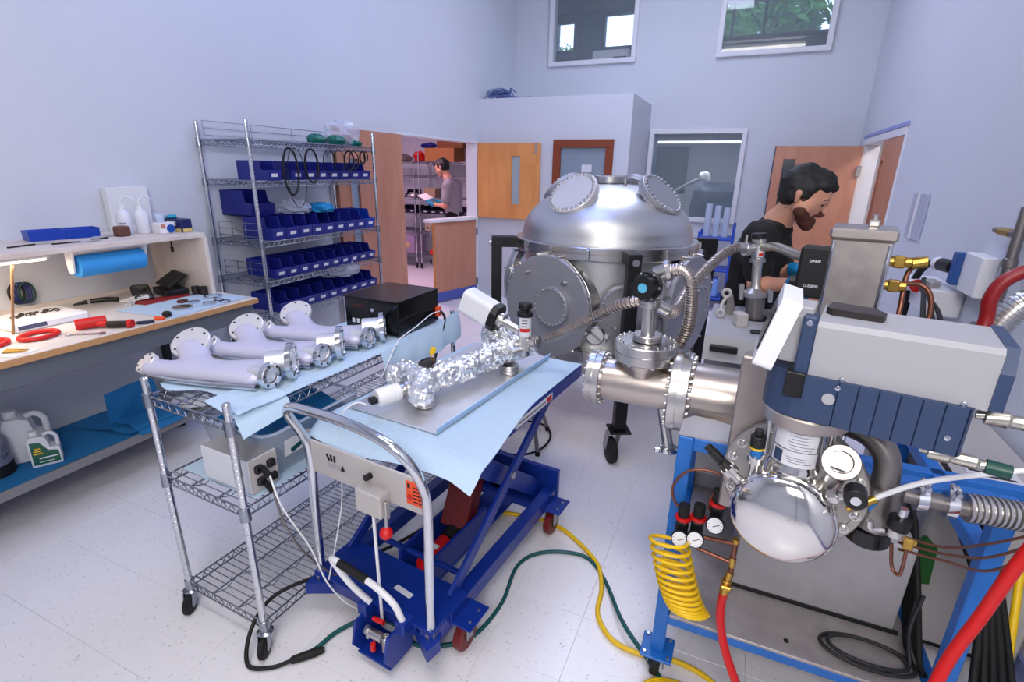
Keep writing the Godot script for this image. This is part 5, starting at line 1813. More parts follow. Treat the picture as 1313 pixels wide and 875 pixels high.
	for e in [Vector2(0.095, 0.015), Vector2(0.03, 0.01)]:
		st = S()
		cyl(st, Vector3(0.14, e.x, e.y), Vector3(0.185, e.x - 0.015, e.y + 0.01), 0.011, 10)
		part(ep, "connector", st, M.rubber)
	# leads from the box down to the floor
	st = S()
	rope(st, [at * Vector3(0.24, 0.715, 0.555), at * Vector3(0.29, 0.60, 0.56), at * Vector3(0.33, 0.40, 0.50), at * Vector3(0.37, 0.22, 0.47), at * Vector3(0.45, 0.10, 0.42), at * Vector3(0.55, 0.02, 0.30)], 0.0034)
	solo("white_lead", "thin white lead falling from the power supply box", "cable", st, M.white)
	st = S()
	rope(st, [at * Vector3(0.24, 0.655, 0.55), at * Vector3(0.275, 0.52, 0.55), at * Vector3(0.30, 0.36, 0.50), at * Vector3(0.345, 0.22, 0.42), at * Vector3(0.40, 0.12, 0.33), at * Vector3(0.47, 0.02, 0.22)], 0.0045)
	solo("grey_lead", "grey lead falling from the power supply box past the bottom shelf", "cable", st, M.dull)
	st = S()
	rope(st, [Vector3(-0.95, 0.30, -1.75), Vector3(-1.10, 0.21, -1.62), Vector3(-1.22, 0.165, -1.45), Vector3(-1.36, 0.16, -1.24), Vector3(-1.45, 0.155, -1.08), Vector3(-1.455, 0.10, -0.97), Vector3(-1.41, 0.02, -0.90), Vector3(-1.33, 0.012, -0.93), Vector3(-1.28, 0.014, -0.985)], 0.0075)
	solo("black_power_cord", "black power cord crossing the wire cart's bottom shelf to the floor", "cable", st, M.rubber)
	st = S()
	lathe(st, [Vector2(0, 0), Vector2(0.009, 0), Vector2(0.014, 0.01), Vector2(0.016, 0.05), Vector2(0.016, 0.09), Vector2(0.010, 0.12), Vector2(0, 0.12)], Vector3(-1.285, 0.017, -0.975), along(Vector3(0.4, 0, -0.45)), 12)
	solo("cord_connector", "black cord connector lying on the floor beside wire cart", "connector", st, M.rubber)
	# thin white lead over the foil and instrument
	st = S()
	rope(st, [Vector3(-1.375, 1.03, -2.21), Vector3(-1.36, 1.04, -2.10), Vector3(-1.345, 1.02, -1.95), Vector3(-1.34, 0.995, -1.80), Vector3(-1.325, 0.93, -1.70), Vector3(-1.30, 0.90, -1.62), Vector3(-1.28, 0.93, -1.56)], 0.003, 6)
	solo("white_lead", "thin white lead from the instrument's orange plug to the foil", "cable", st, M.white)
	st = S()
	rope(st, [Vector3(-1.375, 1.03, -2.215), Vector3(-1.335, 1.0, -2.19), Vector3(-1.325, 0.92, -2.13), Vector3(-1.33, 0.82, -2.08), Vector3(-1.36, 0.6, -2.06)], 0.007)
	solo("black_lead", "black lead hanging from the instrument beside blue paper", "cable", st, M.rubber)

func manifold(label: String) -> Node3D:
	var t := thing("steel_manifold", label, "manifold", Vector3.ZERO, 0.0, "white manifolds on the wire cart")
	local()
	var st := S()
	# built tall and flattened to a slab with rolled edges
	nets(st, [cap(Vector3(-0.20, 0.055, 0.07), Vector3(0.21, 0.055, 0.042), 0.045, 0.045), cap(Vector3(-0.165, 0.11, -0.068), Vector3(-0.06, 0.06, 0.01), 0.055, 0.046), cap(Vector3(-0.06, 0.055, 0.015), Vector3(0.12, 0.055, 0.0), 0.045, 0.047), cap(Vector3(0.12, 0.055, 0.0), Vector3(0.205, 0.06, -0.06), 0.047, 0.050), cap(Vector3(0.17, 0.055, 0.0), Vector3(0.205, 0.055, -0.015), 0.045, 0.045)], 0.04, 0.009)
	part(t, "body", st, M.matte_alu).scale.y = 0.62
	st = S()
	tube(st, curve_pts([Vector3(-0.215, 0.016, 0.10), Vector3(-0.08, 0.012, 0.105), Vector3(0.08, 0.011, 0.095), Vector3(0.245, 0.012, 0.08)], 6), 0.011, 10)
	part(t, "polished_edge", st, M.chrome)
	# ports: [centre, direction, radius, hole]
	for e in [[Vector3(-0.172, 0.096, -0.068), Vector3(0.12, 0.82, 0.55), 0.072, 0.0, 0.07], [Vector3(-0.235, 0.056, 0.080), Vector3(-0.25, 0.75, 0.60), 0.042, 0.0, 0.05], [Vector3(0.285, 0.047, 0.04), Vector3(0.99, 0.02, 0.05), 0.047, 0.022, 0.09], [Vector3(0.29, 0.062, -0.08), Vector3(0.90, 0.03, -0.42), 0.070, 0.04, 0.10]]:
		var d: Vector3 = e[1].normalized()
		st = S()
		cyl(st, e[0] - d * e[4], e[0] - d * 0.008, e[2] * 0.62, 24)
		part(t, "port_neck", st, M.alu)
		st = S()
		var b := along(d)
		if e[3] > 0.0: lathe(st, [Vector2(0, -0.022), Vector2(e[2], -0.022), Vector2(e[2], -0.003), Vector2(e[2] - 0.003, 0), Vector2(e[3] * 1.35, 0), Vector2(e[3] * 1.3, -0.004), Vector2(e[3], -0.006), Vector2(e[3], -0.02), Vector2(0, -0.02)], e[0], b, 32)
		else: lathe(st, [Vector2(0, -0.022), Vector2(e[2], -0.022), Vector2(e[2], -0.003), Vector2(e[2] - 0.003, 0), Vector2(0, 0)], e[0], b, 32)
		var f := part(t, "flange", st, M.white_steel if e[3] == 0.0 else M.chrome)
		st = S()
		for k in 6:
			var a := TAU * (k + 0.25) / 6.0
			cyl(st, e[0] + b * Vector3(cos(a) * e[2] * 0.8, -0.001, sin(a) * e[2] * 0.8), e[0] + b * Vector3(cos(a) * e[2] * 0.8, 0.0012, sin(a) * e[2] * 0.8), 0.0052, 10)
		part(f, "bolt_holes", st, M.dull_dark, true)
	return t

func bin_shape(w: float, h: float, d: float) -> ArrayMesh:
	# hanging bin: open top, cut-away front
	var st := S()
	st.set_smooth_group(-1)
	var e := 0.004
	var side := PackedVector2Array([Vector2(-d / 2, 0), Vector2(d / 2 - 0.015, 0), Vector2(d / 2, h * 0.48), Vector2(d / 2 - 0.06, h * 0.55), Vector2(d / 2 - 0.075, h), Vector2(-d / 2, h)])
	var b := Basis(Vector3(0, 0, 1), Vector3.UP, Vector3(-1, 0, 0))
	prism(st, side, e, Vector3(w / 2, 0, 0), b)
	prism(st, side, e, Vector3(-w / 2 + e, 0, 0), b)
	bx(st, Vector3(0, h / 2, -d / 2 + e / 2), Vector3(w, h, e))
	bx(st, Vector3(0, e / 2, 0), Vector3(w, e, d - 0.02))
	var f := Basis.from_euler(Vector3(atan2(0.015, h * 0.48), 0, 0))
	bx(st, Vector3(0, h * 0.24, d / 2 - 0.0075), Vector3(w, h * 0.48, e), 0.0, f)
	bx(st, Vector3(0, h * 0.48, d / 2 - 0.002), Vector3(w + 0.006, 0.008, 0.01), 0.002)
	return mesh_of(st)

func wire_rack() -> void:
	var t := thing("wire_rack", "tall chrome wire shelving rack of blue bins by the left wall", "shelving", Vector3(-3.16, 0, -3.11))
	for x in [-3.385, -2.93]:
		for z in [-2.50, -3.73]: post(t, x, z, 0.0, 2.0, M.chrome)
	var ys := [1.885, 1.63, 1.235, 0.965, 0.72, 0.25]
	for y in ys: wire_shelf(t, -3.385, -2.93, -3.73, -2.50, y, 0, M.wire)
	# guard rails at the back and the end of three shelves
	for y in [1.885, 1.235, 0.965]:
		var st := S()
		for k in 3:
			if y > 1.5: cyl(st, Vector3(-3.38, y + 0.03 + 0.045 * k, -2.54), Vector3(-3.38, y + 0.03 + 0.045 * k, -3.69), 0.003, 5)
			else: tube(st, [Vector3(-3.36, y + 0.03 + 0.045 * k, -2.53), Vector3(-2.97, y + 0.03 + 0.045 * k, -2.53)], 0.003, 5)
		for q in 4:
			if y > 1.5: cyl(st, Vector3(-3.38, y, -2.54 - 0.38 * q), Vector3(-3.38, y + 0.12, -2.54 - 0.38 * q), 0.003, 5)
			else: cyl(st, Vector3(-3.36 + 0.13 * q, y, -2.53), Vector3(-3.36 + 0.13 * q, y + 0.12, -2.53), 0.003, 5)
		part(t, "guard_rail", st, M.wire)
	# bins: mesh widths along z; they face +x
	var rng := RandomNumberGenerator.new()
	rng.seed = 6
	var word := {1.63: "second", 1.235: "third", 0.965: "fourth", 0.72: "fifth"}
	for y in [1.63, 1.235, 0.965, 0.72]:
		var hh: float = 0.125 if y != 1.235 else 0.15
		var n: int = {1.63: 9, 1.235: 9, 0.965: 10, 0.72: 9}[y]
		var w := 1.10 / n
		var me := bin_shape(w - 0.006, hh, 0.28)
		var big := bin_shape(0.20, 0.17, 0.30)
		for k in n:
			var z: float = -2.60 - w * (k + 0.5)
			if y == 1.63 and (k == 1): continue
			var o := thing("parts_bin", "blue parts bin, %s from the bench end on the rack's %s shelf" % [ORD[k], word[y]], "bin", Vector3(-3.09 if y != 1.235 else -3.07, y + 0.0045, z), 90.0, "blue bins on the wire rack")
			local()
			part_mesh(o, "tray", me, M.bin if not (y == 1.235 and k == 8) else M.bin_light)
			var st := S()
			bx(st, Vector3(0, hh * 0.26, 0.137), Vector3(w * 0.42, 0.022, 0.002), 0.0, Basis.from_euler(Vector3(0.2, 0, 0)))
			part(o, "label_card", st, M.label)
			if y == 1.63 and k == 0: o.position.x = -3.05
		if y == 1.235:
			var bigb := thing("parts_bin", "larger blue bin at the near end of the rack's third shelf", "bin", Vector3(-3.27, y + 0.155, -2.72), 90.0)
			local()
			part_mesh(bigb, "tray", big, M.bin)
	# bagged hardware and green parts on the top shelf
	for e in [[Vector3(-3.05, 1.889, -3.22), 0.13], [Vector3(-3.02, 1.889, -3.40), 0.15], [Vector3(-3.0, 1.889, -3.58), 0.07]]:
		var st := S()
		lump(st, e[0], Vector3(0.08, 0.05 if e[1] > 0.1 else 0.03, e[1] * 0.5), 3, 0.25)
		solo("green_bag_of_parts", ("green plastic bag of parts lying on the rack's top shelf" if e[1] == 0.13 else ("largest green plastic bag beside the clear bag on the rack top" if e[1] == 0.15 else "smallest flat green bag at the rack's top shelf end")), "bag", st, mat(Color(0.03, 0.40, 0.36), 0.35), "green bags on the rack top")
	var st2 := S()
	lump(st2, Vector3(-3.1, 1.889, -3.55), Vector3(0.13, 0.13, 0.16), 8, 0.4)
	solo("clear_bag", "crumpled clear plastic bag on the rack's top shelf", "bag", st2, M.bag)
	for e in [[Vector3(-3.10, 1.389, -2.98), Vector3(0.12, 0.07, 0.12), "crumpled clear bag lying across bins on the rack's third shelf"], [Vector3(-3.05, 0.86, -3.35), Vector3(0.14, 0.09, 0.2), "crumpled clear bag lying across bins on the rack's fifth shelf"]]:
		st2 = S()
		lump(st2, e[0], e[1], 9, 0.4)
		solo("clear_bag", e[2], "bag", st2, M.bag)
	st2 = S()
	lump(st2, Vector3(-3.05, 1.389, -3.19), Vector3(0.12, 0.05, 0.10), 12, 0.3)
	solo("blue_wipe_bundle", "bright blue crumpled wipe on the rack's third shelf", "cloth", st2, mat(Color(0.05, 0.50, 0.72), 0.7))
	# o-rings hung on the front edge of the top shelf
	var ri := -1
	for e in [[-2.80, 0.155, 0.0075, 0.42], [-2.87, 0.20, 0.003, 0.42], [-3.02, 0.115, 0.0075, 0.55], [-3.20, 0.085, 0.0035, 0.75], [-3.30, 0.075, 0.003, 0.75], [-3.40, 0.072, 0.007, 0.75], [-3.48, 0.068, 0.0045, 0.8], [-3.56, 0.045, 0.007, 0.7], [-3.62, 0.035, 0.0045, 0.7]]:
		st2 = S()
		ri += 1
		var top := 1.846
		var ov: float = e[1]
		torus(st2, Vector3(-2.918 + 0.012 * sin(e[0] * 40.0), top - ov, e[0]), Basis(Vector3.UP, Vector3.RIGHT, Vector3(0, 0, 1)), ov, e[2], 36, 6, e[3])
		solo("o_ring", RINGS[ri] + " hanging from the rack's top shelf", "seal ring", st2, M.rubber, "rings hung on the rack")

# crumpled lump: noisy flattened ball resting on p
func lump(st: SurfaceTool, p: Vector3, r: Vector3, seed_: int, amp: float, nu := 16, nv := 10) -> void:
	var n := FastNoiseLite.new()
	n.seed = seed_
	n.frequency = 1.6
	st.set_smooth_group(-1)
	var g := []
	for i in nu:
		var row := PackedVector3Array()
		for j in nv + 1:
			var a := TAU * i / nu
			var b := PI * (float(j) / nv - 0.5)
			var d := Vector3(cos(a) * cos(b), sin(b), sin(a) * cos(b))
			var s := 1.0 + amp * n.get_noise_3dv(d * 1.6)
			var q := d * s * r
			q.y = max(q.y * 0.9 + r.y * 0.62, 0.0015)
			row.append(p + q)
		g.append(row)
	for i in nu:
		for j in nv:
			var i1 := (i + 1) % nu
			var c: Vector3 = (g[i][j] + g[i1][j + 1]) * 0.5 - p - Vector3(0, r.y * 0.4, 0)
			quad(st, g[i][j], g[i1][j], g[i1][j + 1], g[i][j + 1], c)

# smooth union of tapered capsules [a, b, ra, rb] (optional [4] = squash along y), meshed as surface nets
func nets(st: SurfaceTool, prims: Array, k: float, cell: float, warp: FastNoiseLite = null, flat := false, amp := 0.01) -> void:
	var lo := Vector3.ONE * 1e9
	var hi := Vector3.ONE * -1e9
	var pad := k + cell * 3.0 + 0.012
	for p in prims:
		var r: float = max(p[2], p[3]) + pad
		for q in [p[0], p[1]]:
			lo = lo.min(q - Vector3.ONE * r)
			hi = hi.max(q + Vector3.ONE * r)
	var n := Vector3i(((hi - lo) / cell).ceil()) + Vector3i.ONE
	var sx := 1
	var sy := n.x
	var sz := n.x * n.y
	var f := PackedFloat32Array()
	f.resize(n.x * n.y * n.z)
	f.fill(1.0)
	for p in prims:
		var a: Vector3 = p[0]
		var b: Vector3 = p[1]
		var ra: float = p[2]
		var rb: float = p[3]
		var r: float = max(ra, rb) + pad
		var l := Vector3i(((a.min(b) - Vector3.ONE * r - lo) / cell).floor()).clamp(Vector3i.ZERO, n - Vector3i.ONE)
		var h := Vector3i(((a.max(b) + Vector3.ONE * r - lo) / cell).ceil()).clamp(Vector3i.ZERO, n - Vector3i.ONE)
		var ab := b - a
		var ll: float = max(ab.length_squared(), 1e-9)
		for z in range(l.z, h.z + 1):
			for y in range(l.y, h.y + 1):
				var i := l.x + y * sy + z * sz
				for x in range(l.x, h.x + 1):
					var q := lo + Vector3(x, y, z) * cell
					var t: float = clamp((q - a).dot(ab) / ll, 0.0, 1.0)
					var d: float = (q - a - ab * t).length() - (ra + (rb - ra) * t)
					var e: float = f[i]
					var m: float = k - abs(e - d)
					f[i] = min(e, d) - (m * m / k * 0.25 if m > 0.0 else 0.0)
					i += 1
	if warp != null:
		for z in n.z:
			for y in n.y:
				for x in n.x:
					var i := x + y * sy + z * sz
					if abs(f[i]) < 0.03: f[i] += amp * warp.get_noise_3dv(lo + Vector3(x, y, z) * cell)
	var vid := PackedInt32Array()
	vid.resize(f.size())
	vid.fill(-1)
	var vs := PackedVector3Array()
	var offs := [0, sx, sy, sx + sy, sz, sx + sz, sy + sz, sx + sy + sz]
	var crn := [Vector3(0, 0, 0), Vector3(1, 0, 0), Vector3(0, 1, 0), Vector3(1, 1, 0), Vector3(0, 0, 1), Vector3(1, 0, 1), Vector3(0, 1, 1), Vector3(1, 1, 1)]
	var eds := [[0, 1], [2, 3], [4, 5], [6, 7], [0, 2], [1, 3], [4, 6], [5, 7], [0, 4], [1, 5], [2, 6], [3, 7]]
	for z in n.z - 1:
		for y in n.y - 1:
			var i := y * sy + z * sz
			for x in n.x - 1:
				var c := 0
				for q in 8:
					if f[i + offs[q]] < 0.0: c += 1
				if c > 0 and c < 8:
					var acc := Vector3.ZERO
					var m := 0
					for e in eds:
						var va: float = f[i + offs[e[0]]]
						var vb: float = f[i + offs[e[1]]]
						if (va < 0.0) != (vb < 0.0):
							acc += crn[e[0]].lerp(crn[e[1]], va / (va - vb))
							m += 1
					vid[i] = vs.size()
					vs.append(lo + (Vector3(x, y, z) + acc / m) * cell)
				i += 1
	st.set_smooth_group(-1 if flat else 2)
	for z in range(1, n.z - 1):
		for y in range(1, n.y - 1):
			for x in range(1, n.x - 1):
				var i := x + y * sy + z * sz
				var s: bool = f[i] < 0.0
				if s != (f[i + sx] < 0.0):
					nquad(st, vs, vid, i, i - sy, i - sy - sz, i - sz, Vector3.RIGHT if s else Vector3.LEFT)
				if s != (f[i + sy] < 0.0):
					nquad(st, vs, vid, i, i - sx, i - sx - sz, i - sz, Vector3.UP if s else Vector3.DOWN)
				if s != (f[i + sz] < 0.0):
					nquad(st, vs, vid, i, i - sx, i - sx - sy, i - sy, Vector3.BACK if s else Vector3.FORWARD)

func nquad(st: SurfaceTool, vs: PackedVector3Array, vid: PackedInt32Array, a: int, b: int, c: int, d: int, out: Vector3) -> void:
	if vid[a] < 0 or vid[b] < 0 or vid[c] < 0 or vid[d] < 0: return
	quad(st, vs[vid[a]], vs[vid[b]], vs[vid[c]], vs[vid[d]], out)

func lift_table() -> void:
	var T := Vector3(-1.068, 0, -1.19)
	var t := thing("lift_table", "blue hydraulic scissor lift table with chrome push handle", "lift table", T, -5.5)
	local()
	var at := Transform3D(Basis.from_euler(Vector3(0, deg_to_rad(-5.5), 0)), T)
	var st: SurfaceTool
	# base frame: two channels, front deck, rear member
	for s in [-1.0, 1.0]:
		st = S()
		box2(st, Vector3(s * 0.235, 0.13, -1.0), Vector3(s * 0.292, 0.20, 0.02), 0.003)
		part(t, "base_rail", st, M.blue_lift)
		st = S()
		prism(st, PackedVector2Array([Vector2(s * 0.20, 0.0), Vector2(s * 0.30, 0.06), Vector2(s * 0.31, 0.0), Vector2(s * 0.26, -0.09)]), 0.05, Vector3(0, 0.125, 0.0), Basis(Vector3.RIGHT, Vector3(0, 0, 1), Vector3.UP))
		part(t, "front_bracket", st, M.blue_lift)
		# wheel plates and wheels
		for z in [-0.15, -0.91]:
			st = S()
			bx(st, Vector3(0.325 if s > 0 else -0.265, 0.165 if s > 0 else 0.124, z), Vector3(0.11 if s > 0 else 0.05, 0.008, 0.13), 0.002)
			bx(st, Vector3(s * 0.295, 0.18, z), Vector3(0.008, 0.06, 0.13), 0.002)
			var pl := part(t, "wheel_plate", st, M.blue_lift)
			st = S()
			for q in 2: cyl(st, Vector3(0.355 if s > 0 else -0.26, 0.168 if s > 0 else 0.12, z - 0.03 + 0.06 * q), Vector3(0.355 if s > 0 else -0.26, 0.174 if s > 0 else 0.126, z - 0.03 + 0.06 * q), 0.006, 6)
			part(pl, "bolts", st, M.steel, true)
			st = S()
			for q in [-1.0, 1.0]: bx(st, Vector3((0.31 if s > 0 else -0.26) + q * 0.024, 0.11, z), Vector3(0.004, 0.11, 0.04), 0.001)
			part(pl, "fork", st, M.steel_door)
			st = S()
			cyl(st, Vector3((0.31 if s > 0 else -0.26) - 0.018, 0.06, z), Vector3((0.31 if s > 0 else -0.26) + 0.018, 0.06, z), 0.060, 26, 0.006)
			var wl := part(pl, "wheel", st, M.red_dull)
			st = S()
			cyl(st, Vector3((0.31 if s > 0 else -0.26) - 0.021, 0.06, z), Vector3((0.31 if s > 0 else -0.26) + 0.021, 0.06, z), 0.022, 16)
			part(wl, "hub", st, M.black)
	st = S()
	box2(st, Vector3(-0.292, 0.200, -0.20), Vector3(0.292, 0.212, 0.02), 0.003)
	box2(st, Vector3(-0.24, 0.13, -0.02), Vector3(0.24, 0.20, 0.0), 0.003)
	var dk := part(t, "front_deck", st, M.blue_lift)
	st = S()
	bx(st, Vector3(0.085, 0.2135, -0.075), Vector3(0.085, 0.002, 0.022), 0.0, Basis.from_euler(Vector3(0, -0.1, 0)))
	part(dk, "white_sticker", st, M.label)
	st = S()
	box2(st, Vector3(-0.292, 0.13, -1.02), Vector3(0.30, 0.30, -0.99), 0.003)
	box2(st, Vector3(-0.292, 0.13, -0.99), Vector3(0.29, 0.14, -0.86), 0.003)
	part(t, "rear_member", st, M.blue_lift)
	st = S()
	bar(st, Vector3(-0.235, 0.235, -0.24), Vector3(0.235, 0.235, -0.24), 0.022, 0.018, 0.003)
	part(t, "cross_tie", st, M.blue_lift)
	# scissor arms
	for s in [-1.0, 1.0]:
		st = S()
		bar(st, Vector3(s * 0.255, 0.215, -0.14), Vector3(s * 0.255, 0.775, -1.03), 0.016, 0.055, 0.003)
		var arm := part(t, "scissor_arm", st, M.blue_lift)
		st = S()
		cyl(st, Vector3(s * 0.245, 0.495, -0.585), Vector3(s * 0.272, 0.495, -0.585), 0.016, 14)
		part(arm, "pivot", st, M.steel)
		st = S()
		bar(st, Vector3(s * 0.215, 0.215, -0.93), Vector3(s * 0.215, 0.775, -0.20), 0.016, 0.085, 0.003)
		part(t, "scissor_arm", st, M.blue_lift)
	st = S()
	bar(st, Vector3(-0.21, 0.26, -0.86), Vector3(0.21, 0.26, -0.86), 0.05, 0.06, 0.004)
	bar(st, Vector3(-0.21, 0.62, -0.42), Vector3(0.21, 0.62, -0.42), 0.04, 0.04, 0.004)
	part(t, "arm_tie", st, M.blue_lift)
	# hydraulic ram with red cover and pump
	st = S()
	bar(st, Vector3(0.03, 0.20, -0.50), Vector3(0.01, 0.50, -0.68), 0.125, 0.10, 0.004)
	part(t, "ram_cover", st, M.red_dull)
	st = S()
	cyl(st, Vector3(0.035, 0.19, -0.42), Vector3(0.032, 0.215, -0.52), 0.034, 16)
	part(t, "ram_boot", st, M.rubber)
	st = S()
	cyl(st, Vector3(0.05, 0.17, -0.15), Vector3(0.045, 0.17, -0.24), 0.026, 18)
	cyl(st, Vector3(0.045, 0.185, -0.24), Vector3(0.04, 0.19, -0.40), 0.037, 22)
	var pump := part(t, "hydraulic_pump", st, M.red)
	st = S()
	bx(st, Vector3(0.045, 0.224, -0.32), Vector3(0.032, 0.003, 0.025))
	part(pump, "pump_label", st, M.label)
	st = S()
	box2(st, Vector3(0.10, 0.14, -0.62), Vector3(0.115, 0.26, -0.2), 0.003)
	box2(st, Vector3(-0.05, 0.14, -0.62), Vector3(-0.035, 0.26, -0.2), 0.003)
	box2(st, Vector3(-0.05, 0.125, -0.98), Vector3(0.115, 0.14, -0.0), 0.003)
	part(t, "ram_cradle", st, M.blue_lift)
	# platform
	st = S()
	box2(st, Vector3(-0.30, 0.77, -1.14), Vector3(0.335, 0.828, -0.12), 0.004)
	var pf := part(t, "platform", st, M.blue_lift)
	st = S()
	box2(st, Vector3(0.335, 0.782, -0.80), Vector3(0.337, 0.814, -0.47))
	var lbl := part(pf, "name_strip", st, M.label)
	st = S()
	box2(st, Vector3(0.337, 0.786, -0.79), Vector3(0.338, 0.810, -0.745))
	part(lbl, "red_logo", st, M.red)
	st = S()
	box2(st, Vector3(0.337, 0.796, -0.73), Vector3(0.338, 0.80, -0.50))
	part(lbl, "print_line", st, M.ink)
	# push handle
	st = S()
	tube(st, curve_pts([Vector3(-0.272, 0.15, 0), Vector3(-0.265, 0.45, 0), Vector3(-0.257, 0.74, 0.0), Vector3(-0.252, 0.84, 0.03), Vector3(-0.248, 0.925, 0.072), Vector3(-0.228, 0.962, 0.084), Vector3(-0.17, 0.976, 0.086), Vector3(0.0, 0.982, 0.086), Vector3(0.14, 0.972, 0.086), Vector3(0.225, 0.945, 0.08), Vector3(0.277, 0.885, 0.06), Vector3(0.290, 0.80, 0.03), Vector3(0.283, 0.70, 0.005), Vector3(0.275, 0.45, 0), Vector3(0.270, 0.15, 0)], 6), 0.0165, 14)
	part(t, "push_handle", st, M.chrome)
	for s in [-1.0, 1.0]:
		st = S()
		cyl(st, Vector3(s * 0.271, 0.17, 0), Vector3(s * 0.271, 0.195, 0), 0.025, 6)
		part(t, "handle_nut", st, M.steel)
	# control panel between the uprights
	st = S()
	box2(st, Vector3(-0.25, 0.672, -0.006), Vector3(0.27, 0.80, 0.004), 0.002)
	var pn := part(t, "panel", st, M.grey_panel)
	st = S()
	for k in 3: bx(st, Vector3(-0.155 + 0.016 * k, 0.758, 0.0055), Vector3(0.008, 0.026, 0.002), 0.0, Basis.from_euler(Vector3(0, 0, 0.45 - 0.25 * k)))
	part(pn, "logo_bars", st, M.ink)
	st = S()
	bx(st, Vector3(-0.12, 0.728, 0.005), Vector3(0.08, 0.016, 0.002))
	part(pn, "badge_strip", st, M.grey_light)
	st = S()
	prism(st, PackedVector2Array([Vector2(-0.01, -0.01), Vector2(0.01, -0.01), Vector2(0.0, 0.012)]), 0.002, Vector3(-0.085, 0.733, 0.0055))
	part(pn, "triangle_mark", st, M.ink)
	st = S()
	box2(st, Vector3(0.20, 0.70, 0.004), Vector3(0.268, 0.785, 0.006))
	var ol := part(pn, "warning_label", st, M.orange_label)
	st = S()
	for k in 5: box2(st, Vector3(0.228, 0.712 + 0.013 * k, 0.006), Vector3(0.262, 0.716 + 0.013 * k, 0.007))
	box2(st, Vector3(0.206, 0.76, 0.006), Vector3(0.216, 0.776, 0.007))
	part(ol, "warning_print", st, M.ink, true)
	st = S()
	cyl(st, Vector3(0.213, 0.727, 0.006), Vector3(0.213, 0.727, 0.0075), 0.010, 14)
	part(ol, "warning_sign", st, M.red)
	st = S()
	cyl(st, Vector3(0.045, 0.75, 0.004), Vector3(0.045, 0.752, 0.03), 0.011, 14)
	part(pn, "black_knob", st, M.black)
	st = S()
	bx(st, Vector3(0.07, 0.675, 0.028), Vector3(0.11, 0.085, 0.05), 0.003)
	part(pn, "lever_box", st, M.grey_panel)
	st = S()
	bx(st, Vector3(0.132, 0.66, 0.03), Vector3(0.012, 0.07, 0.02), 0.002)
	cyl(st, Vector3(0.135, 0.64, 0.035), Vector3(0.14, 0.60, 0.045), 0.006, 10)
	var lv := part(pn, "lever", st, M.steel)
	st = S()
	ball(st, Vector3(0.14, 0.585, 0.047), 0.022)
	part(lv, "red_ball", st, M.red)
	st = S()
	cyl(st, Vector3(0.06, 0.64, 0.02), Vector3(0.068, 0.14, 0.025), 0.006, 10)
	part(t, "release_rod", st, M.white)
	# foot pedal
	st = S()
	tube(st, curve_pts([Vector3(0.02, 0.22, 0.03), Vector3(-0.05, 0.285, 0.05), Vector3(-0.125, 0.355, 0.055), Vector3(-0.115, 0.375, 0.06), Vector3(-0.04, 0.365, 0.06), Vector3(0.05, 0.355, 0.06), Vector3(0.12, 0.335, 0.06), Vector3(0.165, 0.30, 0.055), Vector3(0.185, 0.235, 0.045)], 6), 0.012, 12)
	var pd := part(t, "pedal_bar", st, M.white)
	st = S()
	cyl(st, Vector3(-0.09, 0.371, 0.06), Vector3(0.045, 0.356, 0.06), 0.0155, 14)
	part(pd, "pedal_grip", st, M.rubber)
	# pump bracket at the front
	st = S()
	for x in [0.015, 0.165]:
		prism(st, PackedVector2Array([Vector2(-0.02, 0.19), Vector2(0.10, 0.19), Vector2(0.12, 0.10), Vector2(0.09, 0.05), Vector2(-0.02, 0.05)]), 0.01, Vector3(x, 0, 0), Basis(Vector3(0, 0, 1), Vector3.UP, Vector3(-1, 0, 0)))
	box2(st, Vector3(0.01, 0.045, -0.02), Vector3(0.165, 0.055, 0.10), 0.002)
	bx(st, Vector3(0.0, 0.20, 0.03), Vector3(0.04, 0.05, 0.06), 0.004)
	bx(st, Vector3(0.185, 0.215, 0.035), Vector3(0.04, 0.05, 0.06), 0.004)
	var br := part(t, "pump_bracket", st, M.blue_lift)
	st = S()
	cyl(st, Vector3(0.03, 0.135, 0.07), Vector3(0.11, 0.135, 0.07), 0.017, 12)
	cyl(st, Vector3(0.045, 0.16, 0.075), Vector3(0.045, 0.115, 0.075), 0.012, 10)
	part(br, "valve_block", st, M.steel)
	st = S()
	for k in 7: torus(st, Vector3(0.13, 0.10 + 0.010 * k, 0.075), Basis.IDENTITY, 0.013, 0.003, 14, 5)
	part(br, "return_spring", st, M.steel)
	st = S()
	cyl(st, Vector3(0.08, 0.115, 0.09), Vector3(0.08, 0.085, 0.09), 0.010, 12)
	part(br, "red_plug", st, M.red)
	st = S()
	cyl(st, Vector3(0.05, 0.18, 0.05), Vector3(0.10, 0.185, 0.05), 0.009, 10)
	part(br, "red_pin", st, M.red)

	# paper over the platform, drooping at the front
	var nz := FastNoiseLite.new()
	nz.seed = 9
	nz.frequency = 3.0
	st = S()
	sheet(st, func(u: float, v: float):
		var z: float = lerp(-0.02, -1.137, v)
		var xr: float = lerp(0.415, 0.334, smoothstep(0.0, 0.6, v))
		var x: float = lerp(-0.33, xr, u)
		var y := 0.832 + 0.004 * (nz.get_noise_2d(x, z) + 1.0)
		var over: float = max(0.0, x - 0.34)
		y -= over * 0.25
		if z > -0.115:
			var q: float = (z + 0.115) / 0.095
			y -= q * (0.05 + 0.02 * sin(u * 6.0))
			z -= q * 0.02
		if x < -0.30: y -= (-0.30 - x) * 0.8
		return at * Vector3(x, y, z), 30, 50)
	solo("wipe_sheet", "light blue paper covering the lift table platform", "paper", st, M.paper_blue)
	# aluminium tray with folded edge
	t = thing("drip_tray", "bent aluminium tray lying on the lift table's blue paper", "tray", at * Vector3(0, 0.842, -0.6), -5.5)
	local()
	st = S()
	box2(st, Vector3(-0.26, 0.0, -0.52), Vector3(0.165, 0.003, 0.40))
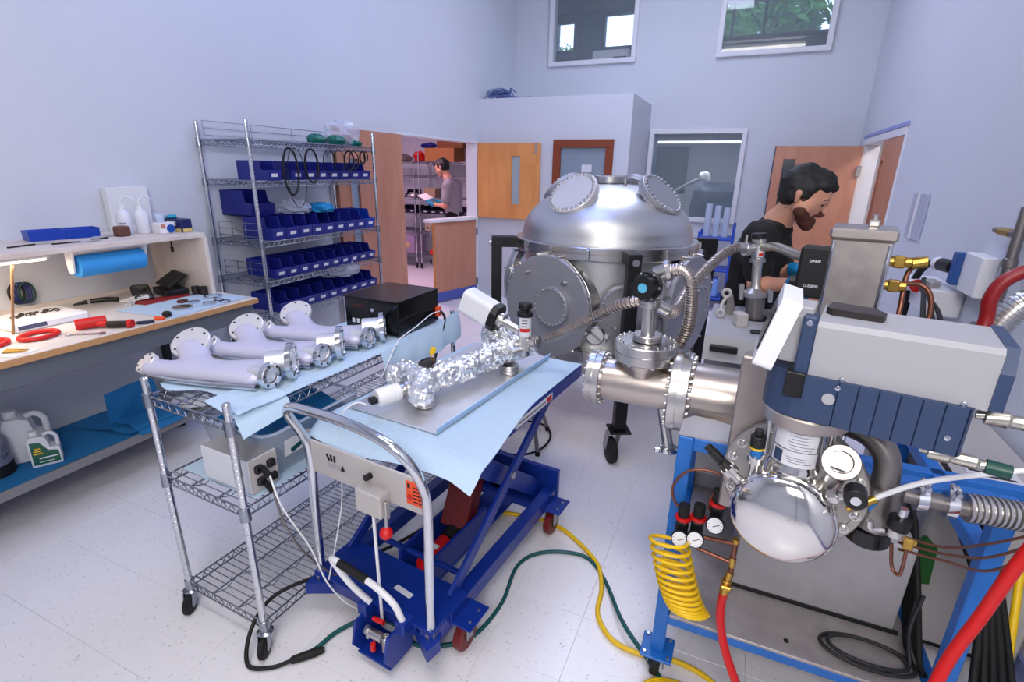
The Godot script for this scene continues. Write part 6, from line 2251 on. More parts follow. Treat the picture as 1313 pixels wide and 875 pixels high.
	part(t, "plate", st, M.alu)
	st = S()
	bx(st, Vector3(0.168, 0.012, -0.06), Vector3(0.003, 0.028, 0.92), 0.0, Basis.from_euler(Vector3(0, 0, -0.25)))
	part(t, "folded_edge", st, mat(Color(0.70, 0.80, 0.90), 0.45, 0.4))
	# foil-wrapped manifold with its gauge, valve and white controller
	t = thing("foil_wrapped_manifold", "manifold wrapped in crumpled aluminium foil on the lift table", "manifold", at * Vector3(0, 0.845, -0.6), -5.5)
	local()
	var nf := FastNoiseLite.new()
	nf.seed = 17
	nf.frequency = 30.0
	nf.fractal_type = FastNoiseLite.FRACTAL_RIDGED
	nf.fractal_octaves = 3
	var pr := []
	for e in [[-0.19, 0.075, 0.14, -0.10, 0.085, 0.20, 0.05, 0.055], [-0.20, 0.075, 0.20, -0.13, 0.075, 0.16, 0.045, 0.045], [0.03, 0.085, 0.31, -0.05, 0.085, 0.22, 0.05, 0.055], [-0.05, 0.085, 0.20, 0.02, 0.09, 0.02, 0.058, 0.052], [0.02, 0.09, 0.02, 0.05, 0.10, -0.16, 0.052, 0.055], [0.05, 0.10, -0.16, 0.08, 0.105, -0.28, 0.058, 0.06], [0.08, 0.105, -0.28, 0.14, 0.105, -0.33, 0.055, 0.05], [0.02, 0.12, -0.24, -0.03, 0.14, -0.33, 0.06, 0.065], [-0.03, 0.14, -0.33, -0.06, 0.13, -0.35, 0.062, 0.055]]:
		pr.append([Vector3(e[0], e[1], e[2]), Vector3(e[3], e[4], e[5]), e[6] * 1.05, e[7] * 1.05])
	st = S()
	nets(st, pr, 0.03, 0.009, nf, true, 0.017)
	part(t, "foil_wrap", st, M.foil)
	for e in [Vector3(-0.01, 0.0, 0.24), Vector3(0.10, 0.0, -0.235)]:
		st = S()
		for k in 3: lathe(st, [Vector2(0, 0.003 + 0.013 * k), Vector2(0.042, 0.003 + 0.013 * k), Vector2(0.043, 0.005 + 0.013 * k), Vector2(0.043, 0.013 + 0.013 * k), Vector2(0.041, 0.0155 + 0.013 * k), Vector2(0, 0.0155 + 0.013 * k)], e, Basis.IDENTITY, 30)
		part(t, "support_disc", st, M.steel)
	st = S()
	lathe(st, [Vector2(0, 0), Vector2(0.03, 0), Vector2(0.037, 0.006), Vector2(0.036, 0.012), Vector2(0.02, 0.016), Vector2(0, 0.017)], Vector3(-0.05, 0.142, 0.165), Basis.from_euler(Vector3(0.2, 0, 0.1)), 22)
	part(t, "dark_window", st, mat(Color(0.30, 0.27, 0.25), 0.2, 0.8))
	st = S()
	cyl(st, Vector3(-0.06, 0.165, 0.13), Vector3(-0.05, 0.20, 0.12), 0.006, 10)
	bx(st, Vector3(-0.055, 0.185, 0.125), Vector3(0.022, 0.03, 0.004), 0.0, Basis.from_euler(Vector3(0, 0.4, -0.4)))
	part(t, "yellow_tag", st, M.yellow)
	# gauge at the near end
	t = thing("vacuum_gauge", "white cylindrical vacuum gauge clamped to the foil-wrapped manifold's end", "gauge", at * Vector3(-0.08, 0.9, -0.26), -5.5)
	local()
	var d := Vector3(-0.36, -0.05, 0.93).normalized()
	var b := along(d)
	var p := Vector3(0.035, 0.025, -0.09)
	st = S()
	lathe(st, [Vector2(0, 0), Vector2(0.028, 0), Vector2(0.028, 0.03), Vector2(0.034, 0.032), Vector2(0.034, 0.052), Vector2(0.028, 0.054), Vector2(0.028, 0.075), Vector2(0, 0.075)], p, b, 24)
	part(t, "coupling", st, M.steel)
	st = S()
	lathe(st, [Vector2(0, 0.073), Vector2(0.0335, 0.073), Vector2(0.035, 0.076), Vector2(0.035, 0.098), Vector2(0.0335, 0.099), Vector2(0.0335, 0.101), Vector2(0.035, 0.102), Vector2(0.035, 0.158), Vector2(0.031, 0.165), Vector2(0, 0.165)], p, b, 28)
	part(t, "case", st, M.white)
	st = S()
	bx(st, p + d * 0.178 + Vector3(0, -0.004, 0), Vector3(0.032, 0.03, 0.022), 0.004, Basis(b.x, b.y, b.z))
	part(t, "black_plug", st, M.black)
	st = S()
	rope(st, [at * Vector3(-0.125, 0.90, -0.165), at * Vector3(-0.15, 0.91, -0.14), at * Vector3(-0.18, 0.88, -0.10), at * Vector3(-0.19, 0.80, -0.075), at * Vector3(-0.185, 0.70, -0.07), at * Vector3(-0.18, 0.55, -0.06), at * Vector3(-0.19, 0.40, -0.03), at * Vector3(-0.195, 0.22, 0.03)], 0.003, 6)
	solo("white_lead", "thin white lead hanging from the gauge behind grey panel", "cable", st, M.white)
	# angle valve with black hand wheel at the far end
	t = thing("foreline_valve", "small steel valve with black knob and label beside foil end", "valve", at * Vector3(0.155, 0.95, -0.87), -5.5)
	local()
	st = S()
	cyl(st, Vector3(0, -0.02, 0), Vector3(0, 0.075, 0), 0.027, 24)
	cyl(st, Vector3(0.0, 0.035, 0.0), Vector3(0.075, 0.06, 0.01), 0.022, 20)
	cyl(st, Vector3(0.0, 0.015, 0.0), Vector3(-0.04, 0.0, 0.05), 0.022, 20)
	lathe(st, [Vector2(0, 0), Vector2(0.028, 0), Vector2(0.03, 0.004), Vector2(0.03, 0.016), Vector2(0, 0.016)], Vector3(0.058, 0.054, 0.008), along(Vector3(0.95, 0.3, 0.1)), 20)
	bx(st, Vector3(0.03, 0.03, 0.03), Vector3(0.03, 0.03, 0.02), 0.005)
	part(t, "body", st, M.steel)
	st = S()
	cyl(st, Vector3(0, 0.075, 0), Vector3(0, 0.165, 0), 0.029, 24)
	var sl := part(t, "sleeve", st, M.label)
	st = S()
	arc_patch(st, 0.0295, 0.098, 0.114, -20, 75)
	part(sl, "red_band", st, M.red)
	st = S()
	arc_patch(st, 0.0295, 0.078, 0.163, -75, -30)
	part(sl, "blue_band", st, mat(Color(0.15, 0.42, 0.55), 0.5))
	st = S()
	for k in 3: arc_patch(st, 0.0296, 0.122 + 0.013 * k, 0.126 + 0.013 * k, 0, 50)
	part(sl, "print_lines", st, M.ink, true)
	st = S()
	cyl(st, Vector3(0, 0.165, 0), Vector3(0, 0.185, 0), 0.036, 24)
	cyl(st, Vector3(0, 0.185, 0), Vector3(0, 0.20, 0), 0.016, 14)
	lathe(st, [Vector2(0, 0.196), Vector2(0.026, 0.196), Vector2(0.031, 0.202), Vector2(0.031, 0.218), Vector2(0.026, 0.226), Vector2(0, 0.228)], Vector3.ZERO, Basis.IDENTITY, 12)
	part(t, "black_knob", st, M.black)
	# white box-shaped controller reaching in from the valve
	t = thing("gauge_controller", "white boxy gauge head angled on a steel tube above lift table", "gauge", at * Vector3(-0.10, 1.15, -0.86), -5.5)
	local()
	d = Vector3(-0.80, 0.32, 0.02).normalized()
	b = along(d)
	st = S()
	var q0 := Vector3(0.24, -0.115, -0.01)
	cyl(st, q0, q0 + d * 0.16, 0.019, 18)
	lathe(st, [Vector2(0, 0.10), Vector2(0.034, 0.10), Vector2(0.036, 0.105), Vector2(0.036, 0.125), Vector2(0.03, 0.13), Vector2(0, 0.13)], q0, b, 22)
	part(t, "tube", st, M.steel)
	st = S()
	prism(st, PackedVector2Array([Vector2(-0.055, -0.03), Vector2(-0.03, -0.062), Vector2(0.03, -0.062), Vector2(0.055, -0.03), Vector2(0.055, 0.03), Vector2(0.03, 0.062), Vector2(-0.03, 0.062), Vector2(-0.055, 0.03)]), 0.03, q0 + d * 0.13, Basis(b.x, -b.z, d))
	part(t, "dark_collar", st, mat(Color(0.10, 0.10, 0.10), 0.4, 0.3))
	st = S()
	prism(st, round_rect(0.10, 0.115, 0.02), 0.155, q0 + d * 0.16, Basis(b.x, -b.z, d))
	part(t, "white_case", st, M.white)

func ball(st: SurfaceTool, p: Vector3, r: float, n := 14) -> void:
	var pr := []
	for k in n + 1:
		var a := PI * (float(k) / n - 0.5)
		pr.append(Vector2(max(0.0, cos(a) * r) if k > 0 and k < n else 0.0, sin(a) * r))
	lathe(st, pr, p, Basis.IDENTITY, n + 4)

func slab(called: String, label: String, cat: String, a: Vector3, b: Vector3, m: Material, bev := 0.003, group := "") -> MeshInstance3D:
	var st := S()
	box2(st, a, b, bev)
	return solo(called, label, cat, st, m, group)

func workbench() -> void:
	var t := thing("workbench", "long white-topped workbench with plywood upper shelf along the left wall", "workbench", Vector3(-3.0, 0, -0.9))
	var st := S()
	box2(st, Vector3(-3.415, 0.945, -2.14), Vector3(-2.605, 0.975, 0.9), 0.003)
	part(t, "worktop", st, toned(mat(Color(0.86, 0.84, 0.82), 0.4), 0.02, 61, 0.95, 1.0, 1.0))
	st = S()
	box2(st, Vector3(-2.605, 0.945, -2.14), Vector3(-2.600, 0.973, 0.9))
	part(t, "plywood_edge", st, mat(Color(0.74, 0.56, 0.38), 0.6))
	st = S()
	box2(st, Vector3(-2.64, 0.85, -2.10), Vector3(-2.615, 0.945, 0.88), 0.003)
	part(t, "apron", st, mat(Color(0.36, 0.38, 0.42), 0.6))
	for z in [-2.02, -0.1]:
		for x in [-2.68, -3.38]:
			st = S()
			box2(st, Vector3(x - 0.02, 0, z - 0.02), Vector3(x + 0.02, 0.945, z + 0.02), 0.003)
			part(t, "leg", st, M.black)
	st = S()
	box2(st, Vector3(-3.415, 0.235, -2.05), Vector3(-2.93, 0.285, 0.85), 0.003)
	part(t, "lower_shelf", st, mat(Color(0.50, 0.50, 0.52), 0.6))
	st = S()
	box2(st, Vector3(-3.415, 1.318, -2.10), Vector3(-2.92, 1.343, 0.85), 0.002)
	part(t, "upper_shelf", st, M.ply)
	st = S()
	box2(st, Vector3(-3.415, 0.975, -2.095), Vector3(-2.90, 1.318, -2.07), 0.002)
	part(t, "side_panel", st, M.ply)
	st = S()
	box2(st, Vector3(-3.418, 0.975, -2.07), Vector3(-3.402, 1.0, 0.85), 0.002)
	part(t, "back_strip", st, M.ply)
	st = S()
	cyl(st, Vector3(-2.98, 0.975, -1.13), Vector3(-2.97, 1.318, -1.20), 0.006, 8)
	part(t, "shelf_prop", st, mat(Color(0.55, 0.42, 0.30), 0.5))
	# strip light under the upper shelf
	t = thing("strip_light", "glowing fluorescent strip light mounted under the plywood upper shelf", "light", Vector3(-2.98, 1.318, -0.85))
	st = S()
	box2(st, Vector3(-3.01, 1.302, -1.33), Vector3(-2.95, 1.318, -0.35), 0.002)
	part(t, "housing", st, M.white)
	st = S()
	box2(st, Vector3(-3.005, 1.290, -1.32), Vector3(-2.955, 1.302, -0.36), 0.003)
	var em := mat(Color(1, 0.98, 0.9), 0.5)
	em.emission_enabled = true
	em.emission = Color(1.0, 0.93, 0.80)
	em.emission_energy_multiplier = 1.6
	part(t, "tube", st, em)
	area_light(Vector3(-2.98, 1.286, -0.84), Vector3(-3.10, 0.5, -0.84), Vector2(0.05, 0.95), Color(1.0, 0.90, 0.78), 0.42, "bench_light")
	# roll of blue wipes
	t = thing("wipe_roll", "roll of blue wipes in white brackets under the upper shelf", "paper roll", Vector3(-3.0, 1.318, -1.6))
	st = S()
	cyl(st, Vector3(-3.0, 1.235, -1.445), Vector3(-3.0, 1.235, -1.765), 0.055, 28)
	part(t, "roll", st, mat(Color(0.20, 0.58, 0.86), 0.8))
	for z in [-1.43, -1.775]:
		st = S()
		prism(st, PackedVector2Array([Vector2(-0.02, 0.085), Vector2(0.05, 0.085), Vector2(0.025, -0.025), Vector2(0.0, -0.035), Vector2(-0.02, -0.02)]), 0.008, Vector3(-3.0, 1.235, z))
		part(t, "bracket", st, M.white)
	st = S()
	box2(st, Vector3(-3.03, 1.308, -1.78), Vector3(-2.94, 1.3175, -1.42), 0.002)
	part(t, "mounting_strip", st, M.white)
	# ---- things on the upper shelf (top at 1.343)
	var Y := 1.3435
	t = thing("parts_tray", "bright blue plastic parts tray on the upper shelf", "tray", Vector3(-3.28, Y, -1.56), 80.0)
	local()
	for s in [-1.0, 1.0]:
		st = S()
		var w := 0.068
		bx(st, Vector3(s * 0.075, 0.002, 0), Vector3(0.14, 0.004, 0.09))
		for q in [-1.0, 1.0]:
			bx(st, Vector3(s * 0.075, 0.025, q * 0.05), Vector3(0.148, 0.05, 0.004), 0.0, Basis.from_euler(Vector3(q * 0.15, 0, 0)))
			bx(st, Vector3(s * 0.075 + q * 0.072, 0.025, 0), Vector3(0.004, 0.05, 0.10), 0.0, Basis.from_euler(Vector3(0, 0, -q * 0.1)))
		part(t, "compartment", st, M.bin_tray)
	slab("brown_block", "brown wooden block with dark drilled face on the upper shelf", "block", Vector3(-3.16, Y, -1.80), Vector3(-3.10, Y + 0.055, -1.735), mat(Color(0.38, 0.24, 0.20), 0.7), 0.008)
	t = thing("white_carton", "tall plain white carton against the wall on the upper shelf", "carton", Vector3(-3.37, Y, -2.0))
	st = S()
	box2(st, Vector3(-3.41, Y, -2.09), Vector3(-3.36, Y + 0.25, -1.86), 0.002)
	part(t, "body", st, M.white)
	st = S()
	box2(st, Vector3(-3.405, Y + 0.25, -1.93), Vector3(-3.365, Y + 0.2515, -1.89))
	part(t, "tape", st, M.grey_panel)
	for e in [[Vector3(-3.20, Y, -1.83), "white wash bottle with small purple print on the upper shelf"], [Vector3(-3.17, Y, -1.91), "white translucent wash bottle without print on the upper shelf"]]:
		t = thing("wash_bottle", e[1], "bottle", e[0])
		local()
		st = S()
		lathe(st, [Vector2(0, 0), Vector2(0.033, 0), Vector2(0.036, 0.006), Vector2(0.036, 0.10), Vector2(0.026, 0.125), Vector2(0.014, 0.135), Vector2(0, 0.135)], Vector3.ZERO, Basis.IDENTITY, 22)
		part(t, "body", st, M.white_plastic)
		st = S()
		cyl(st, Vector3(0, 0.133, 0), Vector3(0, 0.155, 0), 0.016, 14)
		rope(st, [Vector3(0, 0.15, 0), Vector3(0.0, 0.19, -0.005), Vector3(0.01, 0.205, -0.03), Vector3(0.02, 0.19, -0.06)], 0.004, 6)
		part(t, "spout", st, M.white)
		if "print" in e[1] and not "without" in e[1]:
			st = S()
			for k in 6: arc_patch(st, 0.0365, 0.058, 0.066 + 0.002 * (k % 2), 20 + 9 * k, 26 + 9 * k, 2)
			part(t, "print", st, mat(Color(0.30, 0.28, 0.60), 0.6), true)
	t = thing("measuring_cup", "small clear measuring cup standing on a carton", "cup", Vector3(-3.11, Y + 0.061, -1.975))
	st = S()
	lathe(st, [Vector2(0, 0), Vector2(0.018, 0), Vector2(0.027, 0.045), Vector2(0.030, 0.048)], Vector3(-3.11, Y + 0.061, -1.975), Basis.IDENTITY, 20)
	part(t, "body", st, M.clear_rim)
	t = thing("small_carton", "small white carton with blue disc print on the upper shelf", "carton", Vector3(-3.10, Y, -1.975))
	st = S()
	box2(st, Vector3(-3.13, Y, -2.02), Vector3(-3.06, Y + 0.06, -1.935), 0.002)
	part(t, "body", st, M.white)
	st = S()
	cyl(st, Vector3(-3.06, Y + 0.025, -1.995), Vector3(-3.058, Y + 0.025, -1.995), 0.024, 18)
	part(t, "blue_disc", st, mat(Color(0.05, 0.30, 0.66), 0.5))
	st = S()
	box2(st, Vector3(-3.06, Y + 0.03, -1.965), Vector3(-3.058, Y + 0.052, -1.94))
	part(t, "picture", st, mat(Color(0.80, 0.50, 0.45), 0.6))
	t = thing("glove_box", "navy, white and yellow glove box at the upper shelf's end", "box", Vector3(-3.1, Y, -2.06))
	st = S()
	box2(st, Vector3(-3.22, Y, -2.10), Vector3(-3.02, Y + 0.075, -2.035), 0.002)
	part(t, "body", st, mat(Color(0.07, 0.11, 0.34), 0.5))
	st = S()
	box2(st, Vector3(-3.21, Y + 0.002, -2.036), Vector3(-3.03, Y + 0.022, -2.033))
	box2(st, Vector3(-3.021, Y + 0.002, -2.095), Vector3(-3.018, Y + 0.022, -2.04))
	part(t, "yellow_band", st, mat(Color(0.85, 0.75, 0.45), 0.5))
	st = S()
	box2(st, Vector3(-3.14, Y + 0.038, -2.036), Vector3(-3.07, Y + 0.064, -2.033))
	part(t, "white_sticker", st, M.label)
	st = S()
	lump(st, Vector3(-3.14, Y + 0.075, -2.065), Vector3(0.03, 0.014, 0.028), 4, 0.4)
	part(t, "protruding_glove", st, mat(Color(0.12, 0.62, 0.75), 0.6))
	var rng := RandomNumberGenerator.new()
	rng.seed = 3
	for k in 6:
		st = S()
		var p := Vector3(-3.08 + rng.randf_range(-0.09, 0.05), Y + 0.005, -1.30 - 0.08 * k)
		var d := Vector3(rng.randf_range(-0.5, 0.5), 0, 1).normalized() * 0.06
		cyl(st, p - d, p + d, 0.004, 6)
		solo("hand_tool", ["thin dark tool lying flat on the upper shelf", "thin steel tool lying flat on the upper shelf"][k % 2], "tool", st, [M.ink, M.steel][k % 2], "small tools on the upper shelf")
	st = S()
	rope(st, [Vector3(-3.06, 1.318, -1.98), Vector3(-3.06, 1.28, -1.98), Vector3(-3.06, 1.25, -1.98)], 0.004)
	cyl(st, Vector3(-3.06, 1.265, -1.98), Vector3(-3.06, 1.235, -1.98), 0.008, 8)
	solo("hanging_cord", "short black cord end hanging below the upper shelf", "cable", st, M.ink)
	# ---- worktop things (top at .975)
	Y = 0.9755
	t = thing("wire_coil", "coil of dark blue wire hanging on the wall above workbench", "cable", Vector3(-3.41, 1.07, -1.36))
	for k in 4:
		st = S()
		torus(st, Vector3(-3.395 + 0.006 * k, 1.075, -1.35 - 0.012 * k), Basis(Vector3.UP, Vector3(1, 0, 0.3), Vector3(0, 0, 1)), 0.052, 0.006, 22, 6, 0.62)
		part(t, "loop", st, [M.ink, mat(Color(0.10, 0.14, 0.38), 0.5), mat(Color(0.08, 0.12, 0.36), 0.5), mat(Color(0.05, 0.22, 0.18), 0.5)][k])
	st = S()
	cyl(st, Vector3(-3.42, 1.12, -1.35), Vector3(-3.37, 1.125, -1.35), 0.004, 8)
	part(t, "hook", st, M.steel)
	t = thing("white_case", "flat white plastic case holding a chain on the workbench", "case", Vector3(-3.12, Y, -1.27))
	st = S()
	box2(st, Vector3(-3.24, Y, -1.44), Vector3(-2.97, Y + 0.04, -1.14), 0.008)
	part(t, "body", st, M.white_plastic)
	st = S()
	box2(st, Vector3(-2.97, Y + 0.012, -1.26), Vector3(-2.968, Y + 0.032, -1.15))
	part(t, "name_plate", st, mat(Color(0.25, 0.30, 0.42), 0.5))
	st = S()
	for k in 14: torus(st, Vector3(-3.12 + 0.02 * sin(k * 1.7), Y + 0.046, -1.20 - 0.014 * k), Basis.from_euler(Vector3(0.3 * (k % 2), k * 0.8, 0.3)), 0.012, 0.0028, 12, 5, 0.7)
	solo("metal_chain", "small dark metal chain lying on the white case", "chain", st, mat(Color(0.30, 0.27, 0.26), 0.4, 0.8))
	for e in [[Vector3(-2.83, Y, -1.16), 0.058, "red strap ring lying flat on the workbench"], [Vector3(-2.86, Y, -1.0), 0.05, "red strap ring at the workbench's lit end"]]:
		st = S()
		torus(st, e[0] + Vector3(0, 0.011, 0), Basis.from_euler(Vector3(0, 0.3, 0)), e[1], 0.011, 28, 8, 1.25)
		solo("red_ring", e[2], "ring", st, M.red)
	t = thing("mallet", "red dead-blow mallet with black grip on the workbench", "hammer", Vector3(-2.75, Y, -1.36))
	st = S()
	cyl(st, Vector3(-2.80, Y + 0.027, -1.29), Vector3(-2.755, Y + 0.027, -1.40), 0.026, 20)
	part(t, "head", st, M.red)
	st = S()
	cyl(st, Vector3(-2.775, Y + 0.022, -1.35), Vector3(-2.70, Y + 0.018, -1.39), 0.014, 14)
	cyl(st, Vector3(-2.64, Y + 0.02, -1.43), Vector3(-2.622, Y + 0.02, -1.44), 0.021, 16)
	part(t, "handle", st, M.red)
	st = S()
	cyl(st, Vector3(-2.715, Y + 0.018, -1.38), Vector3(-2.64, Y + 0.018, -1.43), 0.0165, 14)
	part(t, "grip", st, mat(Color(0.12, 0.07, 0.05), 0.6))
	t = thing("wrench", "steel combination wrench beside the red mallet", "wrench", Vector3(-2.68, Y, -1.27))
	st = S()
	bar(st, Vector3(-2.74, Y + 0.005, -1.235), Vector3(-2.645, Y + 0.005, -1.305), 0.009, 0.006, 0.002)
	torus(st, Vector3(-2.745, Y + 0.005, -1.23), Basis.IDENTITY, 0.009, 0.004, 16, 6)
	prism(st, PackedVector2Array([Vector2(-0.012, -0.012), Vector2(0.006, -0.014), Vector2(0.016, -0.006), Vector2(0.004, -0.003), Vector2(0.004, 0.004), Vector2(0.016, 0.008), Vector2(0.004, 0.015), Vector2(-0.012, 0.01)]), 0.007, Vector3(-2.638, Y + 0.001, -1.31), Basis(Vector3.RIGHT, Vector3(0, 0, 1), Vector3.UP))
	part(t, "shank", st, M.steel)
	st = S()
	bx(st, Vector3(-2.70, Y + 0.001, -1.0), Vector3(0.15, 0.002, 0.11), 0.0, Basis.from_euler(Vector3(0, 0.3, 0)))
	solo("white_card", "white card under brass tools at the workbench edge", "paper", st, M.white)
	for k in 3:
		st = S()
		var o := Vector3(0.012 * k, 0, 0.012 * k)
		cone(st, Vector3(-2.73, Y + 0.007, -1.0) + o, Vector3(-2.66, Y + 0.006, -1.045) + o, 0.005, 0.002, 8)
		solo("brass_pick", "brass pointed pick lying on the white card", "tool", st, M.brass, "brass picks")
	t = thing("pliers", "small pliers with dark blue grips on the workbench", "pliers", Vector3(-2.63, Y, -1.49))
	for s in [-1.0, 1.0]:
		st = S()
		rope(st, [Vector3(-2.665, Y + 0.008, -1.48), Vector3(-2.64, Y + 0.008, -1.495 + s * 0.014), Vector3(-2.61, Y + 0.008, -1.52 + s * 0.012)], 0.006)
		part(t, "grip", st, mat(Color(0.06, 0.07, 0.22), 0.5))
	st = S()
	cone(st, Vector3(-2.66, Y + 0.008, -1.482), Vector3(-2.705, Y + 0.007, -1.465), 0.008, 0.003, 8)
	part(t, "jaws", st, M.steel)
	t = thing("screwdriver", "stubby orange-striped screwdriver on the workbench", "screwdriver", Vector3(-2.64, Y, -1.57))
	st = S()
	cyl(st, Vector3(-2.655, Y + 0.010, -1.565), Vector3(-2.615, Y + 0.010, -1.585), 0.010, 12)
	part(t, "handle", st, M.orange_label)
	st = S()
	cyl(st, Vector3(-2.655, Y + 0.010, -1.565), Vector3(-2.70, Y + 0.007, -1.545), 0.003, 8)
	part(t, "blade", st, M.steel)
	st = S()
	lathe(st, [Vector2(0, 0), Vector2(0.016, 0), Vector2(0.022, 0.006), Vector2(0.022, 0.022), Vector2(0.014, 0.03), Vector2(0, 0.03)], Vector3(-2.66, Y, -1.63), Basis.IDENTITY, 10)
	solo("black_knob_loose", "loose black plastic knob on the workbench", "knob", st, M.black)
	st = S()
	bx(st, Vector3(-2.83, Y + 0.002, -1.85), Vector3(0.40, 0.001, 0.50), 0.0, Basis.from_euler(Vector3(0, 0.12, 0)))
	solo("wipe_sheet", "light blue wipe under metal rings at the workbench end", "paper", st, M.paper_blue)
	for e in [[-2.74, -1.77, 0.05, "thin polished steel disc on the workbench wipe"], [-2.80, -1.88, 0.028, "small polished steel ring on the workbench wipe"], [-2.70, -1.90, 0.035, "thick polished steel ring on the workbench wipe"], [-2.83, -2.02, 0.05, "wide polished steel ring at the workbench wipe's far corner"], [-2.87, -1.86, 0.028, "small bronze ring on the workbench wipe"]]:
		st = S()
		pipe(st, Vector3(e[0], Y + 0.003, e[1]), Vector3(e[0], Y + 0.014, e[1]), e[2], e[2] * (0.08 if "disc" in e[3] else 0.78), 26)
		solo("steel_ring", e[3], "ring", st, M.chrome if not "bronze" in e[3] else M.copper)
	for e in [[-2.68, -1.98, 0.028], [-2.74, -1.99, 0.024]]:
		st = S()
		torus(st, Vector3(e[0], Y + 0.005, e[1]), Basis.IDENTITY, e[2], 0.0025, 22, 5)
		solo("o_ring", "thin black rubber ring lying on the workbench wipe", "seal ring", st, M.rubber, "rings on the bench")
	t = thing("multimeter", "grey handheld meter in black holster on the workbench", "meter", Vector3(-3.16, Y, -1.82), 65.0)
	local()
	var tb := Basis.from_euler(Vector3(0.25, 0, 0))
	st = S()
	bx(st, Vector3(0, 0.030, 0), Vector3(0.095, 0.035, 0.17), 0.008, tb)
	part(t, "holster", st, M.black)
	st = S()
	bx(st, Vector3(0, 0.050, 0.0), Vector3(0.075, 0.008, 0.15), 0.003, tb)
	var fc := part(t, "face", st, mat(Color(0.25, 0.25, 0.25), 0.5))
	st = S()
	bx(st, tb * Vector3(0, 0.022, -0.045) + Vector3(0, 0.032, 0), Vector3(0.06, 0.003, 0.03), 0.0, tb)
	part(fc, "display", st, mat(Color(0.40, 0.42, 0.38), 0.2))
	st = S()
	cyl(st, Vector3(0, 0.050, 0.02), Vector3(0, 0.062, 0.017), 0.016, 14)
	part(fc, "dial", st, M.black)
	t = thing("open_tool_case", "open black tool case leaning at the bench side panel", "case", Vector3(-3.13, Y, -1.97), 75.0)
	local()
	st = S()
	bx(st, Vector3(0, 0.02, 0), Vector3(0.13, 0.04, 0.20), 0.005)
	part(t, "base", st, M.black)
	st = S()
	bx(st, Vector3(0.02, 0.085, -0.02), Vector3(0.13, 0.02, 0.20), 0.005, Basis.from_euler(Vector3(0, 0, 0.55)))
	part(t, "lid", st, M.black)
	for e in [Vector3(-2.99, Y, -2.03), Vector3(-2.94, Y, -2.045)]:
		st = S()
		pipe(st, e, e + Vector3(0, 0.05, 0), 0.022, 0.017, 16)
		solo("brown_socket", "short brown sleeve standing by the bench side panel", "sleeve", st, M.dark_brown, "brown sleeves")
	st = S()
	rope(st, [Vector3(-3.26, Y + 0.02, -1.60), Vector3(-3.22, Y + 0.022, -1.66), Vector3(-3.18, Y + 0.02, -1.70)], 0.013)
	cone(st, Vector3(-3.27, Y + 0.018, -1.59), Vector3(-3.29, Y + 0.01, -1.53), 0.012, 0.004, 8)
	solo("black_adapter", "black tapered adapter lying near the bench wall", "adapter", st, M.black)
	for k in 3:
		st = S()
		rope(st, [Vector3(-3.17, Y + 0.008, -1.70), Vector3(-3.11, Y + 0.012 + 0.01 * k, -1.73 - 0.02 * k), Vector3(-3.07, Y + 0.02 + 0.006 * k, -1.80), Vector3(-3.13, Y + 0.012, -1.77 + 0.01 * k), Vector3(-3.05, Y + 0.008, -1.70 + 0.02 * k)], 0.004, 6)
		solo("white_lead", "tangled white lead beside the handheld meter", "cable", st, M.white, "white bench leads")
	slab("red_case_edge", "flat red pouch under the meter on the workbench", "pouch", Vector3(-3.09, Y, -2.0), Vector3(-2.98, Y + 0.008, -1.72), mat(Color(0.55, 0.10, 0.10), 0.6), 0.003)
	# ---- lower shelf (top at .285)
	Y = 0.286
	st = S()
	sheet(st, func(u: float, v: float): return Vector3(lerp(-3.40, -2.932, u), Y + 0.003 + 0.002 * sin(u * 9.0 + v * 13.0), lerp(-1.72, -0.5, v)), 10, 24)
	solo("wipe_sheet", "blue wipes spread over the workbench's lower shelf", "paper", st, M.paper_deep)
	jug(Vector3(-3.16, Y + 0.006, -1.14), 1.0, "large white handled jug on the workbench's lower shelf", false)
	jug(Vector3(-3.03, Y + 0.006, -1.14), 0.68, "white handled bottle with green and yellow label", true)
	t = thing("dark_jug", "round jug with handwritten white label and dark foot", "jug", Vector3(-3.13, Y + 0.006, -0.97))
	local()
	st = S()
	lathe(st, [Vector2(0, 0.05), Vector2(0.074, 0.05), Vector2(0.076, 0.06), Vector2(0.074, 0.17), Vector2(0.05, 0.21), Vector2(0.03, 0.225), Vector2(0, 0.225)], Vector3.ZERO, Basis.IDENTITY, 28)
	part(t, "body", st, mat(Color(0.45, 0.47, 0.55), 0.4))
	st = S()
	lathe(st, [Vector2(0, 0), Vector2(0.075, 0), Vector2(0.078, 0.004), Vector2(0.078, 0.056), Vector2(0.074, 0.06), Vector2(0, 0.06)], Vector3.ZERO, Basis.IDENTITY, 28)
	part(t, "foot", st, M.ink)
	text_on(t, "D", 0.035, Vector3(0.068, 0.14, -0.035), Basis.from_euler(Vector3(0, 1.98, 0)), mat(Color(0.15, 0.18, 0.35), 0.6), "Droid Sans", false)
	text_on(t, "SP", 0.035, Vector3(0.070, 0.10, -0.03), Basis.from_euler(Vector3(0, 1.98, 0)), mat(Color(0.15, 0.18, 0.35), 0.6), "Droid Sans", false)
	var names := ["standing blue wipe sheet leaning above the lower shelf pile", "flat blue wipe sheet at the bottom of the lower shelf pile", "blue wipe sheet hanging over the lower shelf edge"]
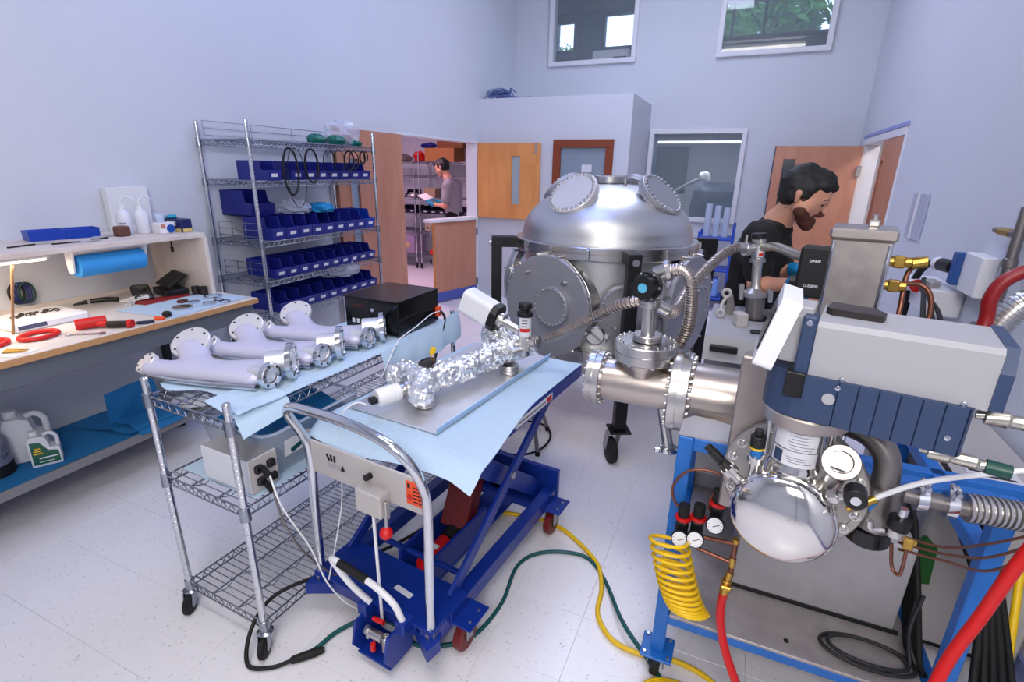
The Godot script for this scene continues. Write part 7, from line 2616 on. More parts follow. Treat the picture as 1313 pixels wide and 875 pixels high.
	for k in 3:
		st = S()
		sheet(st, func(u: float, v: float):
			var w := 0.006 * sin(u * 11.0 + k) * cos(v * 7.0)
			if k == 0: return Vector3(-3.16 + 0.05 * v + w, Y + 0.012 + 0.21 * v + 0.02 * u, lerp(-1.50, -1.78, u) + 0.02 * v)
			if k == 1: return Vector3(lerp(-3.30, -2.94, u), Y + 0.018 + w, lerp(-1.40, -1.74, v) - 0.08 * u)
			return Vector3(lerp(-3.15, -2.915, u), Y + 0.030 + w - 0.04 * max(0.0, u - 0.8) / 0.2, lerp(-1.52, -1.80, v)), 12, 12)
		solo("wipe_sheet", names[k], "paper", st, M.paper_deep)
	st = S()
	lump(st, Vector3(-3.03, Y + 0.006, -1.90), Vector3(0.12, 0.03, 0.10), 31, 0.5)
	solo("white_rag", "crumpled white rag at the lower shelf's end", "cloth", st, M.white)
	st = S()
	lump(st, Vector3(-2.62, 0.0, -2.12), Vector3(0.22, 0.17, 0.22), 33, 0.45, 20, 12)
	solo("black_bag", "black bin bag slumped on the floor behind the wire cart", "bag", st, M.black_gloss)

func jug(p: Vector3, s: float, label: String, tagged: bool) -> void:
	var t := thing("handled_jug", label, "jug", p, 62.0)
	local()
	# flat-sided jug outline with a handle hole, extruded
	var st := S()
	var h := 0.27 * s
	var w := 0.17 * s
	var dpt := 0.10 * s
	var o := Vector3(0, 0, -dpt / 2)
	prism(st, PackedVector2Array([Vector2(-0.5 * w, 0.02 * h), Vector2(-0.46 * w, 0), Vector2(0.46 * w, 0), Vector2(0.5 * w, 0.02 * h), Vector2(0.5 * w, 0.48 * h), Vector2(0.20 * w, 0.50 * h), Vector2(0.12 * w, 0.80 * h), Vector2(-0.12 * w, 0.86 * h), Vector2(-0.40 * w, 0.86 * h), Vector2(-0.5 * w, 0.7 * h)]), dpt, o)
	part(t, "body", st, M.white_plastic)
	st = S()
	rope(st, [Vector3(0.05 * w, 0.83 * h, 0), Vector3(0.25 * w, 0.86 * h, 0), Vector3(0.42 * w, 0.76 * h, 0), Vector3(0.45 * w, 0.6 * h, 0), Vector3(0.44 * w, 0.44 * h, 0)], 0.014 * s, 10)
	part(t, "handle", st, M.white_plastic)
	st = S()
	cyl(st, Vector3(-0.26 * w, 0.85 * h, 0), Vector3(-0.26 * w, 0.99 * h, 0), 0.026 * s, 18)
	part(t, "cap", st, M.white)
	if tagged:
		st = S()
		prism(st, PackedVector2Array([Vector2(-0.44 * w, 0.06 * h), Vector2(0.44 * w, 0.06 * h), Vector2(0.44 * w, 0.38 * h), Vector2(0.12 * w, 0.44 * h), Vector2(-0.10 * w, 0.70 * h), Vector2(-0.42 * w, 0.72 * h)]), 0.001, Vector3(0, 0, dpt / 2))
		var lb := part(t, "green_label", st, M.green_label)
		st = S()
		for k in 3: bx(st, Vector3(-0.22 * w, (0.38 + 0.07 * k) * h, dpt / 2 + 0.0013), Vector3((0.3 - 0.05 * k) * w, 0.035 * h, 0.001))
		part(lb, "yellow_print", st, M.yellow, true)
		st = S()
		bx(st, Vector3(0.08 * w, 0.24 * h, dpt / 2 + 0.0013), Vector3(0.6 * w, 0.035 * h, 0.001))
		bx(st, Vector3(0.0, 0.13 * h, dpt / 2 + 0.0013), Vector3(0.5 * w, 0.02 * h, 0.001))
		part(lb, "white_print", st, M.white, true)

# a hand as palm, four fingers and a thumb; w wrist, d along the hand, n out of the back of the hand, side = +1 thumb towards d x n
func hand(pr: Array, w: Vector3, d: Vector3, n: Vector3, side: float, g := 0.0) -> void:
	d = d.normalized()
	n = (n - d * n.dot(d)).normalized()
	var s := d.cross(n) * side
	pr.append([w - d * 0.03, w + d * 0.01, 0.026 + g, 0.026 + g])
	for k in 4:
		var o := 0.024 - 0.0165 * k
		pr.append([w + s * o * 0.6, w + d * 0.078 + s * o, 0.014 + g, 0.0125 + g])
		var l: float = [0.034, 0.040, 0.037, 0.029][k]
		var a := w + d * 0.082 + s * o
		var b := a + (d * 0.9 - n * 0.42).normalized() * l
		var c := b + (d * 0.55 - n * 0.8).normalized() * l * 0.75
		pr.append([a, b, 0.0098 + g, 0.0088 + g])
		pr.append([b, c, 0.0088 + g, 0.0075 + g])
	var t0 := w + d * 0.02 + s * 0.026
	var t1 := t0 + (d * 0.6 + s * 0.75 - n * 0.3).normalized() * 0.042
	pr.append([t0, t1, 0.013 + g, 0.0105 + g])
	pr.append([t1, t1 + (d * 0.9 + s * 0.15 - n * 0.35).normalized() * 0.03, 0.0105 + g, 0.008 + g])

func cap(a: Vector3, b: Vector3, ra: float, rb: float, g := 0.0) -> Array: return [a, b, ra + g, rb + g]

# J: joints; look: colours; cell: grid of the body
func person(label: String, base: Vector3, J: Dictionary, face: Vector3, look: Dictionary, cell: float) -> void:
	var t := thing("person", label, "person", base)
	var skin := mat(Color(0.80, 0.58, 0.48), 0.55)
	skin.subsurf_scatter_enabled = true
	skin.subsurf_scatter_strength = 0.15
	var f := face.normalized()
	var r := f.cross(Vector3.UP).normalized()
	var u := r.cross(f)
	var hc: Vector3 = J.head
	var H := func(x: float, y: float, z: float) -> Vector3: return hc + r * x + u * y + f * z
	var st := S()
	var body := []
	var sh: Vector3 = J.shr - J.shl
	for s in ["r", "l"]:
		body.append(cap(J["sh" + s], J["el" + s], 0.046, 0.038))
		body.append(cap(J["el" + s], J["wr" + s], 0.038, 0.026))
		body.append(cap(J["hip" + s], J["kn" + s], 0.075, 0.05))
		body.append(cap(J["kn" + s], J["an" + s], 0.048, 0.035))
	body.append(cap(J.pelvis, J.chest, 0.12, 0.115))
	body.append(cap(J.chest - sh * 0.18, J.chest + sh * 0.18, 0.11, 0.11))
	body.append(cap(J.chest, J.neck, 0.10, 0.058))
	body.append(cap(J.neck, hc - u * 0.05 - f * 0.02, 0.056, 0.052))
	nets(st, body, 0.05, cell)
	var hd := [[H.call(0, 0.035, -0.03), H.call(0, 0.045, 0.02), 0.083, 0.078], [H.call(0, 0.0, 0.035), H.call(0, -0.072, 0.048), 0.062, 0.040], [H.call(-0.04, -0.03, 0.02), H.call(0.04, -0.03, 0.02), 0.05, 0.05], [H.call(0, 0.012, 0.094), H.call(0, -0.022, 0.113), 0.009, 0.0125], [H.call(-0.034, 0.024, 0.082), H.call(0.034, 0.024, 0.082), 0.012, 0.012], [H.call(-0.018, -0.052, 0.092), H.call(0.018, -0.052, 0.092), 0.007, 0.007], [H.call(0, -0.088, 0.075), H.call(0, -0.088, 0.07), 0.02, 0.02], [H.call(0, -0.03, -0.03), J.neck, 0.055, 0.056]]
	nets(st, hd, 0.018, 0.0055)
	for s in [-1.0, 1.0]: nets(st, [[H.call(s * 0.088, -0.022, -0.010), H.call(s * 0.094, 0.014, -0.018), 0.009, 0.015]], 0.01, 0.005)
	var bd := part(t, "body", st, skin)
	for s in [-1.0, 1.0]:
		st = S()
		ball(st, H.call(s * 0.031, 0.006, 0.084), 0.0095, 8)
		part(bd, "eye", st, M.ink)
		st = S()
		tube(st, [H.call(s * 0.016, 0.027, 0.094), H.call(s * 0.032, 0.033, 0.093), H.call(s * 0.05, 0.026, 0.082)], 0.005, 6)
		part(bd, "eyebrow", st, look.hair)
	# hair
	st = S()
	var fuzz := FastNoiseLite.new()
	fuzz.seed = 8
	fuzz.frequency = 22.0
	nets(st, [[H.call(0, 0.065, -0.035), H.call(0, 0.08, 0.03), 0.078, 0.062], [H.call(0, -0.01, -0.055), H.call(0, 0.06, -0.045), 0.068, 0.076], [H.call(-0.03, 0.04, -0.06), H.call(0.03, 0.04, -0.06), 0.07, 0.07], [H.call(-0.056, -0.01, -0.045), H.call(-0.058, 0.055, 0.005), 0.042, 0.036], [H.call(0.056, -0.01, -0.045), H.call(0.058, 0.055, 0.005), 0.042, 0.036], [H.call(-0.076, 0.04, 0.015), H.call(-0.074, 0.005, 0.016), 0.016, 0.013], [H.call(0.076, 0.04, 0.015), H.call(0.074, 0.005, 0.016), 0.016, 0.013], [H.call(-0.045, 0.075, 0.055), H.call(0.045, 0.075, 0.055), 0.026, 0.026], [H.call(0, 0.09, 0.05), H.call(0.01, 0.085, 0.09), 0.03, 0.016]], 0.02, 0.006, fuzz, false, 0.006)
	part(t, "hair", st, look.hair)
	if look.has("beard"):
		st = S()
		nets(st, [[H.call(-0.072, 0.0, 0.012), H.call(-0.060, -0.055, 0.030), 0.016, 0.028], [H.call(0.072, 0.0, 0.012), H.call(0.060, -0.055, 0.030), 0.016, 0.028], [H.call(-0.058, -0.055, 0.03), H.call(-0.02, -0.092, 0.062), 0.028, 0.032], [H.call(0.058, -0.055, 0.03), H.call(0.02, -0.092, 0.062), 0.028, 0.032], [H.call(0, -0.09, 0.07), H.call(0, -0.108, 0.08), 0.032, 0.026], [H.call(-0.03, -0.050, 0.088), H.call(0, -0.040, 0.103), 0.009, 0.009], [H.call(0.03, -0.050, 0.088), H.call(0, -0.040, 0.103), 0.009, 0.009]], 0.02, 0.0055, fuzz, false, 0.005)
		part(t, "beard", st, look.beard)
	# shirt with short sleeves and collar
	st = S()
	var crease := FastNoiseLite.new()
	crease.seed = 14
	crease.frequency = 6.0
	var g := 0.014
	var top := []
	top.append(cap(J.pelvis, J.chest, 0.125, 0.12, g))
	top.append(cap(J.chest - sh * 0.2, J.chest + sh * 0.2, 0.105, 0.105, g))
	top.append(cap(J.chest, J.neck - (J.neck - J.chest) * 0.18, 0.10, 0.062, g))
	for s in ["r", "l"]:
		top.append(cap(J["sh" + s], J["sh" + s].lerp(J["el" + s], 0.72), 0.058, 0.056, g))
		top.append(cap(J.chest.lerp(J.neck, 0.55), J["sh" + s], 0.06, 0.052, g))
	nets(st, top, 0.05, cell, crease, false, 0.018)
	var shirt := part(t, "shirt", st, look.shirt)
	if look.has("beard"):
		st = S()
		var cb := along(J.neck - J.chest)
		torus(st, J.neck - (J.neck - J.chest) * 0.06, cb, 0.066, 0.014, 22, 7)
		part(shirt, "collar", st, look.shirt)
	# trousers and shoes
	st = S()
	var leg := [cap(J.pelvis, J.pelvis + Vector3(0, 0.05, 0), 0.128, 0.125, 0.012)]
	for s in ["r", "l"]:
		leg.append(cap(J["hip" + s], J["kn" + s], 0.08, 0.058, 0.014))
		leg.append(cap(J["kn" + s], J["an" + s], 0.056, 0.048, 0.014))
	nets(st, leg, 0.04, cell)
	part(t, "trousers", st, look.trousers)
	for s in ["r", "l"]:
		st = S()
		var a: Vector3 = J["an" + s]
		var fw := Vector3(f.x, 0, f.z).normalized()
		nets(st, [[Vector3(a.x, 0.045, a.z) - fw * 0.03, Vector3(a.x, 0.045, a.z) + fw * 0.02, 0.042, 0.045], [Vector3(a.x, 0.038, a.z) + fw * 0.02, Vector3(a.x, 0.036, a.z) + fw * 0.16, 0.040, 0.034]], 0.02, 0.012)
		part(t, "shoe", st, M.ink)
	# gloved hands
	for s in ["r", "l"]:
		st = S()
		var pr := []
		var w: Vector3 = J["wr" + s]
		hand(pr, w, J["hd" + s] - w, J.back if J.has("back") else Vector3.UP, 1.0 if s == "r" else -1.0, 0.0015)
		pr.append([w.lerp(J["el" + s], 0.16), w, 0.034, 0.03])
		nets(st, pr, 0.008, 0.0042)
		part(t, "glove", st, look.glove)

func people() -> void:
	var J := {"head": Vector3(0.245, 1.632, -2.87), "neck": Vector3(0.150, 1.505, -2.95), "chest": Vector3(0.105, 1.33, -2.98), "pelvis": Vector3(0.07, 0.98, -3.06), "shr": Vector3(0.075, 1.435, -2.81), "shl": Vector3(0.16, 1.435, -3.12), "elr": Vector3(0.10, 1.225, -2.72), "wrr": Vector3(0.262, 1.272, -2.56), "hdr": Vector3(0.36, 1.25, -2.50), "ell": Vector3(0.20, 1.22, -3.03), "wrl": Vector3(0.268, 1.30, -2.80), "hdl": Vector3(0.37, 1.285, -2.70), "hipr": Vector3(0.05, 0.93, -2.96), "hipl": Vector3(0.08, 0.93, -3.15), "knr": Vector3(0.10, 0.50, -2.99), "knl": Vector3(0.12, 0.50, -3.17), "anr": Vector3(0.05, 0.09, -3.0), "anl": Vector3(0.06, 0.09, -3.2)}
	var hair := mat(Color(0.05, 0.032, 0.024), 0.65)
	person("bearded person in dark shirt and blue gloves bending over the pump", Vector3(0.08, 0, -3.08), J, Vector3(0.86, -0.40, 0.24), {"hair": hair, "beard": mat(Color(0.30, 0.14, 0.085), 0.8), "shirt": toned(mat(Color(0.060, 0.060, 0.055), 0.85), 0.04, 71, 0.8, 1.0, 3.0, false), "trousers": mat(Color(0.06, 0.06, 0.07), 0.9), "glove": mat(Color(0.05, 0.48, 0.68), 0.5)}, 0.014)
	J = {"head": Vector3(-4.375, 1.735, -7.2), "neck": Vector3(-4.27, 1.585, -7.2), "chest": Vector3(-4.20, 1.37, -7.2), "pelvis": Vector3(-4.17, 1.02, -7.2), "shl": Vector3(-4.18, 1.48, -7.03), "shr": Vector3(-4.20, 1.48, -7.37), "ell": Vector3(-4.20, 1.19, -6.98), "wrl": Vector3(-4.49, 1.20, -7.06), "hdl": Vector3(-4.58, 1.26, -7.10), "elr": Vector3(-4.25, 1.19, -7.40), "wrr": Vector3(-4.50, 1.22, -7.28), "hdr": Vector3(-4.58, 1.27, -7.24), "hipl": Vector3(-4.17, 0.98, -7.11), "hipr": Vector3(-4.17, 0.98, -7.29), "knl": Vector3(-4.18, 0.52, -7.10), "knr": Vector3(-4.17, 0.52, -7.30), "anl": Vector3(-4.15, 0.09, -7.10), "anr": Vector3(-4.15, 0.09, -7.30)}
	person("person in grey t-shirt and teal gloves reading papers in storage room", Vector3(-4.17, 0, -7.2), J, Vector3(-0.90, -0.38, 0.12), {"hair": mat(Color(0.025, 0.018, 0.018), 0.6), "shirt": mat(Color(0.56, 0.55, 0.58), 0.85), "trousers": mat(Color(0.10, 0.08, 0.09), 0.9), "glove": mat(Color(0.08, 0.50, 0.62), 0.5)}, 0.02)
	var st := S()
	bx(st, Vector3(-4.66, 1.30, -7.16), Vector3(0.15, 0.012, 0.24), 0.001, Basis.from_euler(Vector3(0.1, 0, -0.5)))
	solo("paper_pad", "white papers held by the person in the storage room", "paper", st, M.white)

func white_cabinet() -> void:
	var Y := 1.07
	var t := thing("leak_detector_cabinet", "light grey instrument cabinet with black handles in front of bearded person", "cabinet", Vector3(0.15, 0, -2.57))
	var st := S()
	box2(st, Vector3(-0.08, 0.06, -2.86), Vector3(0.36, Y - 0.10, -2.36), 0.006)
	part(t, "body", st, M.grey_light)
	st = S()
	prism(st, PackedVector2Array([Vector2(-2.245, Y - 0.10), Vector2(-2.27, Y), Vector2(-2.89, Y), Vector2(-2.89, Y - 0.10)]), 0.45, Vector3(-0.085, 0, 0), Basis(Vector3(0, 0, 1), Vector3.UP, Vector3.RIGHT))
	var top := part(t, "top_housing", st, M.grey_light)
	st = S()
	cyl(st, Vector3(0.108, Y, -2.67), Vector3(0.108, Y + 0.002, -2.67), 0.07, 28)
	part(top, "port_hole", st, M.ink)
	for e in [[Vector3(-0.06, Y - 0.055, -2.243), Vector3(0.05, Y - 0.025, -2.225)], [Vector3(0.09, Y + 0.001, -2.41), Vector3(0.15, Y + 0.014, -2.38)]]:
		st = S()
		box2(st, e[0], e[1], 0.005)
		part(top, "black_handle", st, M.black)
	st = S()
	box2(st, Vector3(0.09, Y - 0.14, -2.252), Vector3(0.21, Y - 0.095, -2.245))
	part(t, "recessed_grip", st, M.ink)
	st = S()
	box2(st, Vector3(-0.05, 0.42, -2.252), Vector3(0.33, 0.90, -2.246), 0.002)
	part(t, "front_panel", st, M.grey_panel)
	for x in [-0.05, 0.33]:
		for z in [-2.30, -2.83]:
			st = S()
			cyl(st, Vector3(x - 0.012, 0.03, z), Vector3(x + 0.012, 0.03, z), 0.03, 16)
			part(t, "caster_wheel", st, M.rubber)
	st = S()
	bx(st, Vector3(0.045, Y + 0.03, -2.50), Vector3(0.05, 0.06, 0.06), 0.004, Basis.from_euler(Vector3(0, 0.4, 0)))
	part(top, "small_block", st, M.grey_panel)
	# chained lifting shackle at the left
	t = thing("lifting_shackle", "grey steel lifting shackle standing on the light cabinet", "shackle", Vector3(-0.03, Y, -2.70))
	st = S()
	torus(st, Vector3(-0.03, Y + 0.11, -2.66), Basis(Vector3.RIGHT, Vector3(0, 0, 1), Vector3.DOWN), 0.018, 0.008, 16, 7)
	rope(st, [Vector3(-0.03, Y + 0.09, -2.66), Vector3(-0.045, Y + 0.05, -2.65), Vector3(-0.04, Y + 0.03, -2.62)], 0.009)
	torus(st, Vector3(-0.045, Y + 0.022, -2.60), Basis(Vector3.RIGHT, Vector3(0, 0, 1), Vector3.DOWN), 0.016, 0.008, 16, 7)
	part(t, "links", st, M.grey_panel)
	st = S()
	prism(st, PackedVector2Array([Vector2(-0.02, 0), Vector2(0.035, 0), Vector2(0.01, 0.10), Vector2(-0.01, 0.10)]), 0.03, Vector3(-0.01, Y, -2.70))
	part(t, "bracket", st, M.dull)
	# pipe stack
	t = thing("pipe_cross", "steel pipe stack with black-topped valve rising from cabinet", "pipe fitting", Vector3(0.11, Y, -2.67))
	var a := Vector3(0.108, Y, -2.67)
	var b := Vector3(0.072, 1.44, -2.66)
	var d := (b - a).normalized()
	st = S()
	cyl(st, a, a + d * 0.115, 0.042, 26)
	part(t, "base_pipe", st, M.dull)
	st = S()
	lathe(st, [Vector2(0, 0.11), Vector2(0.055, 0.11), Vector2(0.057, 0.115), Vector2(0.057, 0.132), Vector2(0.03, 0.15), Vector2(0.022, 0.17), Vector2(0.022, 0.30), Vector2(0, 0.30)], a, along(d), 28)
	part(t, "reducer", st, M.steel)
	for s in [-1.0, 1.0]:
		st = S()
		cyl(st, a + d * 0.09 + Vector3(s * 0.062, 0, 0.02), a + d * 0.165 + Vector3(s * 0.062, 0, 0.02), 0.012, 12)
		bx(st, a + d * 0.125 + Vector3(s * 0.05, 0, 0.015), Vector3(0.03, 0.02, 0.02), 0.004)
		part(t, "wing_clamp", st, M.steel)
	st = S()
	lathe(st, [Vector2(0, 0.27), Vector2(0.034, 0.272), Vector2(0.034, 0.288), Vector2(0.026, 0.29), Vector2(0.03, 0.30), Vector2(0.03, 0.38), Vector2(0, 0.38)], a, along(d), 22)
	part(t, "valve_body", st, M.steel)
	st = S()
	bx(st, a + d * 0.325 + Vector3(0.01, 0, 0.03), Vector3(0.025, 0.05, 0.002))
	part(t, "valve_label", st, M.label)
	st = S()
	bx(st, a + d * 0.312 + Vector3(0.012, 0, 0.0315), Vector3(0.018, 0.014, 0.002))
	part(t, "red_mark", st, M.red)
	st = S()
	cyl(st, a + d * 0.38, a + d * 0.405, 0.034, 20)
	part(t, "black_knob", st, M.black)
	st = S()
	cyl(st, a + d * 0.335, Vector3(-0.012, 1.41, -2.605), 0.022, 20)
	lathe(st, [Vector2(0, 0), Vector2(0.034, 0), Vector2(0.034, 0.02), Vector2(0, 0.02)], Vector3(0.035, 1.40, -2.64), along(Vector3(-1, 0.15, 0.6)), 20)
	cyl(st, Vector3(0.02, 1.42, -2.63), Vector3(0.02, 1.465, -2.63), 0.006, 8)
	part(t, "side_arm", st, M.steel)
	st = S()
	tube(st, curve_pts([a + d * 0.335, Vector3(0.14, 1.425, -2.58), Vector3(0.20, 1.43, -2.35), Vector3(0.225, 1.45, -2.10), Vector3(0.225, 1.465, -1.95)], 8), 0.02, 14)
	solo("grey_tube", "smooth grey tube from the pipe stack to black actuator", "hose", st, M.nickel)
	# wipe with a gasket under the cabinet
	st = S()
	box2(st, Vector3(-0.02, 0.9705, -2.24), Vector3(0.01, 0.971, -2.22))
	t = thing("side_shelf", "small steel shelf on brackets in front of the cabinet", "shelf", Vector3(0.16, 0.80, -2.14))
	st = S()
	box2(st, Vector3(-0.03, 0.797, -2.244), Vector3(0.30, 0.812, -2.03), 0.003)
	part(t, "plate", st, M.grey_panel)
	st = S()
	box2(st, Vector3(0.0, 0.813, -2.22), Vector3(0.22, 0.8145, -2.06))
	solo("wipe_sheet", "light blue wipe on the small shelf before light cabinet", "paper", st, M.paper_blue)
	st = S()
	torus(st, Vector3(0.10, 0.819, -2.13), Basis.IDENTITY, 0.032, 0.003, 26, 5)
	solo("steel_gasket", "thin steel gasket ring on the small wipe", "ring", st, M.chrome)

func wall_things() -> void:
	var st: SurfaceTool
	var X := 1.14
	var t := thing("wall_socket", "blue power socket with black plug on a white wall box", "socket", Vector3(X, 1.27, -3.33))
	st = S()
	box2(st, Vector3(X - 0.07, 1.17, -3.40), Vector3(X, 1.37, -3.17), 0.006)
	part(t, "wall_box", st, M.white)
	st = S()
	box2(st, Vector3(X - 0.10, 1.19, -3.47), Vector3(X - 0.03, 1.36, -3.40), 0.006)
	part(t, "blue_housing", st, mat(Color(0.16, 0.32, 0.58), 0.4))
	st = S()
	cyl(st, Vector3(X - 0.08, 1.275, -3.47), Vector3(X - 0.10, 1.27, -3.60), 0.036, 20)
	var pg := part(t, "plug", st, M.black)
	st = S()
	cyl(st, Vector3(X - 0.10, 1.27, -3.60), Vector3(X - 0.105, 1.268, -3.65), 0.037, 20)
	part(pg, "white_collar", st, M.white)
	st = S()
	rope(st, [Vector3(X - 0.105, 1.267, -3.65), Vector3(X - 0.12, 1.25, -3.74), Vector3(X - 0.14, 1.18, -3.80), Vector3(X - 0.16, 1.05, -3.80), Vector3(X - 0.17, 0.7, -3.75), Vector3(X - 0.16, 0.05, -3.6)], 0.02, 10)
	solo("power_cable", "thick black cable curving down from the wall socket plug", "cable", st, M.rubber)
	t = thing("air_pipe", "galvanised air pipe with brass coupling on the right wall", "pipe", Vector3(X - 0.05, 0.9, -2.9))
	st = S()
	cyl(st, Vector3(X - 0.05, 0.6, -2.95), Vector3(X - 0.05, 1.62, -2.95), 0.021, 16)
	cyl(st, Vector3(X - 0.10, 0.6, -2.95), Vector3(X - 0.10, 1.10, -2.95), 0.021, 16)
	part(t, "pipe", st, M.dull)
	st = S()
	cyl(st, Vector3(X - 0.05, 1.50, -2.94), Vector3(X - 0.05, 1.50, -3.02), 0.017, 10)
	part(t, "stub", st, M.dull)
	st = S()
	cyl(st, Vector3(X - 0.05, 1.36, -2.95), Vector3(X - 0.05, 1.40, -2.95), 0.028, 12)
	part(t, "union", st, M.dull)
	st = S()
	cyl(st, Vector3(X - 0.05, 1.50, -3.14), Vector3(X - 0.05, 1.50, -3.20), 0.013, 10)
	part(t, "nipple", st, M.dull)
	st = S()
	cyl(st, Vector3(X - 0.05, 1.50, -3.02), Vector3(X - 0.05, 1.50, -3.14), 0.019, 12)
	part(t, "brass_coupling", st, M.brass)
	t = thing("sheet_holder", "clear acrylic sheet holder mounted on the right wall", "holder", Vector3(X, 1.55, -4.7))
	st = S()
	box2(st, Vector3(X - 0.012, 1.30, -4.88), Vector3(X - 0.004, 1.62, -4.50), 0.002)
	part(t, "back_plate", st, M.clear_rim)
	st = S()
	box2(st, Vector3(X - 0.02, 1.30, -4.74), Vector3(X - 0.012, 1.62, -4.70), 0.002)
	part(t, "rib", st, M.white)
	# equipment against the wall behind the pump head
	t = thing("junction_box", "white junction box with red valve on the right wall", "box", Vector3(1.0, 1.02, -3.45))
	st = S()
	box2(st, Vector3(X - 0.16, 1.00, -3.95), Vector3(X - 0.001, 1.15, -3.45), 0.01)
	part(t, "body", st, M.white)
	st = S()
	cyl(st, Vector3(X - 0.17, 1.11, -3.80), Vector3(X - 0.17, 1.13, -3.66), 0.035, 16)
	part(t, "white_valve", st, M.white)
	st = S()
	cyl(st, Vector3(X - 0.17, 1.13, -3.66), Vector3(X - 0.17, 1.132, -3.64), 0.037, 16)
	part(t, "red_ring", st, M.red)
	st = S()
	bx(st, Vector3(X - 0.14, 1.17, -3.52), Vector3(0.06, 0.04, 0.06), 0.006, Basis.from_euler(Vector3(0.2, 0.5, 0)))
	part(t, "grey_switch", st, M.grey_box)
	for k in 3:
		st = S()
		rope(st, [Vector3(0.60 + 0.03 * k, 1.20, -2.05), Vector3(0.72 + 0.03 * k, 1.27 - 0.03 * k, -2.6), Vector3(0.95, 1.20 - 0.03 * k, -3.5), Vector3(1.05, 1.12, -3.75)], 0.009, 7)
		solo("black_cable", "black cable, %s of three running back to the wall box" % ORD[k], "cable", st, M.rubber, "cables to the wall box")
	st = S()
	rope(st, [Vector3(0.66, 1.15, -1.85), Vector3(0.69, 1.32, -1.9), Vector3(0.685, 1.40, -1.9), Vector3(0.71, 1.46, -1.9), Vector3(0.78, 1.50, -1.9), Vector3(0.9, 1.52, -1.9)], 0.019, 12)
	solo("red_hose", "thick dark red hose arching up behind the pump head", "hose", st, mat(Color(0.52, 0.03, 0.05), 0.4))
	st = S()
	bellows(st, [Vector3(0.75, 1.24, -2.02), Vector3(0.775, 1.32, -2.02), Vector3(0.82, 1.38, -2.02), Vector3(0.90, 1.40, -2.02)], 0.04, 0.012, 0.006, 20)
	solo("bellows_hose", "shiny ribbed steel hose curving up at the right wall", "hose", st, M.steel)
	# back of the room: blue cart with clear tubes
	t = thing("blue_cart", "blue plastic cart with shelves standing before the lower window", "cart", Vector3(-0.3, 0, -7.3))
	var bl := mat(Color(0.10, 0.28, 0.72), 0.45)
	for y in [0.18, 0.55, 0.95]:
		st = S()
		box2(st, Vector3(-0.52, y - 0.03, -7.5), Vector3(-0.10, y, -7.1), 0.01)
		part(t, "shelf", st, bl)
	for x in [-0.51, -0.11]:
		for z in [-7.49, -7.11]:
			st = S()
			box2(st, Vector3(x - 0.015, 0.0, z - 0.015), Vector3(x + 0.015, 1.02 if x < -0.3 else 1.12, z + 0.015), 0.003)
			part(t, "post", st, bl)
	st = S()
	box2(st, Vector3(-0.46, 0.181, -7.4), Vector3(-0.2, 0.42, -7.12), 0.02)
	solo("blue_tote", "pale blue tote on the blue cart's lowest shelf", "tote", st, mat(Color(0.45, 0.60, 0.88), 0.4))
	for k in 3:
		st = S()
		pipe(st, Vector3(-0.44 + 0.11 * k, 0.951, -7.3), Vector3(-0.44 + 0.11 * k, 1.36 - 0.02 * k, -7.3), 0.042, 0.036, 20)
		solo("clear_tube", ["tallest clear tube standing at the blue cart's left post", "clear tube standing between two others on the blue cart", "shortest clear tube standing on the blue cart"][k], "tube", st, M.clear_rim, "clear tubes on the blue cart")
	# cable heap on top of the vestibule
	var rng := RandomNumberGenerator.new()
	rng.seed = 21
	t = thing("cable_heap", "tangled heap of blue-grey network cables on the white vestibule top", "cable heap", Vector3(-3.15, 2.6, -6.66))
	for k in 9:
		st = S()
		var c := []
		for q in 9: c.append(Vector3(-3.36 + rng.randf() * 0.42 * (1.0 - 0.03 * k), 2.607 + rng.randf() * 0.15 * (1.0 - q * 0.05), -6.63 - rng.randf() * 0.2))
		if k < 2: c.append(Vector3(-2.85 + 0.15 * k, 2.61, -6.62))
		rope(st, c, 0.007, 6, 6)
		part(t, "cable", st, [mat(Color(0.36, 0.42, 0.62), 0.5), mat(Color(0.50, 0.55, 0.70), 0.5)][k % 2])
	# stool behind the lift table
	t = thing("stool", "low steel stool with black foot ring behind the lift table", "stool", Vector3(-1.15, 0, -2.85))
	st = S()
	cyl(st, Vector3(-1.15, 0.44, -2.85), Vector3(-1.15, 0.48, -2.85), 0.16, 28, 0.01)
	part(t, "seat", st, M.black)
	for k in 4:
		st = S()
		var q := TAU * (k + 0.35) / 4.0
		cyl(st, Vector3(-1.15 + cos(q) * 0.06, 0.44, -2.85 + sin(q) * 0.06), Vector3(-1.15 + cos(q) * 0.18, 0.02, -2.85 + sin(q) * 0.25), 0.013, 10)
		var lg := part(t, "leg", st, M.dull)
		st = S()
		cyl(st, Vector3(-1.15 + cos(q) * 0.182, 0.0, -2.85 + sin(q) * 0.252), Vector3(-1.15 + cos(q) * 0.178, 0.03, -2.85 + sin(q) * 0.246), 0.016, 10)
		part(lg, "foot", st, M.rubber)
	st = S()
	torus(st, Vector3(-1.15, 0.03, -2.85), Basis.IDENTITY, 0.175, 0.008, 32, 6, 1.36)
	part(t, "foot_ring", st, M.rubber)

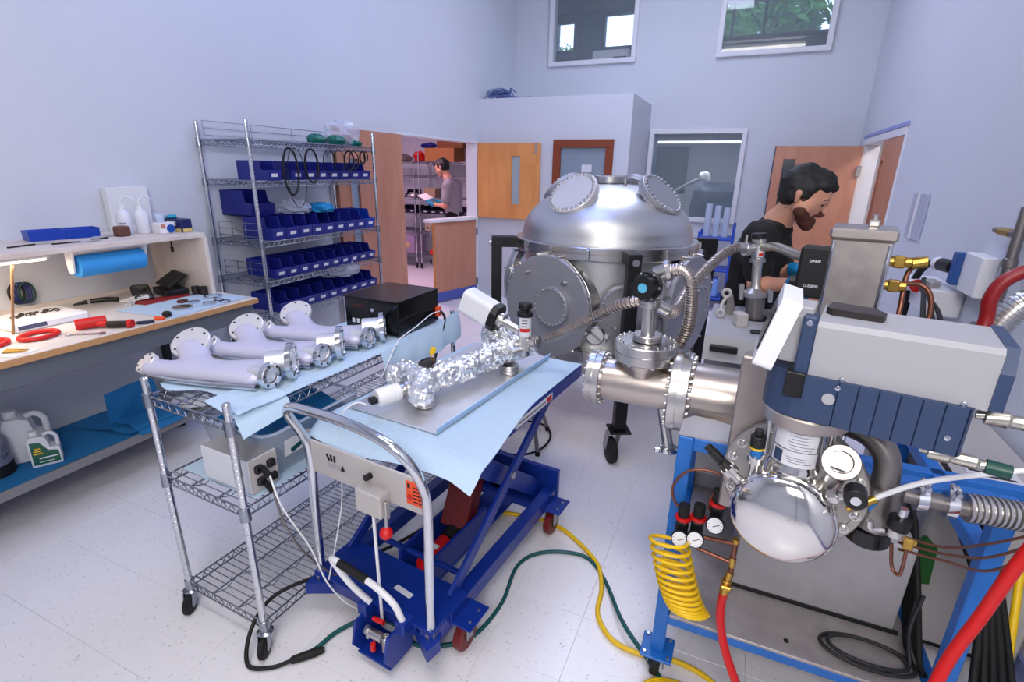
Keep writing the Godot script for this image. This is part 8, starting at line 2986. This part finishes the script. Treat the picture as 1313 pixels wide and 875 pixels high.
func floor_hoses() -> void:
	var st := S()
	rope(st, [Vector3(-1.10, 0.012, -2.05), Vector3(-0.80, 0.012, -2.12), Vector3(-0.66, 0.012, -2.11), Vector3(-0.55, 0.012, -2.06), Vector3(-0.40, 0.012, -1.94), Vector3(-0.34, 0.012, -1.80), Vector3(-0.32, 0.012, -1.66), Vector3(-0.24, 0.012, -1.565), Vector3(-0.13, 0.012, -1.545), Vector3(-0.03, 0.012, -1.57), Vector3(0.08, 0.012, -1.56), Vector3(0.16, 0.012, -1.52)], 0.010, 10, 8)
	solo("yellow_hose", "yellow air hose snaking across the floor from the lift table", "hose", st, M.yellow)
	st = S()
	var pts := []
	for k in 24 * 6 + 1:
		var a := TAU * k / 24.0
		var r := 0.135 - 0.016 * k / 24.0
		pts.append(Vector3(0.03 + cos(a) * r, 0.011 + 0.004 * (k / 24.0), -1.405 + sin(a) * r * 0.62))
	tube(st, pts, 0.0095, 8)
	solo("yellow_hose", "flat coil of yellow air hose lying beside the blue frame", "hose", st, M.yellow)
	st = S()
	rope(st, [Vector3(-1.27, 0.012, -1.0), Vector3(-1.24, 0.012, -1.06), Vector3(-1.22, 0.012, -1.15), Vector3(-1.16, 0.012, -1.24), Vector3(-1.05, 0.012, -1.27), Vector3(-0.92, 0.01, -1.23), Vector3(-0.82, 0.01, -1.265), Vector3(-0.73, 0.01, -1.36), Vector3(-0.70, 0.01, -1.55), Vector3(-0.725, 0.01, -1.77), Vector3(-0.65, 0.01, -1.90), Vector3(-0.47, 0.01, -1.96), Vector3(-0.345, 0.01, -1.86), Vector3(-0.21, 0.033, -1.635), Vector3(-0.06, 0.01, -1.50), Vector3(0.02, 0.01, -1.40)], 0.0085, 8, 8)
	solo("teal_cord", "dark teal extension cord curving over the floor past the lift table", "cord", st, M.teal)
	for k in 4:
		st = S()
		var o := 0.02 * k
		rope(st, [Vector3(0.62, 0.02, -1.0 - o), Vector3(0.76, 0.03 + o, -1.22 - o), Vector3(0.92, 0.06 + o, -1.42 - o), Vector3(1.10, 0.10, -1.75 - o)], 0.012, 8)
		solo("dark_cable", "thick dark cable on the floor by the right wall", "cable", st, M.cable, "dark floor cables")
	st = S()
	rope(st, [Vector3(0.80, 0.11, -1.28), Vector3(0.88, 0.13, -1.52), Vector3(0.95, 0.30, -1.75), Vector3(1.0, 0.5, -1.95)], 0.012, 8)
	solo("yellow_hose", "short yellow hose rising between dark cables at the wall", "hose", st, M.yellow)

func storage_room() -> void:
	var racks := [[-6.45, -5.34, "wire storage rack standing left of its neighbour in the storage room"], [-5.24, -3.75, "wire storage rack behind the person in the storage room"]]
	var navy := mat(Color(0.03, 0.04, 0.15), 0.45)
	for rk in racks:
		var t := thing("storage_rack", rk[2], "shelving", Vector3((rk[0] + rk[1]) / 2, 0, -8.1))
		for x in [rk[0], rk[1]]:
			for z in [-7.86, -8.32]:
				post(t, x, z, 0.09, 1.98, M.chrome)
				caster(t, x, z, 0.10, 0.045, 0.4, M.rubber, M.wire)
		for y in [1.83, 1.60, 1.24, 0.97, 0.66, 0.24]: wire_shelf(t, rk[0], rk[1], -8.32, -7.86, y, 2, M.wire)
	var me := bin_shape(0.15, 0.12, 0.30)
	for e in [[1.24, 3, -3.85], [0.97, 9, -3.85], [0.97, 2, -5.45], [1.24, 1, -5.5]]:
		for k in e[1]:
			var o := thing("storage_bin", "navy bin, %s from its %s end on the %s storage shelf" % [ORD[k], "right wall" if e[2] > -5.0 else "shared post", "chest-high" if e[0] > 1.1 else "waist-high"], "bin", Vector3(e[2] - 0.165 * k, e[0] + 0.005, -8.06), 0.0, "navy bins in the storage room")
			local()
			part_mesh(o, "tray", me, navy)
			var st := S()
			bx(st, Vector3(0, 0.03, 0.147), Vector3(0.06, 0.02, 0.002), 0.0, Basis.from_euler(Vector3(-0.2, 0, 0)))
			part(o, "label_card", st, M.label)
	var y := 1.834
	slab("cardboard_box", "open brown cardboard box on the storage rack's top shelf", "carton", Vector3(-5.12, y, -8.25), Vector3(-4.55, y + 0.22, -7.88), mat(Color(0.62, 0.40, 0.22), 0.8), 0.004)
	slab("cardboard_box", "second brown carton lying behind on the storage rack's top", "carton", Vector3(-4.95, y + 0.222, -8.28), Vector3(-4.45, y + 0.34, -8.0), mat(Color(0.50, 0.31, 0.17), 0.8), 0.004)
	slab("lidded_tote", "pinkish clear lidded tote on the storage rack's top shelf", "tote", Vector3(-4.30, y, -8.22), Vector3(-3.80, y + 0.17, -7.90), mat(Color(0.72, 0.62, 0.70), 0.3), 0.02)
	var st := S()
	lump(st, Vector3(-5.30, y, -8.0), Vector3(0.10, 0.11, 0.12), 5, 0.5)
	solo("red_bag", "crumpled red bag on the storage rack's top shelf", "bag", st, M.red)
	st = S()
	lump(st, Vector3(-5.17, y + 0.223, -8.1), Vector3(0.14, 0.06, 0.10), 6, 0.5)
	solo("blue_bag", "crumpled blue bag on top of the cardboard box", "bag", st, mat(Color(0.05, 0.10, 0.45), 0.5))
	st = S()
	lump(st, Vector3(-5.62, y, -8.0), Vector3(0.13, 0.08, 0.12), 7, 0.4)
	solo("grey_bag", "grey bag at the end of the storage rack's top shelf", "bag", st, mat(Color(0.38, 0.34, 0.33), 0.7))
	slab("beige_box", "small beige carton on the storage rack's chest-high shelf", "carton", Vector3(-5.20, 1.244, -8.15), Vector3(-4.98, 1.40, -7.95), mat(Color(0.62, 0.52, 0.42), 0.7), 0.004)
	st = S()
	lathe(st, [Vector2(0, 0), Vector2(0.10, 0), Vector2(0.11, 0.02), Vector2(0.08, 0.07), Vector2(0, 0.075)], Vector3(-5.47, 1.245, -8.0), Basis.IDENTITY, 20)
	solo("metal_bowl", "upturned metal bowl on the storage rack's chest-high shelf", "bowl", st, M.steel_soft)
	var t := thing("bench_instrument", "beige bench instrument with knobs on the storage rack", "instrument", Vector3(-5.0, 0.665, -8.05))
	st = S()
	box2(st, Vector3(-5.18, 0.665, -8.25), Vector3(-4.86, 0.82, -7.9), 0.005)
	part(t, "case", st, mat(Color(0.66, 0.58, 0.50), 0.5))
	for k in 4:
		st = S()
		cyl(st, Vector3(-5.12 + 0.07 * k, 0.73, -7.9), Vector3(-5.12 + 0.07 * k, 0.73, -7.885), 0.016, 12)
		part(t, "knob", st, M.ink)
	t = thing("lidded_tote", "clear tote with cream sticker on the storage rack's lower shelf", "tote", Vector3(-5.7, 0.245, -8.05))
	st = S()
	box2(st, Vector3(-6.0, 0.245, -8.28), Vector3(-5.40, 0.58, -7.88), 0.02)
	part(t, "body", st, mat(Color(0.62, 0.54, 0.66), 0.3))
	st = S()
	box2(st, Vector3(-5.62, 0.36, -7.879), Vector3(-5.50, 0.44, -7.876))
	part(t, "sticker", st, mat(Color(0.85, 0.68, 0.48), 0.6))
	st = S()
	lump(st, Vector3(-4.92, 0.245, -8.0), Vector3(0.20, 0.09, 0.14), 15, 0.5)
	solo("orange_net_bag", "orange-red net bag on the storage rack's lowest shelf", "bag", st, mat(Color(0.80, 0.16, 0.08), 0.6))

func _ready() -> void:
	materials()
	# camera
	var cam := Camera3D.new()
	cam.name = "camera"
	cam.fov = 67.04
	cam.near = 0.05
	add_child(cam)
	cam.position = Vector3(0, 1.73, 0)
	cam.rotation_degrees = Vector3(-18.40, 23.59, 1.06)
	cam.current = true
	# sky and exposure
	var env := Environment.new()
	env.background_mode = Environment.BG_SKY
	var sky := Sky.new()
	var ps := ProceduralSkyMaterial.new()
	ps.sky_top_color = Color(0.45, 0.62, 0.90)
	ps.sky_horizon_color = Color(0.88, 0.93, 0.97)
	ps.ground_horizon_color = Color(0.7, 0.72, 0.7)
	ps.ground_bottom_color = Color(0.3, 0.3, 0.28)
	ps.energy_multiplier = 5.0
	sky.sky_material = ps
	env.sky = sky
	env.tonemap_mode = Environment.TONE_MAPPER_LINEAR
	env.tonemap_exposure = 1.12
	env.sdfgi_enabled = true
	env.ssao_enabled = true
	env.ssil_enabled = true
	var we := WorldEnvironment.new()
	we.name = "environment"
	we.environment = env
	add_child(we)
	# unseen ceiling panels added in place of studio strobes: neutral ones over the work area, bluish ones towards the back and the left wall
	troffer(Vector3(-0.5, 4.64, -0.3), Vector2(2.4, 1.2), Color(1.0, 0.98, 0.97), 7.5, "large unseen neutral ceiling panel added above the carts as key light", Vector3(-0.55, 0.6, -1.3))
	troffer(Vector3(-1.7, 4.64, -2.6), Vector2(0.6, 2.4), Color(0.50, 0.62, 1.0), 3.9, "added bluish panel washing the workbench wall in place of a gelled strobe", Vector3(-3.4, 1.6, -2.8))
	troffer(Vector3(-1.0, 4.64, -5.2), Vector2(1.2, 2.4), Color(0.84, 0.88, 1.0), 6.4, "added bluish ceiling panel above the far end in place of a gelled strobe")
	softbox(Vector3(0.25, 2.7, 1.25), Vector3(-0.35, 0.2, -1.8), 4.8)
	room()
	chamber()
	tee_assembly()
	hoses()
	blue_frame()
	cryo_pump()
	pump_plumbing()
	wire_cart()
	wire_rack()
	lift_table()
	workbench()
	white_cabinet()
	wall_things()
	floor_hoses()
	storage_room()
	people()
